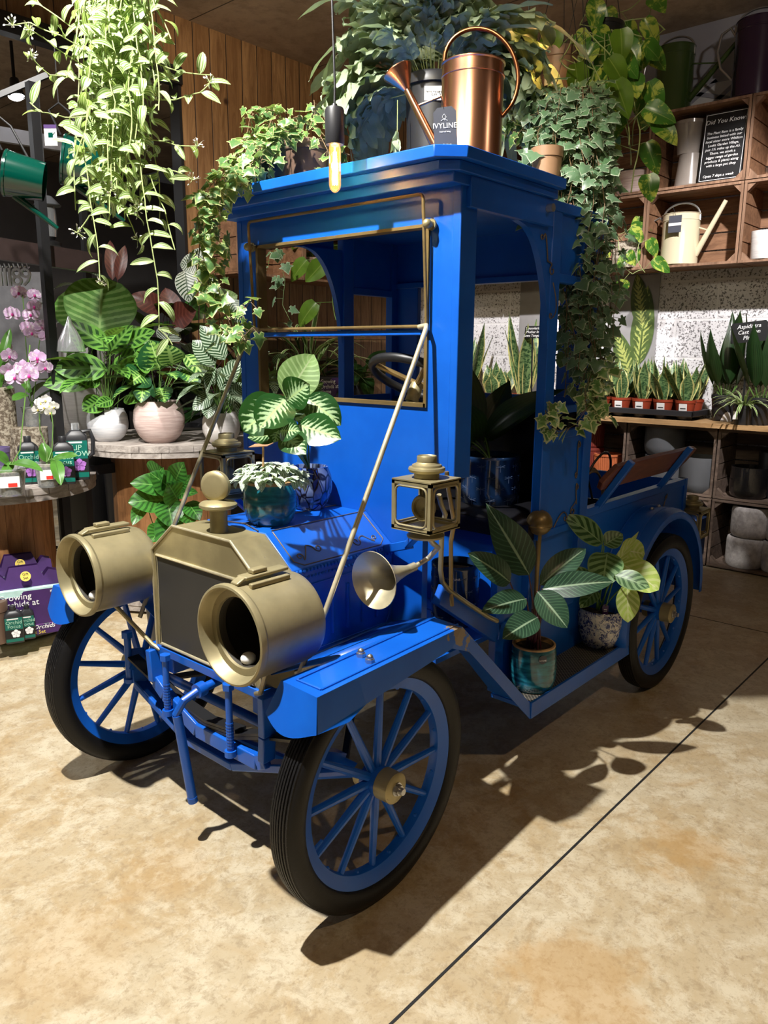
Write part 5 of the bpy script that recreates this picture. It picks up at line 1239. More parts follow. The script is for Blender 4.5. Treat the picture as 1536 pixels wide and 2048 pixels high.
for k, (aa, L_, e) in enumerate(((-1, .48, 28), (-1, .55, 10), (-.8, .55, -5), (-1, .42, 40), (-.7, .5, 15), (1, .5, 30), (1, .5, 15), (.8, .46, 45), (-.9, .5, 0), (1, .42, 5))):
    d = (vR*aa + v*r.uniform(-.4, .15)).normalized()*cos(RAD(e))+UPV*sin(RAD(e)); frond(P, (0, 0, .27), d, L_, r.uniform(.10, .14), r, 1.7)
frond(P, atd(795, 200, 2.95)-P.L, Vector((0, 0, -1)), .33, .11, r, .3)
P.done('stem_y')

# pothos in black hanging pot
def hangpot(name, label, px, py, d, R, H, mat, seed):
    loc = atd(px, py, d)-Vector((0, 0, H)); P = Pl(name, label, 'plant', loc)
    o = P.pot(cylpot(R, H, .72), mat, (R*.9, H*.88)); m = MB()
    for a in (.3, 2.4, 4.5): m.tube([(R*cos(a), R*sin(a), H*.95), (0, 0, H+.45)], .002, 4)
    m.tube([(0, 0, H+.45), (0, 0, ZC-loc.z)], .002, 4); m.build('hanging_wire', G['black'], P.o); return P, o
P, o = hangpot('hanging_pothos', 'marbled pothos in a round black hanging pot near the ceiling beside the crates', 1204, 52, 3.7, .105, .11, G['blackpl'], 1)
r = random.Random(51)
def vine(P, key, L, size, gap, r, shape='heart'):
    pts = wpts(P, L); sm = [pts[0]]
    for i in range(1, len(pts)): sm += curve(sm[-1], (sm[-1]+pts[i])/2+rdir(r)*.02, pts[i], 4)[1:]
    P.st.tube(sm, .0028, 6); acc = 0; mb = P.leafmb(key); sg = 1
    for a, b in zip(sm, sm[1:]):
        l = (b-a).length; dd = (b-a).normalized(); t = gap-acc
        while t < l:
            p = a+dd*t; o = dd.cross(CAMP-P.L-p).normalized()*sg+rdir(r)*.3; sg = -sg; q = p+o*size*.5+UPV*size*.15; P.st.tube([p, q], .0018, 4)
            leaf(mb, q, (o*.5-UPV*.75+rdir(r)*.25), (CAMP-P.L-q).normalized()+UPV*.3+rdir(r)*.3, size*r.uniform(.8, 1.15), size*r.uniform(.58, .72), shape, r.uniform(.2, .8), .10, .02, 8, 6, r=r); t += gap*r.uniform(.8, 1.2)
        acc = (acc+l) % gap
for L in ([(1200, 45, 3.7), (1260, 40, 3.65), (1300, 35, 3.6), (1330, 60, 3.55)], [(1200, 48, 3.7), (1250, 60, 3.65), (1300, 75, 3.6), (1290, 110, 3.6)], [(1220, 50, 3.7), (1260, 90, 3.6), (1270, 130, 3.55), (1262, 210, 3.5)], [(1200, 48, 3.7), (1255, 20, 3.7), (1280, 0, 3.7)],
          [(1200, 48, 3.7), (1170, 30, 3.6), (1160, 50, 3.55)], [(1215, 50, 3.65), (1245, 100, 3.55), (1240, 180, 3.5), (1250, 250, 3.5), (1262, 330, 3.5)], [(1200, 50, 3.65), (1190, 20, 3.7), (1180, -5, 3.7)], [(1225, 50, 3.65), (1285, 130, 3.6), (1270, 190, 3.6)], [(1240, 180, 3.5), (1290, 180, 3.5), (1270, 240, 3.5), (1265, 290, 3.5)],
          [(1215, 60, 3.6), (1232, 130, 3.4), (1248, 220, 3.3), (1258, 290, 3.25)], [(1225, 60, 3.6), (1268, 160, 3.4), (1280, 260, 3.3), (1268, 340, 3.25), (1262, 385, 3.25)], [(1210, 60, 3.6), (1210, 120, 3.3), (1225, 190, 3.2)]):
    vine(P, 'L_pothos', L, .135, .115, r)
P.done('stem_y')
P, o = hangpot('hanging_philodendron', 'heart-leaved climber in a tall brown hanging pot with a price label above the rear roof', 1118, 105, 3.4, .105, .26, G['brown_pot'], 2)
v = (CAMP-P.L); v.z = 0; v.normalize(); sd = Vector((-v.y, v.x, 0)); T = frame(v*.097+UPV*.12-sd*.03, sd, UPV)
m = MB(); m.box(-.026, .026, -.020, .020, 0, .001, 0, T); lb = m.build('price_label', G['white'], o); text('Philodendron\n14.99', .007, T @ Matrix.Translation((0, 0, .0015)), G['ink'], lb)
for L in ([(1118, 95, 3.4), (1150, 90, 3.3), (1165, 110, 3.25)], [(1118, 95, 3.4), (1145, 70, 3.3), (1120, 120, 3.2), (1150, 140, 3.2)], [(1118, 98, 3.4), (1180, 120, 3.3), (1200, 160, 3.2), (1215, 200, 3.15)], [(1118, 98, 3.4), (1090, 90, 3.3), (1075, 130, 3.25)],
          [(1130, 98, 3.4), (1170, 60, 3.3), (1200, 90, 3.3), (1220, 110, 3.25)], [(1118, 98, 3.4), (1060, 150, 3.3), (1030, 200, 3.3), (1020, 250, 3.3)], [(1130, 98, 3.35), (1190, 140, 3.25), (1180, 190, 3.2)]):
    vine(P, 'L_philo', L, .15, .15, r)
P.done('stem_y')

# ================================================================== wooden crates along the walls
def crate(loc, wd, ht, dp, rz, label, mat='crate', group=None, rowno=0):
    """open-fronted fruit crate; front faces local -x, width along y"""
    t = thing('wooden_crate', label, 'crate', loc, rz, group)
    g = G[mat]; pm = G['crate_post' if mat == 'crate' else 'crate_dark']; e = .014; gap = .012
    for nm, zz in (('bottom', .004), ('top', ht-e-.004)):
        m = MB(); n = 3; w_ = (dp-gap*(n-1))/n
        for i in range(n): m.box(i*(w_+gap), i*(w_+gap)+w_, .002, wd-.002, zz, zz+e)
        m.build(nm+'_slats', g, t, smooth=0)
    for nm, yy in (('side', .004), ('side', wd-e-.004)):
        m = MB(); n = 4; h_ = (ht-2*e-.01)/n
        for i in range(n): m.box(.004, dp-.004, yy, yy+e, e+.006+i*h_, e+.006+i*h_+h_-gap*.7)
        m.build(nm+'_slats', g, t, smooth=0)
    m = MB(); n = 4; h_ = (ht-2*e-.01)/n
    for i in range(n): m.box(dp-e, dp-.002, .006, wd-.006, e+.006+i*h_, e+.006+i*h_+h_-gap)
    m.build('back_slats', g, t, smooth=0)
    c = .055      # triangular corner blocks at the front
    for (y, sy) in ((e+.005, 1), (wd-e-.005, -1)):
        for (z, sz) in ((e+.005, 1), (ht-e-.005, -1)):
            m = MB(); T = Matrix(((0, 0, 1, 0), (1, 0, 0, 0), (0, 1, 0, 0), (0, 0, 0, 1))); m.prism([(y, z), (y+sy*c, z), (y, z+sz*c)][::sy*sz], T, .004, .055); m.build('corner_block', pm, t, smooth=0)
    m = MB()
    for y in (.0, wd-.018): m.box(-.004, .004, y, y+.018, .006, ht-.006)
    for z in (.0, ht-.018): m.box(-.006, .002, .0, wd, z, z+.018)
    m.build('front_edges', pm, t, smooth=0)
    return t
XC = 4.45; CW, CH, CD = .694, .552, .385
names_y = ['rightmost', 'second from right', 'third from right', 'fourth from right', 'fifth from right']
what = {(0, 0): 'cut by the right picture edge, lower wall row', (0, 1): 'holding the cream watering can', (0, 2): 'holding a speckled pot of pothos', (0, 3): 'low on the wall behind the cab', (0, 4): 'low on the wall nearest the corner',
        (1, 0): 'under the aubergine watering can', (1, 1): 'holding the Did You Know sign', (1, 2): 'high on the wall behind the hanging pothos', (1, 3): 'high on the wall behind the fern', (1, 4): 'high on the wall nearest the corner'}
for row in (0, 1):
    for c in range(5):
        crate((XC, .60-.70+c*.70, 2.245+row*.558), CW, CH, CD, 0, 'stained wooden crate mounted as a shelf, '+what[(row, c)], 'crate', 'crates mounted on the right wall')
wl = {(0, 0): 'bottom row at the picture edge', (0, 1): 'bottom row holding concrete pots', (0, 2): 'bottom row behind the truck tailgate', (0, 3): 'bottom row behind the load bed', (0, 4): 'bottom row behind the cab',
      (1, 0): 'upper row at the picture edge', (1, 1): 'holding the gloss black pot', (1, 2): 'holding matt grey pots', (1, 3): 'holding terracotta pots', (1, 4): 'upper row behind the cab'}
XL = 4.43
for row in (0, 1):
    for c in range(5):
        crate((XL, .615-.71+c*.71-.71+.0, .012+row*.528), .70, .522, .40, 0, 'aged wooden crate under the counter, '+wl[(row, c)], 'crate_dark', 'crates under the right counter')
m = MB()
for i in range(4): m.box(4.36+i*.118, 4.36+i*.118+.114, -1.3, 3.45, 1.070, 1.104)
t = m.build('counter_top', G['edge_wood'], smooth=0); tag(t, 'long plank counter on wooden crates along the white block wall', 'counter')
ZT = 1.104
# --- left wall crates
for c in range(3):
    crate((2.36+c*.70+.694, 3.62, 2.19), CW, CH, CD, pi/2, 'stained wooden crate on the plank wall, '+['nearest the opening', 'seen through the windscreen', 'nearest the corner'][c], 'crate', 'crates mounted on the plank wall')
for row in (0, 1):
    for c in range(3):
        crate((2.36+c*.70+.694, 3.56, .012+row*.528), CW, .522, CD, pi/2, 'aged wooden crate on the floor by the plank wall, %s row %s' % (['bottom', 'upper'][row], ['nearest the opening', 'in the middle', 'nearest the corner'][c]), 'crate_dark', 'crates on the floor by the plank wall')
m = MB(); m.box(2.35, 4.35, 3.50, 4.0, 1.070, 1.104); tag(m.build('plank_shelf', G['crate'], smooth=0), 'plank shelf on crates along the wooden wall behind the truck', 'shelf')
m = MB(); m.box(2.45, 4.4, 3.66, 3.98, 1.72, 1.75); tag(m.build('wall_shelf', G['crate'], smooth=0), 'narrow dark wooden shelf fixed half way up the plank wall', 'shelf')

# ================================================================== things in and on the right-hand crates
def pot(name, label, cat, px, py, x, R, H, mat, prof=None, group=None, n=40, z=None, ax='x'):
    p = at(px, py, ax, x)
    if z is not None: p.z = z
    t = MB(); t.lathe(prof or cylpot(R, H, .9, False), n); o = t.build(name, mat, smooth=45); o.location = p; tag(o, label, cat, group); return o
Z2, Z1 = 2.245+.02, 2.803+.02; ZL2, ZL1 = .012+.02, .540+.02
# top of the upper crates
ZTOP = 2.245+.558+.552+.002
def canp(px, x, z, R, H, mat, az, label, spout, name='watering_can', **k):
    p = at(px, 200, 'x', x); p.z = z; return can(name, label, 'watering can', p, R, H, mat, G['steel'], az, 'enamelled watering cans on the crates', False, spout=spout, **k)
canp(1345, 4.60, ZTOP, .135, .46, G['green_en'], RAD(-88), 'olive green watering can with a steel handle on top of the wall crates', ((.12, 0, .09), (.46, 0, .44)))
canp(1506, 4.60, ZTOP+.0, .15, .50, G['purple_en'], RAD(-80), 'aubergine watering can standing on the wall crates at the picture edge', ((.13, 0, .10), (.5, 0, .46)))
t = canp(1383, 4.57, Z2, .135, .37, G['cream_en'], RAD(-88), 'cream watering can standing inside a wall crate', ((.12, 0, .07), (.31, 0, .44)))
m = MB(); T = frame((.0, -.0, 0), (0, -1, 0), (0, 0, 1)); T.translation = at(1350, 448, 'x', 4.40); m.box(-.045, .045, -.045, .045, 0, .002, 0, T)
tt = thing('swing_tag', 'navy tag with a white band hanging on the cream watering can', 'tag', T.translation); 
m = MB(); T = frame((0, 0, 0), (0, -1, 0), (0, 0, 1)); m.box(-.048, .048, -.06, .06, 0, .002, 0, T); c_ = m.build('card', G['slate'], tt, smooth=0)
m = MB(); m.box(-.048, .048, -.012, .008, .002, .003, 0, T); m.build('card_band', G['white'], c_, smooth=0); m = MB(); m.tube([(0, 0, .06), (.02, .03, .12)], .0015, 5); m.build('string', G['black'], tt)
# painted panel leaning on the wall behind the cans
t = thing('framed_print', 'white print with grey timber frame lines on the wall between the two tall watering cans', 'picture', (4.80, .98, 3.36))
m = MB(); m.box(0, .02, -.36, .36, .02, .24); m.build('board', G['white'], t, smooth=0); m = MB()
for a, b in (((-.002, -.36, .02), (-.002, .36, .24)), ((-.002, .1, .02), (-.002, -.2, .24)), ((-.002, -.36, .02), (-.002, .36, .02)), ((-.002, -.36, .24), (-.002, .36, .24)), ((-.002, .34, .02), (-.002, .0, .24))): m.bar(a, b, .03, .004, up=(1, 0, 0))
m.build('frame_lines', G['plaster'], t, smooth=0)
# taupe vases, sign
pv = [(.0, 0), (.105, 0), (.107, .01), (.080, .20), (.078, .215), (.070, .215), (.068, .20)]
pot('tapered_vase', 'taupe glazed vase standing upside down in a crate, lower of the stacked pair', 'vase', 1378, 365, 4.60, 0, 0, G['taupe'], [(.0, 0), (.112, 0), (.113, .012), (.107, .016), (.084, .232), (.0, .232)], 'taupe vases stacked mouth to mouth', z=Z1)
pot('tapered_vase', 'taupe glazed vase stacked mouth up on an upturned one beside the sign', 'vase', 1378, 300, 4.60, 0, 0, G['taupe'], [(.0, 0), (.082, 0), (.106, .20), (.112, .205), (.113, .228), (.106, .228), (.100, .20), (0, .19)], 'taupe vases stacked mouth to mouth', z=Z1+.234)
pot('grey_vase', 'small grey ribbed vase half hidden behind the Did You Know sign', 'vase', 1468, 350, 4.68, 0, 0, G['greypot'], cylpot(.075, .22, .75), z=Z1)
t = thing('shop_sign', 'black shop sign headed Did You Know with white lettering, leaning in a crate', 'sign', at(1437, 361, 'x', 4.47)); t.location.z = Z1
T = frame((0, 0, 0), (0, -1, .0), (.12, -.13, 1)); m = MB(); m.box(-.15, .15, 0, .48, -.006, 0, 0, T); b_ = m.build('board', G['board'], t, smooth=0)
m = MB()
for a, b in (((-.14, .012), (.14, .012)), ((.14, .012), (.14, .468)), ((.14, .468), (-.14, .468)), ((-.14, .468), (-.14, .012))): m.bar(T @ Vector((*a, .001)), T @ Vector((*b, .001)), .003, .003)
m.build('border_line', G['chalk'], b_)
text('Did You Know?', .044, T @ Matrix.Translation((0, .415, .001)), G['chalk'], t, shear=.15)
text('The Plant Barn is a family\nbusiness linked with our\nlocal sister store Whilton\nLocks Garden Village,\njust 1½ miles up the A5.\nThere, we stock a\nbigger range of garden\nproducts & plants along\nwith a large pet shop', .0245, T @ Matrix.Translation((0, .225, .001)), G['chalk'], t, line=1.15, shear=.15)
text('Open 7 days a week', .026, T @ Matrix.Translation((-.01, .04, .001)), G['chalk'], t, shear=.15)
pot('plant_pot', 'white glazed pot with a bare clay base in the crate at the right picture edge', 'plant pot', 1527, 515, 4.52, .095, .19, G['cream_pot'], z=Z2)
pot('speckled_pot', 'pink speckled pot behind the hanging pothos in an upper wall crate', 'plant pot', 1268, 380, 4.58, .14, .16, G['pink'], z=Z1)
p = at(1252, 535, 'x', 4.50); p.z = Z2; P = Pl('potted_pothos', 'small pothos in a speckled pot in a lower wall crate', 'plant', p)
P.pot(cylpot(.115, .19, .9, False), G['bark'], (.10, .17)); r = random.Random(8)
for L in ([(1252, 490, 6.1), (1262, 460, 6.1), (1285, 455, 6.0)], [(1252, 490, 6.1), (1280, 480, 5.9), (1275, 520, 5.85), (1290, 545, 5.85)], [(1250, 490, 6.1), (1235, 470, 5.9), (1240, 520, 5.8), (1265, 548, 5.8), (1285, 540, 5.8)]): vine(P, 'L_pothos', L, .15, .12, r)
P.done('stem_y')
# lower crates
for px, py, x, R, H, zz, lab in ((1328, 975, 4.60, .165, .25, ZL1, 'matt grey round pot, bottom of a stack behind the bench plank'), (1328, 900, 4.60, .155, .235, ZL1+.252, 'matt grey round pot, top of a stack under the counter'), (1398, 985, 4.56, .155, .27, ZL1, 'matt grey round pot standing alone beside the stack')):
    pot('grey_pot', lab, 'plant pot', px, py, x, R, H, G['greypot'], [(0, 0), (R*.8, 0), (R*.95, .03), (R, .07), (R, H), (R-.012, H), (R-.014, H*.8)], 'matt grey pots under the counter', z=zz)
pot('black_pot', 'gloss black hammered pot in a lower crate', 'plant pot', 1496, 990, 4.55, .135, .23, G['glossblack'], [(0, 0), (.115, 0), (.130, .02), (.136, .06), (.136, .23), (.124, .23), (.122, .18)], z=ZL1)
pot('black_cylinder_pot', 'tall black pot at the picture edge behind the gloss black pot', 'plant pot', 1545, 960, 4.68, .11, .34, G['blackpl'], z=ZL1)
cp_ = lambda R, H: [(0, 0), (R*.86, 0), (R*.97, .02), (R, .06), (R, H*.86), (R*.97, H*.96), (R*.9, H), (R*.84, H), (R*.82, H*.85)]
for px, zz, lab in ((1494, ZL2, 'rounded concrete pot, bottom of the left stack near the floor'), (1499, ZL2+.235, 'rounded concrete pot, top of the left stack near the floor'), (1561, ZL2, 'concrete pot at the picture edge, bottom of its stack'), (1564, ZL2+.235, 'concrete pot at the picture edge, top of its stack')):
    pot('concrete_pot', lab, 'plant pot', px, 1080, 4.55, .14, .23, G['concrete'], cp_(.142 if 'left' in lab else .12, .23), 'concrete pots in the bottom crate', z=zz)
def ribbed(name, label, px, x, z, R, H, mat):
    m = MB(); vs = []; n = 40
    for zz, rr in ((0, .88), (H*.06, .96), (H*.9, 1), (H*.92, 1.03), (H, 1.03), (H, .9), (H*.8, .88)):
        for k in range(n*2):
            a = pi*k/n; q = R*rr*(1 if (k % 2 or rr > 1.01 or rr < .9) else .965); vs.append((q*cos(a), q*sin(a), zz))
    N = n*2; m.add(vs, [(i*N+k, i*N+(k+1) % N, (i+1)*N+(k+1) % N, (i+1)*N+k) for i in range(6) for k in range(N)]); m.add([(0, 0, 0)]+vs[:N], [(0, 1+(k+1) % N, 1+k) for k in range(N)])
    o = m.build(name, mat, smooth=20); p = at(px, 920, 'x', x); p.z = z; o.location = p; tag(o, label, 'plant pot')
ribbed('ribbed_pot', 'orange ribbed terracotta pot in a crate behind the truck bed', 1216, 4.58, ZL1, .115, .22, G['terra_rib'])
ribbed('ribbed_pot', 'dark red ribbed pot, lower of two stacked beside the orange one', 1180, 4.60, ZL1, .11, .26, G['terra_red'])
ribbed('ribbed_pot', 'dark red ribbed pot, upper of two stacked beside the orange one', 1180, 4.60, ZL1+.262, .11, .25, G['terra_red'])
m = MB(); m.box(0, .30, -.22, .18, 0, .30); m.box(-.006, 0, -.20, .16, .02, .28); o = m.build('blue_box', G['slate'] if 0 else plain('slate_blue', (.06, .11, .30), .6)); o.location = (4.46, .94, ZL2+.0); tag(o, 'plain slate blue box in the bottom crate behind the tailgate', 'box')
# --- blue trugs and black handled baskets lying in the truck bed
for k, (x, y, lab) in enumerate(((1.62, .45, 'black basket with hooped handles in the front of the truck bed'), (1.95, .42, 'black plastic wrapped basket with handles in the rear of the truck bed'))):
    t = thing('handled_basket', lab, 'basket', (x, y, .622))
    m = MB(); m.lathe([(0, 0), (.12, 0), (.165, .24), (.170, .245), (.170, .255), (.160, .255), (.115, .01)], 28); m.build('basket_body', G['vinyl'], t, smooth=40)
    for s in (-1, 1):
        m = MB(); m.tube([Vector((.165*cos(u)*.98, s*.03+s*.07*sin(u), .25+.27*sin(u)-(.0))) for u in [pi*i/16 for i in range(17)]], .006, 8); m.build('handle', G['black'], t)
    m = MB()
    for q in range(3): m.tube([Vector((-.12+.05*q+.15*cos(u), -.1+.03*q, .24+.20*sin(u))) for u in [pi*i/12 for i in range(13)]], .005, 6)
    m.build('cane_hoops', G['stem_w'], t)
# --- on the counter
def snake(name, label, p, n, L, wd, R, H, mat, r, group=None, lab=True, spread=.5):
    P = Pl(name, label, 'plant', p, group)
    o = P.pot([(0, 0), (R*.78, 0), (R*.95, H*.78), (R, H*.8), (R*1.02, H), (R*.93, H), (R*.9, H*.85)], mat, (R*.9, H*.88), n=24)
    mb = P.leafmb('L_sans')
    for i in range(n):
        a = i*2.4+r.random()*.5; h = Vector((cos(a), sin(a), 0)); e = r.uniform(.08, spread)
        leaf(mb, h*R*.35*r.random()+UPV*H*.85, h*e+UPV, h, r.uniform(*L), wd*r.uniform(.8, 1.1), 'sword', r.uniform(-.35, .15), .16, .03, 10, 4, twist=r.uniform(-.4, .4), r=r)
    if lab:
        m = MB(); T = frame((-R*.94, -.01, H*.5), (0.12, -1, 0), (-.15, 0, 1)); m.box(-R*.38, R*.38, -H*.26, H*.26, 0, .001, 0, T); l_ = m.build('label', G['white'], o, smooth=0)
        m = MB(); m.box(-R*.26, R*.26, -H*.12, -H*.05, .001, .002, 0, T); m.build('label_print', G['ink'], l_, smooth=0)
    P.done(); return P
t = thing('seed_tray', 'black plastic tray holding small snake plants on the counter', 'tray', (4.62, 1.26, ZT))
m = MB(); m.box(-.17, .17, -.44, .44, .035, .045); m.box(-.18, -.165, -.45, .45, .03, .075); m.box(.165, .18, -.45, .45, .03, .075); m.box(-.18, .18, -.45, -.435, .03, .075); m.box(-.18, .18, .435, .45, .03, .075)
for i in range(5):
    for j in (-1, 1): m.lathe([(.0, 0), (.055, 0), (.065, .04)], 14, Matrix.Translation((j*.085, -.35+i*.175, 0)))
m.build('tray', G['blackpl'], t, bevel=.004)
wordx = ['first', 'second', 'third', 'fourth', 'fifth']; r = random.Random(61)
for j in (0, 1):
    for i in range(5):
        snake('snake_plant', 'small yellow-edged snake plant in a terracotta pot, %s from the left in the %s row of the tray' % (wordx[i], ['front', 'back'][j]) if 0 else 'small snake plant, %s from left in the %s row of the black tray' % (wordx[i], ['front', 'back'][j]),
              Vector((4.535+j*.17, 1.26+.35-i*.175, ZT+.047)), 7, (.24, .36), .098, .078, .105, G['nursery'], r, 'small snake plants in the tray', j == 0, .55)
for px, x, n, L, lab in ((1048, 4.62, 8, (.45, .78), 'tall snake plant in a terracotta pot seen through the cab beside its chalk tag'), (938, 4.62, 8, (.45, .72), 'tall snake plant seen through the cab beside the front post'), (985, 4.55, 6, (.2, .34), 'short snake plant between the two tall ones seen through the cab'), (1003, 4.62, 6, (.22, .38), 'short snake plant just right of another seen through the cab')):
    p = at(px, 760, 'x', x); p.z = ZT; snake('snake_plant', lab, p, n, L, .13, .11 if 'tall' in lab else .07, .14 if 'tall' in lab else .1, G['nursery'], r, None, True, .4)
def chalktag(px, py, x, body, label, w_, h_, stick=True, size=.03, tilt=0):
    p = at(px, py, 'x', x); t = thing('chalk_tag', label, 'tag', (p.x, p.y, p.z))
    T = frame((0, 0, 0), (0, -1, tilt), (.1, 0, 1)); m = MB(); m.prism([(-w_, -h_), (w_*.9, -h_), (w_, -h_*.8), (w_, h_*.8), (w_*.9, h_), (-w_*.9, h_), (-w_, h_*.7)], T, -.003, 0); b_ = m.build('slate', G['board'], t, smooth=0)
    text(body, size, T @ Matrix.Translation((0, 0, .0015)), G['chalk'], t, shear=.2)
    m = MB(); m.bar((0.004, 0, -h_), (.03, .0, -(p.z-ZT-.1)), .014, .004); m.build('stake', G['board'], t); return t
chalktag(1065, 664, 4.46, 'Sansevieria\nMother In\nLaws Tongue', 'black chalk tag reading Sansevieria Mother In Laws Tongue', .078, .052, size=.031)
chalktag(1498, 664, 4.44, 'Aspidistra\nCast Iron\nPlant', 'black chalk tag reading Aspidistra Cast Iron Plant', .125, .072, size=.040, tilt=.10)
# aspidistras, spider plant, mug
def aspi(px, lab, n, L, r, R=.10, H=.2, x=4.55):
    p = at(px, 800, 'x', x); p.z = ZT; P = Pl('potted_aspidistra', lab, 'plant', p); P.pot(cylpot(R, H, .78), G['blackpl'], (R*.9, H*.85)); mb = P.leafmb('L_aspi')
    for i in range(n):
        a = i*2.4+.4; h = Vector((cos(a), sin(a), 0)); b = h*R*.3+UPV*H*.85; d = h*r.uniform(.1, .75)+UPV; q = b+d*.10; P.st.tube([b, q], .005, 5)
        leaf(mb, q, d, UPV*.3-h, r.uniform(*L), r.uniform(.11, .15), 'lance', -r.uniform(.2, .9), .18, .02, 10, 4, r=r)
    P.done('stem_g')
aspi(1450, 'upright aspidistra in a black pot behind the spider plant', 8, (.42, .62), r, x=4.68); aspi(1522, 'arching aspidistra in a black pot at the right edge of the counter', 9, (.45, .62), r, x=4.52)
p = at(1487, 825, 'x', 4.44); p.z = ZT; P = Pl('spider_plant', 'small spider plant in a black plastic pot on the counter front', 'plant', p); o = P.pot(cylpot(.075, .14, .8), G['blackpl'], (.065, .12)); mb = P.leafmb('L_spider')
for i in range(60):
    a = i*2.4; h = Vector((cos(a), sin(a), 0)); leaf(mb, h*.02+UPV*.12, h*r.uniform(.1, 1.1)+UPV, UPV-h*.2, r.uniform(.16, .30), .014, 'strap', r.uniform(.9, 2.2), .1, 0, 8, 2, r=r)
m = MB(); T = frame((-.068, .03, .07), (.4, -1, 0), (0, 0, 1)); m.box(-.02, .02, -.03, .03, 0, .001, 0, T); m.build('price_label', G['white'], o, smooth=0); P.done()
pot('plant_pot', 'white ceramic mug pot with a clay foot behind the spider plant', 'plant pot', 1452, 800, 4.66, .065, .17, G['cream_pot'], z=ZT)
# photo panels on the block wall
def panel(y0, y1, z0, z1, label, seed, leaves=True):
    t = thing('photo_panel', label, 'poster', (4.845, (y0+y1)/2, z0)); w2 = (y1-y0)/2
    m = MB(); m.box(-.012, 0, -w2, w2, 0, z1-z0); m.build('panel', plain('pale_grey_print', (.34, .33, .33), .12, 0, .2, 2, 0, .5, .5), t, smooth=0)
    if leaves:
        L_ = MB(); r = random.Random(seed)
        for k_, (b, e, w_) in enumerate((((-.05, .0), (-.02, .50), .14), ((-.08, .05), (.13, .40), .10), ((-.05, .15), (.15, .62), .17), ((-.08, .3), (-.12, .95), .20), ((-.0, .05), (.14, .22), .10), ((-.1, .6), (-.02, 1.05), .16))):
            p0 = Vector((-.013-.0015*k_, b[0], b[1]+.1)); p1 = Vector((-.013-.0015*k_, e[0], e[1]+.1)); leaf(L_, p0, p1-p0, (-1, 0, 0), (p1-p0).length, w_, 'oval', 0, 0, 0, 10, 4, r=r)
            L_.bar((-.0135, -.08, 0), p0, .014, .002)
        L_.build('leaf_print', leafmat('printed_leaf', (.07, .11, .03), light=(.38, .42, .12), pat='feather', freq=12, rough=.4, trans=0), t, smooth=0)
panel(1.31, 1.74, ZT, 2.24, 'tall glossy photo panel of patterned leaves on the block wall', 3)
panel(2.24, 2.62, ZT, 2.24, 'pale glossy photo panel on the block wall seen through the cab', 4, False)
for i, (px, lab) in enumerate(((880, 'hidden'),)): pass

# ================================================================== by the plank wall (seen through the windscreen)
ry = random.Random(71)
def bushy(name, label, p, key, n, L, ratio, R, H, potmat, r, shape='oval', stalk=(.08, .25), el=(35, 85), lel=(-20, 50), bend=.7, stem='stem_g', pottype='cyl', wave=.03, soil=True, fold=.12, nv=7):
    P = Pl(name, label, 'plant', p)
    P.pot(cylpot(R, H, .8) if pottype == 'cyl' else bowl(R, H, .55, .82), potmat, (R*.8, H*.88), n=36)
    rosette(P, key, (0, 0, H*.85), n, stalk, L, ratio, el, lel, shape, bend, fold, wave, r=r, nv=nv, spread=R*.5); return P
P = bushy('dracaena', 'green and white strap-leaved plant on the plank shelf seen through the windscreen', Vector((3.15, 3.68, ZT)), 'L_spider', 46, (.35, .60), .075, .10, .22, G['blackpl'], ry, 'lance', (.15, .45), (50, 90), (0, 75), 1.3); P.done()
P = bushy('leafy_houseplant', 'dark silvery plant on the plank shelf behind the windscreen corner', Vector((2.72, 3.66, ZT)), 'L_net', 30, (.25, .36), .35, .10, .2, G['blackpl'], ry); P.done()
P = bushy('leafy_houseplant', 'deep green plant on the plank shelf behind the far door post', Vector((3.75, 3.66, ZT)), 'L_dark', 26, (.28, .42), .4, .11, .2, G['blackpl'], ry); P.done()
P = bushy('trailing_houseplant', 'ivy and philodendron trailing from a shelf crate behind the windscreen', Vector((3.30, 3.78, 2.21)), 'L_philo', 8, (.16, .24), .7, .09, .16, G['blackpl'], ry, 'heart'); r = random.Random(9)
for L in ([(648, 520, 5.7), (660, 480, 5.5), (640, 500, 5.4), (665, 590, 5.3), (672, 640, 5.3)], [(648, 520, 5.6), (690, 490, 5.4), (680, 560, 5.3)]): vine(P, 'L_philo', L, .20, .16, r)
ivytrail(P, 'L_ivy', wpts(P, [(560, 490, 5.4), (540, 510, 5.3), (535, 540, 5.3)]), .07, .04, r); ivytrail(P, 'L_ivy', wpts(P, [(555, 500, 5.3), (570, 560, 5.25), (565, 610, 5.2), (580, 640, 5.2)]), .07, .06, r); P.done()
pot('pink_pot', 'pink white-patterned pot in the plank wall crate seen through the windscreen', 'plant pot', 618, 555, 3.78, .09, .18, G['pink'], z=2.215, ax='y')
pot('white_pot', 'white dimpled pot in the plank wall crate left of the cab', 'plant pot', 472, 545, 3.76, .085, .17, G['cream_pot'], z=2.215, ax='y')
pot('pink_bag', 'folded pink paper wrap standing beside the patterned pink pot', 'wrap', 583, 555, 3.85, .07, .30, G['lilac'] if 0 else plain('pink_paper', (.62, .16, .20), .6), [(0, 0), (.05, 0), (.075, .30), (.07, .31), (0, .28)], z=2.215, ax='y', n=9)
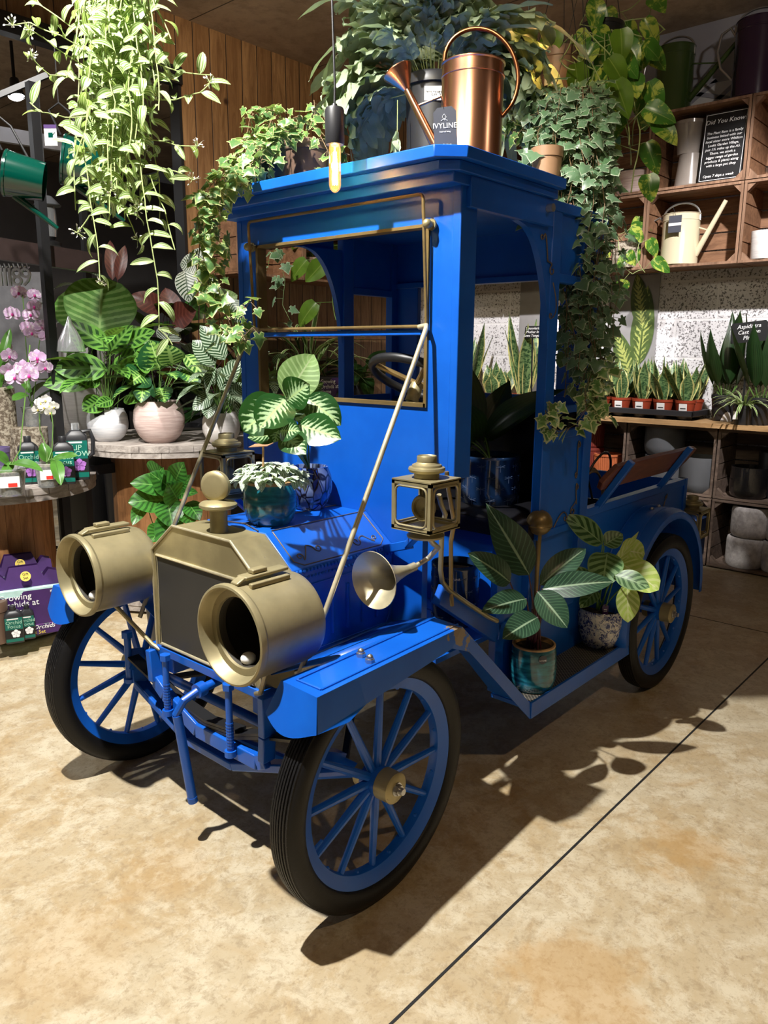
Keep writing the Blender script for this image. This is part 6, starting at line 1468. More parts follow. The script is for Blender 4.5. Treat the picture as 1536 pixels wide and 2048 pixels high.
def box_growing(loc, rz, label, cols, sc=1.0, dark=False):
    t = thing('gift_box', label, 'box', loc, rz); w2, d2, h = .17*sc, .085*sc, .26*sc
    m = MB(); m.box(-w2, w2, -d2, d2, 0, h); b_ = m.build('carton', G['board'] if dark else G['aqua_card'], t, smooth=0)
    m = MB()
    for s in (-1, 1): m.prism([(-w2, 0), (w2, 0), (w2*.98, .07*sc), (w2*.72, .085*sc), (w2*.55, .05*sc), (w2*.42, .115*sc), (-w2*.42, .115*sc), (-w2*.55, .05*sc), (-w2*.72, .085*sc), (-w2*.98, .07*sc)], frame((0, s*d2*.55, h), (1, 0, 0), (0, -s*.25, 1)), -.001, .001)
    if not dark: m.build('carry_handle', G['purple_card'], b_, smooth=0)
    F = frame((0, -d2-.0012, 0), (1, 0, 0), (0, 0, 1))
    m = MB(); r = random.Random(5)
    for k in range(9): leaf(m, F @ Vector((r.uniform(-.05, .12)*sc, r.uniform(.06, .17)*sc, .0)), F.to_3x3() @ Vector((r.uniform(-1, 1), r.uniform(-.3, 1), 0)), F.to_3x3() @ Vector((0, 0, 1)), .085*sc, .05*sc, 'petal', 0, 0, 0, 5, 4, r=r)
    m.build('orchid_print', G['lilac'], b_, smooth=0)
    m = MB(); m.prism([(-w2*.95, .06*sc), (w2*.9, .058*sc), (w2*.95, .25*sc), (-w2*.1, .252*sc), (-w2*.25, .225*sc), (-w2*.95, .23*sc)], F, -.0004, .0004); m.build('print_panel', G['purple_card'], b_, smooth=0)
    if not dark:
        m = MB(); m.box(-w2, w2, 0, .055*sc, -.0002, .0012, 0, F); m.build('base_band', G['purple_card'], b_, smooth=0)
        m = MB(); m.lathe([(0, .0), (.026*sc, 0)], 24, frame((0, -d2*.75-.012, h+.07*sc), (1, 0, 0), (0, .25, 1))); m.lathe([(0, .0), (.026*sc, 0), (.026*sc, .0015), (0, .0015)], 24, frame((0, -d2*.80-.004, h+.070*sc), (1, 0, 0), (0, .25, 1))); m.build('round_badge', G['yellow'], b_)
        text('Gift\nSet', .020*sc, frame((0, -d2*.80-.008, h+.072*sc), (1, 0, 0), (0, .25, 1)), G['ink'], t)
        text('your Orchids', .034*sc, F @ Matrix.Translation((.03*sc, .042*sc, .003)), G['chalk'], t, shear=.3); text('Gift Set', .028*sc, F @ Matrix.Translation((.03*sc, .014*sc, .003)), G['yellow'], t)
    text('Growing\nOrchids at\nHome', .046*sc, F @ Matrix.Translation((-.145*sc, .185*sc, .003)), G['chalk'], t, align='LEFT', line=.85)
    text('Kew', .020*sc, F @ Matrix.Translation((.13*sc, .235*sc, .003)), G['chalk'], t)
    return t
b1 = at(652, 806, 'y', 3.62); box_growing((b1.x, 3.62, ZT), 0, 'black orchid kit box on the plank shelf seen through the windscreen', None, 1.1, True)
t = thing('picture_card', 'small white framed card on the shelf seen through the left of the windscreen', 'card', (2.62, 3.72, 1.755)); m = MB(); m.box(-.06, .06, -.004, .004, 0, .22); m.build('frame', G['white'], t, smooth=0); m = MB(); m.box(-.045, .045, -.006, -.004, .02, .20); m.build('card', G['green_dark'], t, smooth=0)

# ================================================================== spool tables on the left
def spooltable(c, zt, R, rd, label, zb=.0):
    t = thing('cable_spool_table', label, 'table', (c[0], c[1], 0))
    for nm, z in (('spool_top', zt-.075), ('spool_base', zb+.02)):
        m = MB(); n = 9; w_ = 2*R/n
        for i in range(n):
            x0 = -R+i*w_+.002; x1 = x0+w_-.004; P_ = []
            for k in range(9): x = x0+(x1-x0)*k/8; P_.append((x, math.sqrt(max(0, R*R-x*x))))
            P_ += [(x, -y) for x, y in reversed(P_)]; m.prism([p for p in P_], Matrix.Identity(4), z+.036, z+.075)
            
        for i in range(n):
            y0 = -R+i*w_+.002; y1 = y0+w_-.004; P_ = []
            for k in range(9): y = y0+(y1-y0)*k/8; P_.append((math.sqrt(max(0, R*R*.985-y*y)), y))
            P_ += [(-x, y) for x, y in reversed(P_)]; m.prism(P_, Matrix.Identity(4), z, z+.034)
        m.build(nm, G['spool'], t, smooth=0)
    m = MB(); n = 26
    for i in range(n):
        a = 2*pi*i/n; T = Matrix.Rotation(a, 4, 'Z') @ Matrix.Translation((rd, 0, 0)); w_ = 2*pi*rd/n*.49; m.box(-.016, .0, -w_, w_, zb+.09, zt-.075, 0, T)
    m.build('drum', G['drum'], t, smooth=0); return t
C1 = atd(-12, 965, 4.62); C2 = atd(340, 880, 5.15); ZS1, ZS2 = atd(-10, 990, 4.04).z, 1.05
spooltable(C1, ZS1, .575, .31, 'weathered wooden cable spool table holding orchids at the left picture edge')
spooltable(C2, ZS2, .58, .38, 'weathered wooden cable spool table holding three calatheas in round pots')
def onz(px, py, z, d=None):  # point on a horizontal surface at height z below photo pixel
    return at(px, py, 'z', z)
rl = random.Random(81)
# calathea pots on the far spool
def placep(px, d, z): p = atd(px, 870, d); p.z = z; return p
P = bushy('potted_calathea', 'tall calathea with dark-blotched leaves in a round marbled white pot', placep(217, 4.85, ZS2), 'L_rattle', 15, (.24, .34), .40, .125, .20, G['marble'], rl, 'oval', (.22, .50), (62, 88), (-10, 40), .5, 'stem_g', 'bowl')
for b, e, w_ in (((222, 700), (130, 640), 34), ((215, 740), (105, 735), 46), ((200, 755), (85, 770), 40), ((220, 705), (265, 650), 30), ((245, 690), (310, 662), 30), ((240, 715), (320, 705), 34), ((262, 745), (310, 720), 40), ((200, 760), (155, 760), 30), ((255, 790), (290, 800), 36), ((205, 800), (165, 822), 34), ((225, 800), (190, 812), 20)):
    pleaf(P, 'L_rattle', b, e, 4.75, 4.65, w_*1.3, 'oval', .4, .1, .02, .75, stalk=(0, 0, .17))
m = MB(); T = frame((-.09, -.07, .20), (.8, -.7, 0), (0, 0, 1)); m.prism([(-.03, -.04), (.03, -.04), (.03, .03), (0, .05), (-.03, .03)], T, 0, .001); m.build('plant_marker', G['board'], P.o); P.done('stem_g')
P = Pl('potted_calathea', 'calathea with one huge round striped leaf in a large white pot behind the others', 'plant', placep(168, 5.25, ZS2)); P.pot([(0, 0), (.10, 0), (.15, .10), (.165, .30), (.16, .36), (.15, .38), (.14, .36)], G['cream_pot'], (.13, .33), n=40)
pleaf(P, 'L_orbi', (198, 668), (205, 553), 4.95, 5.0, 138, 'round', .25, .06, .02, .95, stalk=(0, 0, .33)); pleaf(P, 'L_orbi', (190, 660), (140, 575), 5.1, 5.2, 110, 'round', .3, .06, .02, .9, stalk=(0, 0, .33)); pleaf(P, 'L_orbi', (250, 690), (300, 672), 5.0, 5.0, 60, 'round', .3, .06, .02, .7, stalk=(0, 0, .33)); P.done('stem_g')
P = bushy('potted_calathea', 'velvety feather-leaved calathea in a round pink ringed pot', placep(320, 4.8, ZS2), 'L_warscz', 10, (.18, .28), .45, .155, .255, G['pink'], rl, 'oval', (.15, .36), (50, 85), (-20, 30), .6, 'stem_g', 'bowl')
for b, e, w_, k in (((320, 740), (300, 680), 62, 'L_warscz'), ((345, 730), (335, 690), 46, 'L_makoy'), ((290, 745), (255, 770), 50, 'L_warscz'), ((288, 760), (282, 805), 34, 'L_warscz'), ((320, 775), (330, 805), 36, 'L_warscz'), ((370, 735), (395, 780), 34, 'L_warscz'), ((370, 710), (412, 755), 26, 'L_makoy'), ((300, 730), (268, 722), 36, 'L_rattle')):
    pleaf(P, k, b, e, 4.7, 4.6, w_*1.25, 'oval', .4, .1, .02, .75, stalk=(0, 0, .22))
P.done('stem_g')
P = bushy('potted_calathea', 'narrow silver-striped calathea in a small round white pot beside the truck', placep(443, 4.75, ZS2), 'L_net', 34, (.20, .30), .30, .115, .19, G['cream_pot'], rl, 'lance', (.10, .34), (40, 88), (-35, 55), .8, 'stem_g', 'bowl')
for b, e, w_ in (((430, 730), (385, 680), 34), ((450, 720), (400, 650), 34), ((425, 790), (385, 820), 26), ((420, 800), (415, 838), 24), ((440, 780), (480, 720), 30), ((455, 790), (495, 770), 24)): pleaf(P, 'L_net', b, e, 4.6, 4.55, w_*1.3, 'oval', .4, .1, .02, .7, stalk=(0, 0, .17))
P.done('stem_g')
# darker display plants behind, standing on the floor in tall planters
def tallp(px, d, label, key, n, L, ratio, r, H=1.15, shape='oval', stalk=(.1, .45), extra=()):
    p = atd(px, 800, d); p.z = 0; P = Pl('tall_houseplant', label, 'plant', p); P.pot([(0, 0), (.13, 0), (.16, H), (.15, H), (.14, H-.03)], G['blackpl'], (.14, H-.03), n=24)
    rosette(P, key, (0, 0, H-.03), n, stalk, L, ratio, (40, 88), (-25, 45), shape, .7, .12, .03, r=r, nv=7, spread=.06)
    for k, b, e, w_, db, de in extra: pleaf(P, k, b, e, db, de, w_, 'oval', .4, .1, .02, .8, stalk=(0, 0, H))
    P.done('stem_p'); return P
tallp(300, 5.95, 'wine-red leaved plant rising behind the pink pot', 'L_wine', 12, (.30, .42), .42, rl, 1.15, 'oval', (.3, .6), [('L_wine', (330, 620), (260, 590), 44, 5.7, 5.6), ('L_wine', (340, 640), (392, 622), 56, 5.7, 5.6), ('L_wine', (350, 640), (330, 575), 44, 5.7, 5.7), ('L_green', (365, 610), (420, 630), 50, 5.8, 5.8), ('L_whitenet', (330, 690), (345, 655), 50, 5.7, 5.8)])
tallp(395, 5.9, 'black-veined pale leaved plant behind the trailing ivy', 'L_whitenet', 12, (.22, .34), .45, rl, 1.3, 'oval', (.2, .55), [('L_whitenet', (370, 540), (378, 605), 46, 5.5, 5.5), ('L_whitenet', (400, 530), (360, 530), 42, 5.6, 5.6), ('L_whitenet', (400, 560), (440, 595), 44, 5.5, 5.5), ('L_whitenet', (420, 530), (385, 500), 40, 5.6, 5.6), ('L_pale', (430, 610), (475, 590), 44, 5.5, 5.5), ('L_net', (460, 600), (490, 650), 44, 5.4, 5.4)])
tallp(235, 6.2, 'pink and green striped plant in the shade by the end of the plank wall', 'L_net', 22, (.22, .34), .40, rl, 1.5, 'lance', (.25, .7), [('L_wine', (225, 560), (220, 480), 26, 5.9, 5.9), ('L_wine', (235, 560), (250, 490), 24, 5.9, 5.9)])
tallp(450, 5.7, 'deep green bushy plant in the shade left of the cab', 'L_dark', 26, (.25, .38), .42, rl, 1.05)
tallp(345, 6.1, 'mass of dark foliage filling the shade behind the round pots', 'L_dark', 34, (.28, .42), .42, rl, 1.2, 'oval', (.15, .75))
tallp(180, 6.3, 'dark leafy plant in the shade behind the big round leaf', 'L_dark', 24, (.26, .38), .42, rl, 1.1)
# green calathea standing below the far spool table
p = atd(335, 1040, 3.95); p.z = 0; P = Pl('potted_calathea', 'glossy green calathea standing on the floor in front of the spool drum', 'plant', p); P.pot([(0, 0), (.11, 0), (.14, .42), (.13, .42), (.12, .40)], G['blackpl'], (.12, .40), n=28)
for b, e, w_ in (((345, 975), (260, 966), 42), ((330, 1000), (256, 1005), 50), ((335, 1000), (345, 1055), 52), ((350, 965), (368, 925), 40), ((360, 980), (385, 950), 22), ((310, 960), (325, 935), 56), ((350, 1020), (320, 1095), 46), ((370, 1020), (385, 1050), 40), ((375, 1005), (400, 1040), 34), ((350, 985), (300, 945), 46), ((355, 990), (395, 985), 24), ((330, 1050), (300, 1085), 40), ((355, 1000), (335, 965), 50), ((290, 1000), (265, 1050), 26)):
    pleaf(P, 'L_green', b, e, 3.9, 3.8, w_*1.15, 'oval', .4, .1, .03, .7, stalk=(0, 0, .42))
P.done('stem_g')

# ---- orchids and bottles on the near spool
def orchid(label, potpt, R, H, spikes, leaves, seed, key='orchid', scale=1.0, potmat='clearpl', lab=True, bark=None):
    r = random.Random(seed); P = Pl('potted_orchid', label, 'plant', potpt)
    o = P.pot([(0, 0), (R*.75, 0), (R*.76, .004), (R*.98, H*.95), (R*1.05, H*.96), (R*1.05, H), (R*.97, H), (R*.95, H*.95), (R*.72, .008)], G[potmat], None, n=28)
    m = MB(); m.lathe([(0, .01), (R*.68, .01), (R*.88, H*.86), (0, H*.9)], 20); m.build('bark_chips', G['bark'], P.o)
    for (b, e, w_, db, de) in leaves: pleaf(P, 'L_orchidleaf', b, e, db, de, w_, 'strap' if w_ < 24 else 'oval', .7, .16, .0, .5, stalk=(0, 0, H))

    for pts, fls in spikes:
        q = [Vector((0, 0, H*.9))]+[atd(x, y, d)-P.L for x, y, d in pts]; sm = [q[0]]
        for i in range(1, len(q)): sm += curve(sm[-1], (sm[-1]+q[i])/2, q[i], 3)[1:]
        P.st.tube(sm, .0032, 6)
        for (x, y, d) in fls:
            fm = MB(); lip = MB()
            c = atd(x, y, d)-P.L; v = (CAMP-P.L-c).normalized(); n = (v+rdir(r)*.45).normalized(); u = (UPV-n*UPV.dot(n)).normalized(); s = n.cross(u); S = .05*scale*r.uniform(.85, 1.1)
            for a, L_, w_ in ((90, 1, .75), (215, 1, .7), (325, 1, .7), (15, 1.05, 1.15), (165, 1.05, 1.15)):
                dd = s*cos(RAD(a))+u*sin(RAD(a))+n*.15; leaf(fm, c+n*(.003 if w_ > 1 else 0), dd, n, S*L_, S*w_, 'petal', .35, .05, .03, 5, 4, r=r)
            lip.sphere(tuple(c+n*.008-u*.006), .008*scale, 8, (1, 1, 1.3)); P.st.tube([c, c-n*.03+UPV*.01], .0015, 4)
            fo = fm.build('flower', G[key], P.o, smooth=60); lip.build('flower_lip', G['orchid_lip'] if key == 'orchid' else G['yellow'], fo)
    if lab:
        v = (CAMP-P.L); v.z = 0; v.normalize(); sd = Vector((-v.y, v.x, 0)); T = frame(v*R*.93+UPV*H*.55, sd, UPV); m = MB(); m.box(-R*.55, R*.55, -H*.2, H*.2, 0, .001, 0, T); l_ = m.build('price_label', G['white'], o, smooth=0)
        m = MB(); m.box(-R*.1, R*.4, -H*.18, -H*.04, .001, .002, 0, T); m.build('red_sticker', G['red'], l_, smooth=0)
    P.done('stem_g', {key: 'petals'}); return P
def onsp(px, py, z=None): return at(px, py, 'z', ZS1 if z is None else z)
def dep(p): return (Vector(p)-CAMP).dot(_F)
p1 = onsp(22, 990); p2 = onsp(97, 973); d1 = dep(p1); d2 = dep(p2)
orchid('pink-white orchid in a clear pot with arching leaf, at the left spool edge', p1, .085, .145, [([(40, 900, d1), (52, 780, d1), (60, 690, d1)], [(47, 738, d1-.05), (75, 715, d1), (58, 750, d1-.1), (30, 755, d1)])], [((20, 930), (85, 940), 26, d1, d1-.15), ((18, 930), (-20, 905), 30, d1, d1-.1), ((25, 925), (5, 960), 20, d1, d1-.1)], 1)
orchid('white moth orchid in a clear pot in front of the black bottles', p2, .068, .135, [([(95, 900, d2), (80, 860, d2), (78, 815, d2)], [(80, 806, d2), (92, 800, d2), (100, 812, d2), (76, 820, d2), (88, 815, d2)]), ([(104, 900, d2), (106, 850, d2), (102, 820, d2)], [(108, 812, d2), (100, 824, d2)])], [((95, 925), (85, 885), 26, d2, d2), ((100, 925), (155, 910), 18, d2, d2-.05), ((110, 920), (122, 970), 26, d2-.05, d2-.15)], 2, 'orchid_w', .66)
d3 = 4.75
for px, H, lab in ((62, .28, 'speckled bark cylinder stand behind the bottles'), (2, .52, 'tall speckled bark cylinder stand at the left picture edge')):
    m = MB(); m.lathe([(0, 0), (.105, 0), (.105, H), (0, H)], 36); o = m.build('bark_stand', G['bark'], smooth=45); q = atd(px, 900, d3); o.location = (q.x, q.y, ZS1); tag(o, lab, 'stand')
p3 = atd(62, 800, d3); p3.z = ZS1+.281; e = d3-.05
orchid('pale pink orchid in a clear pot standing on the bark cylinder', p3, .06, .12, [([(58, 760, e), (52, 690, e), (48, 620, e), (45, 590, e)], [(38, 585, e), (68, 590, e), (62, 630, e), (55, 655, e), (24, 628, e), (68, 612, e)]), ([(72, 760, e), (78, 690, e), (85, 650, e)], [(85, 655, e), (98, 650, e), (92, 672, e), (64, 665, e), (75, 722, e-.1), (90, 735, e-.1), (66, 740, e-.1)])], [((55, 790), (25, 800), 18, e, e-.1), ((60, 785), (30, 740), 18, e, e)], 3, lab=False)
p4 = atd(2, 800, d3); p4.z = ZS1+.521
orchid('deep lilac orchid half out of the picture on the tall bark cylinder', p4, .06, .11, [([(0, 760, e), (5, 720, e), (10, 700, e)], [(10, 695, e), (3, 722, e), (18, 712, e-.05), (16, 740, e-.05), (-3, 740, e)])], [((0, 790), (25, 775), 16, e, e-.1), ((-5, 790), (20, 655), 20, e, e)], 4, lab=False)
m = MB(); m.lathe(cylpot(.075, .18, .8), 30); o = m.build('lilac_pot', plain('lilac_plastic', (.12, .09, .2), .5), smooth=45); q = onsp(-2, 955); o.location = q; tag(o, 'lilac plastic pot at the left picture edge of the spool table', 'plant pot')
def bottle(px, py, z, label, H, w_, dp, cap='black', txt='Orchid\nFocus', handle=False, flower='lilac'):
    q = onsp(px, py, z)
    v = (CAMP-q); az = math.atan2(v.y, v.x)+pi/2; t = thing('plant_food_bottle', label, 'bottle', (q.x, q.y, z), az)
    def rr(w2, d2, r_=.012): 
        P_ = []
        for sx, sy, a0 in ((1, 1, 0), (-1, 1, pi/2), (-1, -1, pi), (1, -1, 3*pi/2)):
            for k in range(4): a = a0+k*pi/6; P_.append((sx*(w2-r_)+r_*cos(a), sy*(d2-r_)+r_*sin(a)))
        return P_
    m = MB(); rings = [(w_*.96, dp*.96, 0), (w_, dp, H*.02), (w_, dp, H*.72), (w_*.94, dp*.94, H*.78), (w_*.55, dp*.8, H*.86), (w_*.36, w_*.36, H*.88)]
    vs = []; 
    for a, b, z_ in rings: vs += [(x, y, z_) for x, y in rr(a, b, min(.012, b*.4))]
    N = 16; fs = [(i*N+k, i*N+(k+1) % N, (i+1)*N+(k+1) % N, (i+1)*N+k) for i in range(len(rings)-1) for k in range(N)]+[tuple(range(N-1, -1, -1)), tuple(len(vs)-N+k for k in range(N))]
    m.add(vs, fs); b_ = m.build('bottle', G['blackpl'], t, smooth=45)
    m = MB(); m.lathe([(w_*.34, H*.87), (w_*.36, H*.88), (w_*.36, H*.99), (w_*.33, H), (0, H)], 20); m.build('bottle_cap', G['clearpl'] if cap == 'clear' else G['blackpl'], b_)
    F = frame((0, -dp-.0012, 0), (1, 0, 0), (0, 0, 1)); m = MB(); m.box(-w_*.93, w_*.93, H*.05, H*.70, -.001, .0, 0, F); l_ = m.build('label', G['label_green'], b_, smooth=0)
    m = MB(); m.box(-w_*.7, w_*.5, H*.655, H*.685, .0, .0008, 0, F); m.build('label_strip', G['white'], l_, smooth=0)
    m = MB(); m.box(-w_*.93, w_*.93, H*.14, H*.38, .0, .0006, 0, F); m.build('label_panel', G['board'], l_, smooth=0)
    text(txt, H*.135, F @ Matrix.Translation((0, H*.52, .001)), plain('pale_green_ink', (.35, .6, .45), .6) if 'pale_green_ink' not in bpy.data.materials else bpy.data.materials['pale_green_ink'], t, line=.8)
    m = MB(); c = F @ Vector((w_*.15, H*.27, .0015))
    for k in range(5): a = k*2*pi/5+.3; leaf(m, c, F.to_3x3() @ Vector((cos(a), sin(a), 0)), F.to_3x3() @ Vector((0, 0, 1)), H*.12, H*.10, 'petal', 0, 0, 0, 4, 2)
    m.build('flower_print', G['lilac' if flower == 'lilac' else 'chalk'], l_, smooth=0)
    if handle:
        m = MB(); m.tube([(w_*.5, 0, H*.84), (w_*1.25, 0, H*.86), (w_*1.5, 0, H*.70), (w_*1.4, 0, H*.45), (w_*.95, 0, H*.38)], .012, 8); m.build('handle', G['blackpl'], b_)
    return t
bottle(62, 967, ZS1, 'black plant food bottle with green label left of the white orchid', .27, .055, .034); bottle(131, 967, ZS1, 'black plant food bottle with green label right of the white orchid', .27, .057, .034)
bottle(158, 958, ZS1, 'black jug bottle with clear cap and side handle behind the other bottles', .33, .062, .042, 'clear', 'LIP\nGROW', True)
# gift boxes and small bottles on the spool base
def bz(px, py): q = onsp(px, py, .096); return q, math.atan2((CAMP-q).y, (CAMP-q).x)+pi/2+.10
q, az = bz(58, 1262); box_growing((q.x, q.y, .097), az, 'purple gift box with orchid print standing in front on the spool base', None, 1.0)
q, az = bz(47, 1232); box_growing((q.x, q.y, .097), az, 'second purple gift box standing directly behind the front one', None, 1.0)
bottle(31, 1283, .096, 'small green-labelled bottle with a white flower print beside the gift box', .20, .045, .03, flower='white'); bottle(58, 1275, .096, 'small dark bottle half hidden between its twin and the gift box', .185, .034, .028, flower='white')
m = MB(); m.lathe([(0, 0), (.058, 0), (.06, .01), (.06, .17), (.063, .172), (.063, .22), (.06, .225), (0, .225)], 30); o = m.build('dark_jar', G['brown_pot'], smooth=45); o.location = onsp(-4, 1283, .096); tag(o, 'dark brown jar with a black lid at the left edge of the spool base', 'jar')
# bird feeders on the floor behind the spool
def feeder(px, d, label, H=.30):
    q = atd(px, 1100, d); t = thing('bird_feeder', label, 'bird feeder', (q.x, q.y, .0)); m = MB(); m.lathe([(0, 0), (.13, 0), (.145, .10), (.15, .16), (.14, .165)], 26); m.build('base_tray', G['greypot'], t)
    m = MB(); R = .14
    for k in range(16): 
        a = 2*pi*k/16; m.tube([(R*cos(a), R*sin(a), .16), (R*cos(a), R*sin(a), .30), (R*.75*cos(a), R*.75*sin(a), .36), (R*.2*cos(a), R*.2*sin(a), .39)], .003, 4)
    for z in (.2, .25, .30): m.tube([(R*cos(u), R*sin(u), z) for u in [2*pi*i/20 for i in range(20)]], .003, 4, closed=True)
    m.tube([(.05*cos(u), 0, .39+.08*sin(u)) for u in [pi*i/8 for i in range(9)]], .003, 5); m.build('wire_cage', G['black'], t); m = MB(); m.lathe([(0, .16), (.05, .16), (.05, .36), (.07, .37), (0, .385)], 18); m.build('feed_tube', G['vinyl'], t)
feeder(92, 4.9, 'black wire cage bird feeder standing behind the gift boxes'); feeder(160, 5.0, 'black wire cage bird feeder in the shade below the near spool table')

# ================================================================== dark display rack with hanging cans, upper left
t = thing('display_rack', 'black metal display rack with rails and hooks beyond the orchids', 'rack', (-.2, 3.7, 0))
def rk(px, d): p = atd(px, 500, d)-t.location; return p
def post(a, b, d, name='post', w_=.05):     # vertical post through two photo points
    p = atd(a[0], a[1], d)-t.location; m = MB(); m.box(p.x-w_/2, p.x+w_/2, p.y-w_/2, p.y+w_/2, 0, p.z); m.build(name, G['black'], t, smooth=0); return p
pA = post((62, 165), None, 4.35); pB = post((165, 410), None, 6.2)
m = MB(); m.bar(atd(-40, 492, 4.35)-t.location, atd(200, 528, 4.9)-t.location, .05, .12); m.build('hook_rail', plain('brown_metal_rail', (.035, .022, .02), .4), t, smooth=0)
m = MB(); m.bar(atd(-40, 262, 5.5)-t.location, atd(190, 300, 6.4)-t.location, .05, .10); m.build('middle_rail', G['plaster'], t, smooth=0); m = MB(); m.bar(atd(-60, 215, 4.4)-t.location, atd(95, 150, 4.5)-t.location, .03, .03); m.build('top_rail', G['black'], t, smooth=0)
m = MB()
for x in range(-10, 62, 9): m.tube([atd(x, 528, 4.45)-t.location, atd(x+3, 536, 4.35)-t.location, atd(x+6, 533, 4.3)-t.location], .004, 5)
m.build('hooks', G['steel'], t)
for x, ch, wh_ in ((2, '1', 'at the picture edge'), (11, '1', 'second from the edge'), (20, '1', 'next to the 8'), (34, '8', 'in the middle'), (52, '9', 'at the end of the row')):
    q = atd(x, 556, 4.3); o = text(ch, .14, frame((0, 0, 0), _R, (0, 0, 1)), G['steel'], None, 'house_number', depth=.006); o.location = q; tag(o, 'steel house number %s hanging from the rack hooks, %s' % (ch, wh_), 'house number', 'house numbers on the rack')
def hcan(px, py, d, label, R=.115, H=.22, tiltz=0):
    q = atd(px, py, d); t = thing('watering_can', label, 'watering can', q); t['group'] = 'bottle green watering cans hanging from the rack'
    ax = (_R*.92+_F*.30-UPV*.12).normalized(); T = ax.to_track_quat('Z', 'X').to_matrix().to_4x4()
    m = MB(); m.lathe([(0, 0), (R, 0), (R*1.04, .004), (R*1.04, .014), (R, .018), (R*.86, H), (R*.82, H), (R*.9, .03)], 40, T); b_ = m.build('body', G['bottle_en'], t, smooth=40)
    m = MB(); m.lathe([(0, -.002), (R*.98, -.002), (R*.98, 0)], 32, T); m.build('base', G['vinyl'], b_)
    dn = Vector((0, 0, -1)); m = MB(); s0 = ax*.04+dn*R*.9; s1 = ax*(H*1.25)+dn*(R*1.95); m.tube([s0, s1], [.020, .010], 12); m.build('spout', G['bottle_en'], t)
    m = MB(); m.tube([ax*.12+UPV*R*.9, ax*.05+UPV*(R+.12), ax*.0+UPV*(R+.15), ax*-.05+UPV*(R+.10), ax*.0+UPV*R*.95], .006, 8); m.tube([ax*.0+UPV*(R+.15), ax*.0+UPV*(R+.42)], .003, 5); m.build('handle', G['black'], t)
    F = frame(-_F*R*1.08+UPV*R*.45-_R*.0, _R, UPV*1.0-_R*.25); m = MB(); m.box(-.032, .032, -.05, .05, 0, .001, 0, F); c_ = m.build('price_tag', G['white'], t, smooth=0)
    m = MB(); m.box(-.032, .032, .032, .05, .001, .002, 0, F); m.build('tag_header', G['purple_card'], c_, smooth=0); m = MB(); m.box(-.012, .012, -.012, .012, .001, .002, 0, F); m.bar(F @ Vector((.01, 0, .002)), F @ Vector((.024, .014, .002)), .003, .002); m.build('tag_picture', G['bottle_en'], c_, smooth=0)
    return t
hcan(8, 345, 3.9, 'bottle green watering can hanging at the left picture edge', .11, .19); hcan(125, 318, 4.1, 'bottle green watering can hanging behind the black rack post', .125, .24)
# track spotlight, hanging lantern, bits in the rear shop
t = thing('track_spotlight', 'black track spotlight shining in the rear of the shop', 'lamp', atd(28, 158, 5.6)); m = MB(); m.lathe([(0, 0), (.03, 0), (.05, .12), (.055, .12), (.05, .13)], 20, Matrix.Rotation(pi*.92, 4, 'X')); m.cyl((0, 0, 0), (0, 0, .25), .012, 8); m.build('lamp_body', G['black'], t)
m = MB(); m.lathe([(0, .118), (.048, .118)], 20, Matrix.Rotation(pi*.92, 4, 'X')); m.sphere((0, 0, -.12), .05, 12, (1, 1, .5)); m.build('lens', G['spotlit'], t)
t = thing('hanging_lantern', 'glass storm lantern with a dark cap hanging behind the rack post', 'lantern', atd(98, 450, 5.4)); m = MB(); m.lathe([(.0, .19), (.03, .19), (.09, .13), (.085, .125), (.03, .17)], 24); m.build('lantern_cap', G['greypot'], t); m = MB(); m.lathe([(.05, .12), (.055, 0), (.045, -.08)], 24); m.build('glass_chimney', G['clearpl'], t)
m = MB(); m.lathe([(0, -.14), (.07, -.14), (.075, -.12), (.03, -.10), (.045, -.08), (0, -.08)], 24); m.build('lantern_base', G['black'], t); m = MB(); m.tube([(0, 0, .19), (0, 0, ZC-t.location.z)], .003, 5); m.build('hanging_wire', G['black'], t)
m = MB(); q = atd(85, 540, 8.5)
for i in range(16): m.box(-.6+i*.075, -.6+i*.075+.05, -.02, .0, -.9, .75)
m.box(-.6, .6, 0, .02, -.9, .75); o = m.build('corrugated_panel', G['white_corr'], smooth=0); o.location = q; o.rotation_euler = (0, 0, YAW-pi/2+.3); o.location.z = .9; tag(o, 'white corrugated metal panel in the rear of the shop', 'panel')
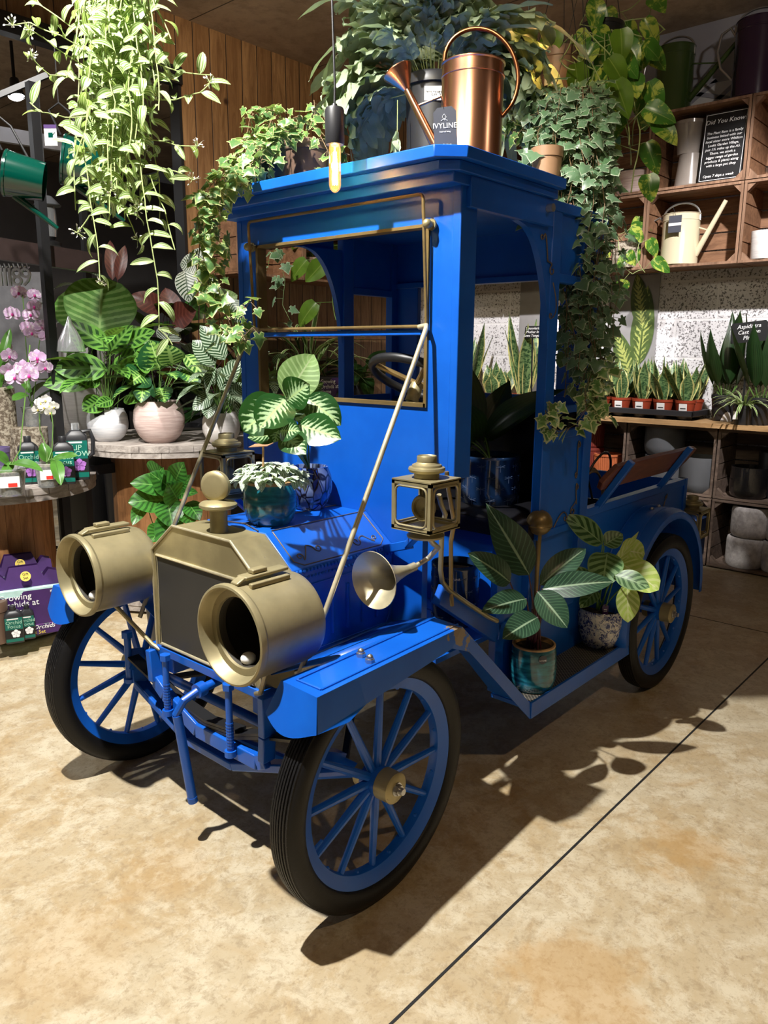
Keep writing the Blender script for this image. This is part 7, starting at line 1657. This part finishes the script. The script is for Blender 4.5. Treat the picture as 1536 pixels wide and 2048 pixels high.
m = MB(); q = atd(20, 450, 7.0); m.box(-.7, .3, -.02, .02, -1.2, .35); o = m.build('clear_screen', plain('pale_screen', (.25, .25, .27), .3), smooth=0); o.location = q; o.rotation_euler = (0, 0, YAW-pi/2); o.location.z = 1.95; tag(o, 'pale grey display screen standing beyond the rack', 'screen')
t = thing('timber_shelf_unit', 'pale timber shelf unit with goods in the rear of the shop', 'shelf', (1.0, 7.6, 0))
for z in (.5, 1.0, 1.5, 1.95): m = MB(); m.box(-1.1, .8, -.25, .25, z, z+.04); m.build('shelf', G['edge_wood'], t, smooth=0)
for x in (-1.1, .8): m = MB(); m.box(x-.03, x+.03, -.25, .25, 0, 2.2); m.build('upright', G['crate_post'], t, smooth=0)
rr_ = random.Random(5)
for k in range(9):
    x = -.05+rr_.uniform(-.0, 1.7)*.9; zz = rr_.choice([1.04, 1.54]); o = MB().box(-.07, .07, -.07, .07, 0, rr_.uniform(.12, .3)).build('boxed_goods', rr_.choice([G['greypot'], G['taupe'], G['slate'], G['white']]), bevel=.01); o.location = (.0+k*.19, 7.5, 1.04 if k % 2 else 1.54); tag(o, '%s boxed goods on the %s timber shelf in the rear shop, number %d along' % (['narrow', 'wide'][k % 2], ['upper', 'lower'][k % 2], k//2+1) if 0 else 'boxed goods on the %s timber shelf in the rear shop, %s from the left' % (['upper', 'lower'][k % 2], ['first', 'second', 'third', 'fourth', 'fifth'][k//2]), 'box', 'boxed goods in the rear shop')
t = thing('storage_bag', 'clear plastic bag of goods hanging on the black rack post', 'bag', atd(140, 668, 4.5)); m = MB(); m.lathe([(.005, .10), (.02, .06), (.07, -.04), (.08, -.10), (.0, -.11)], 12); m.build('bag', G['clearpl'], t)
# second black low shelf behind the near spool
t = thing('metal_shelf', 'black metal shelf frame between the two spool tables', 'shelf', atd(215, 1050, 5.2)); t.location.z = 0
for x in (-.22, .22): m = MB(); m.box(x-.02, x+.02, -.2, .2, 0, .86); m.build('leg', G['black'], t, smooth=0)
m = MB(); m.box(-.26, .26, -.22, .22, .84, .90); m.build('top', G['black'], t, smooth=0)
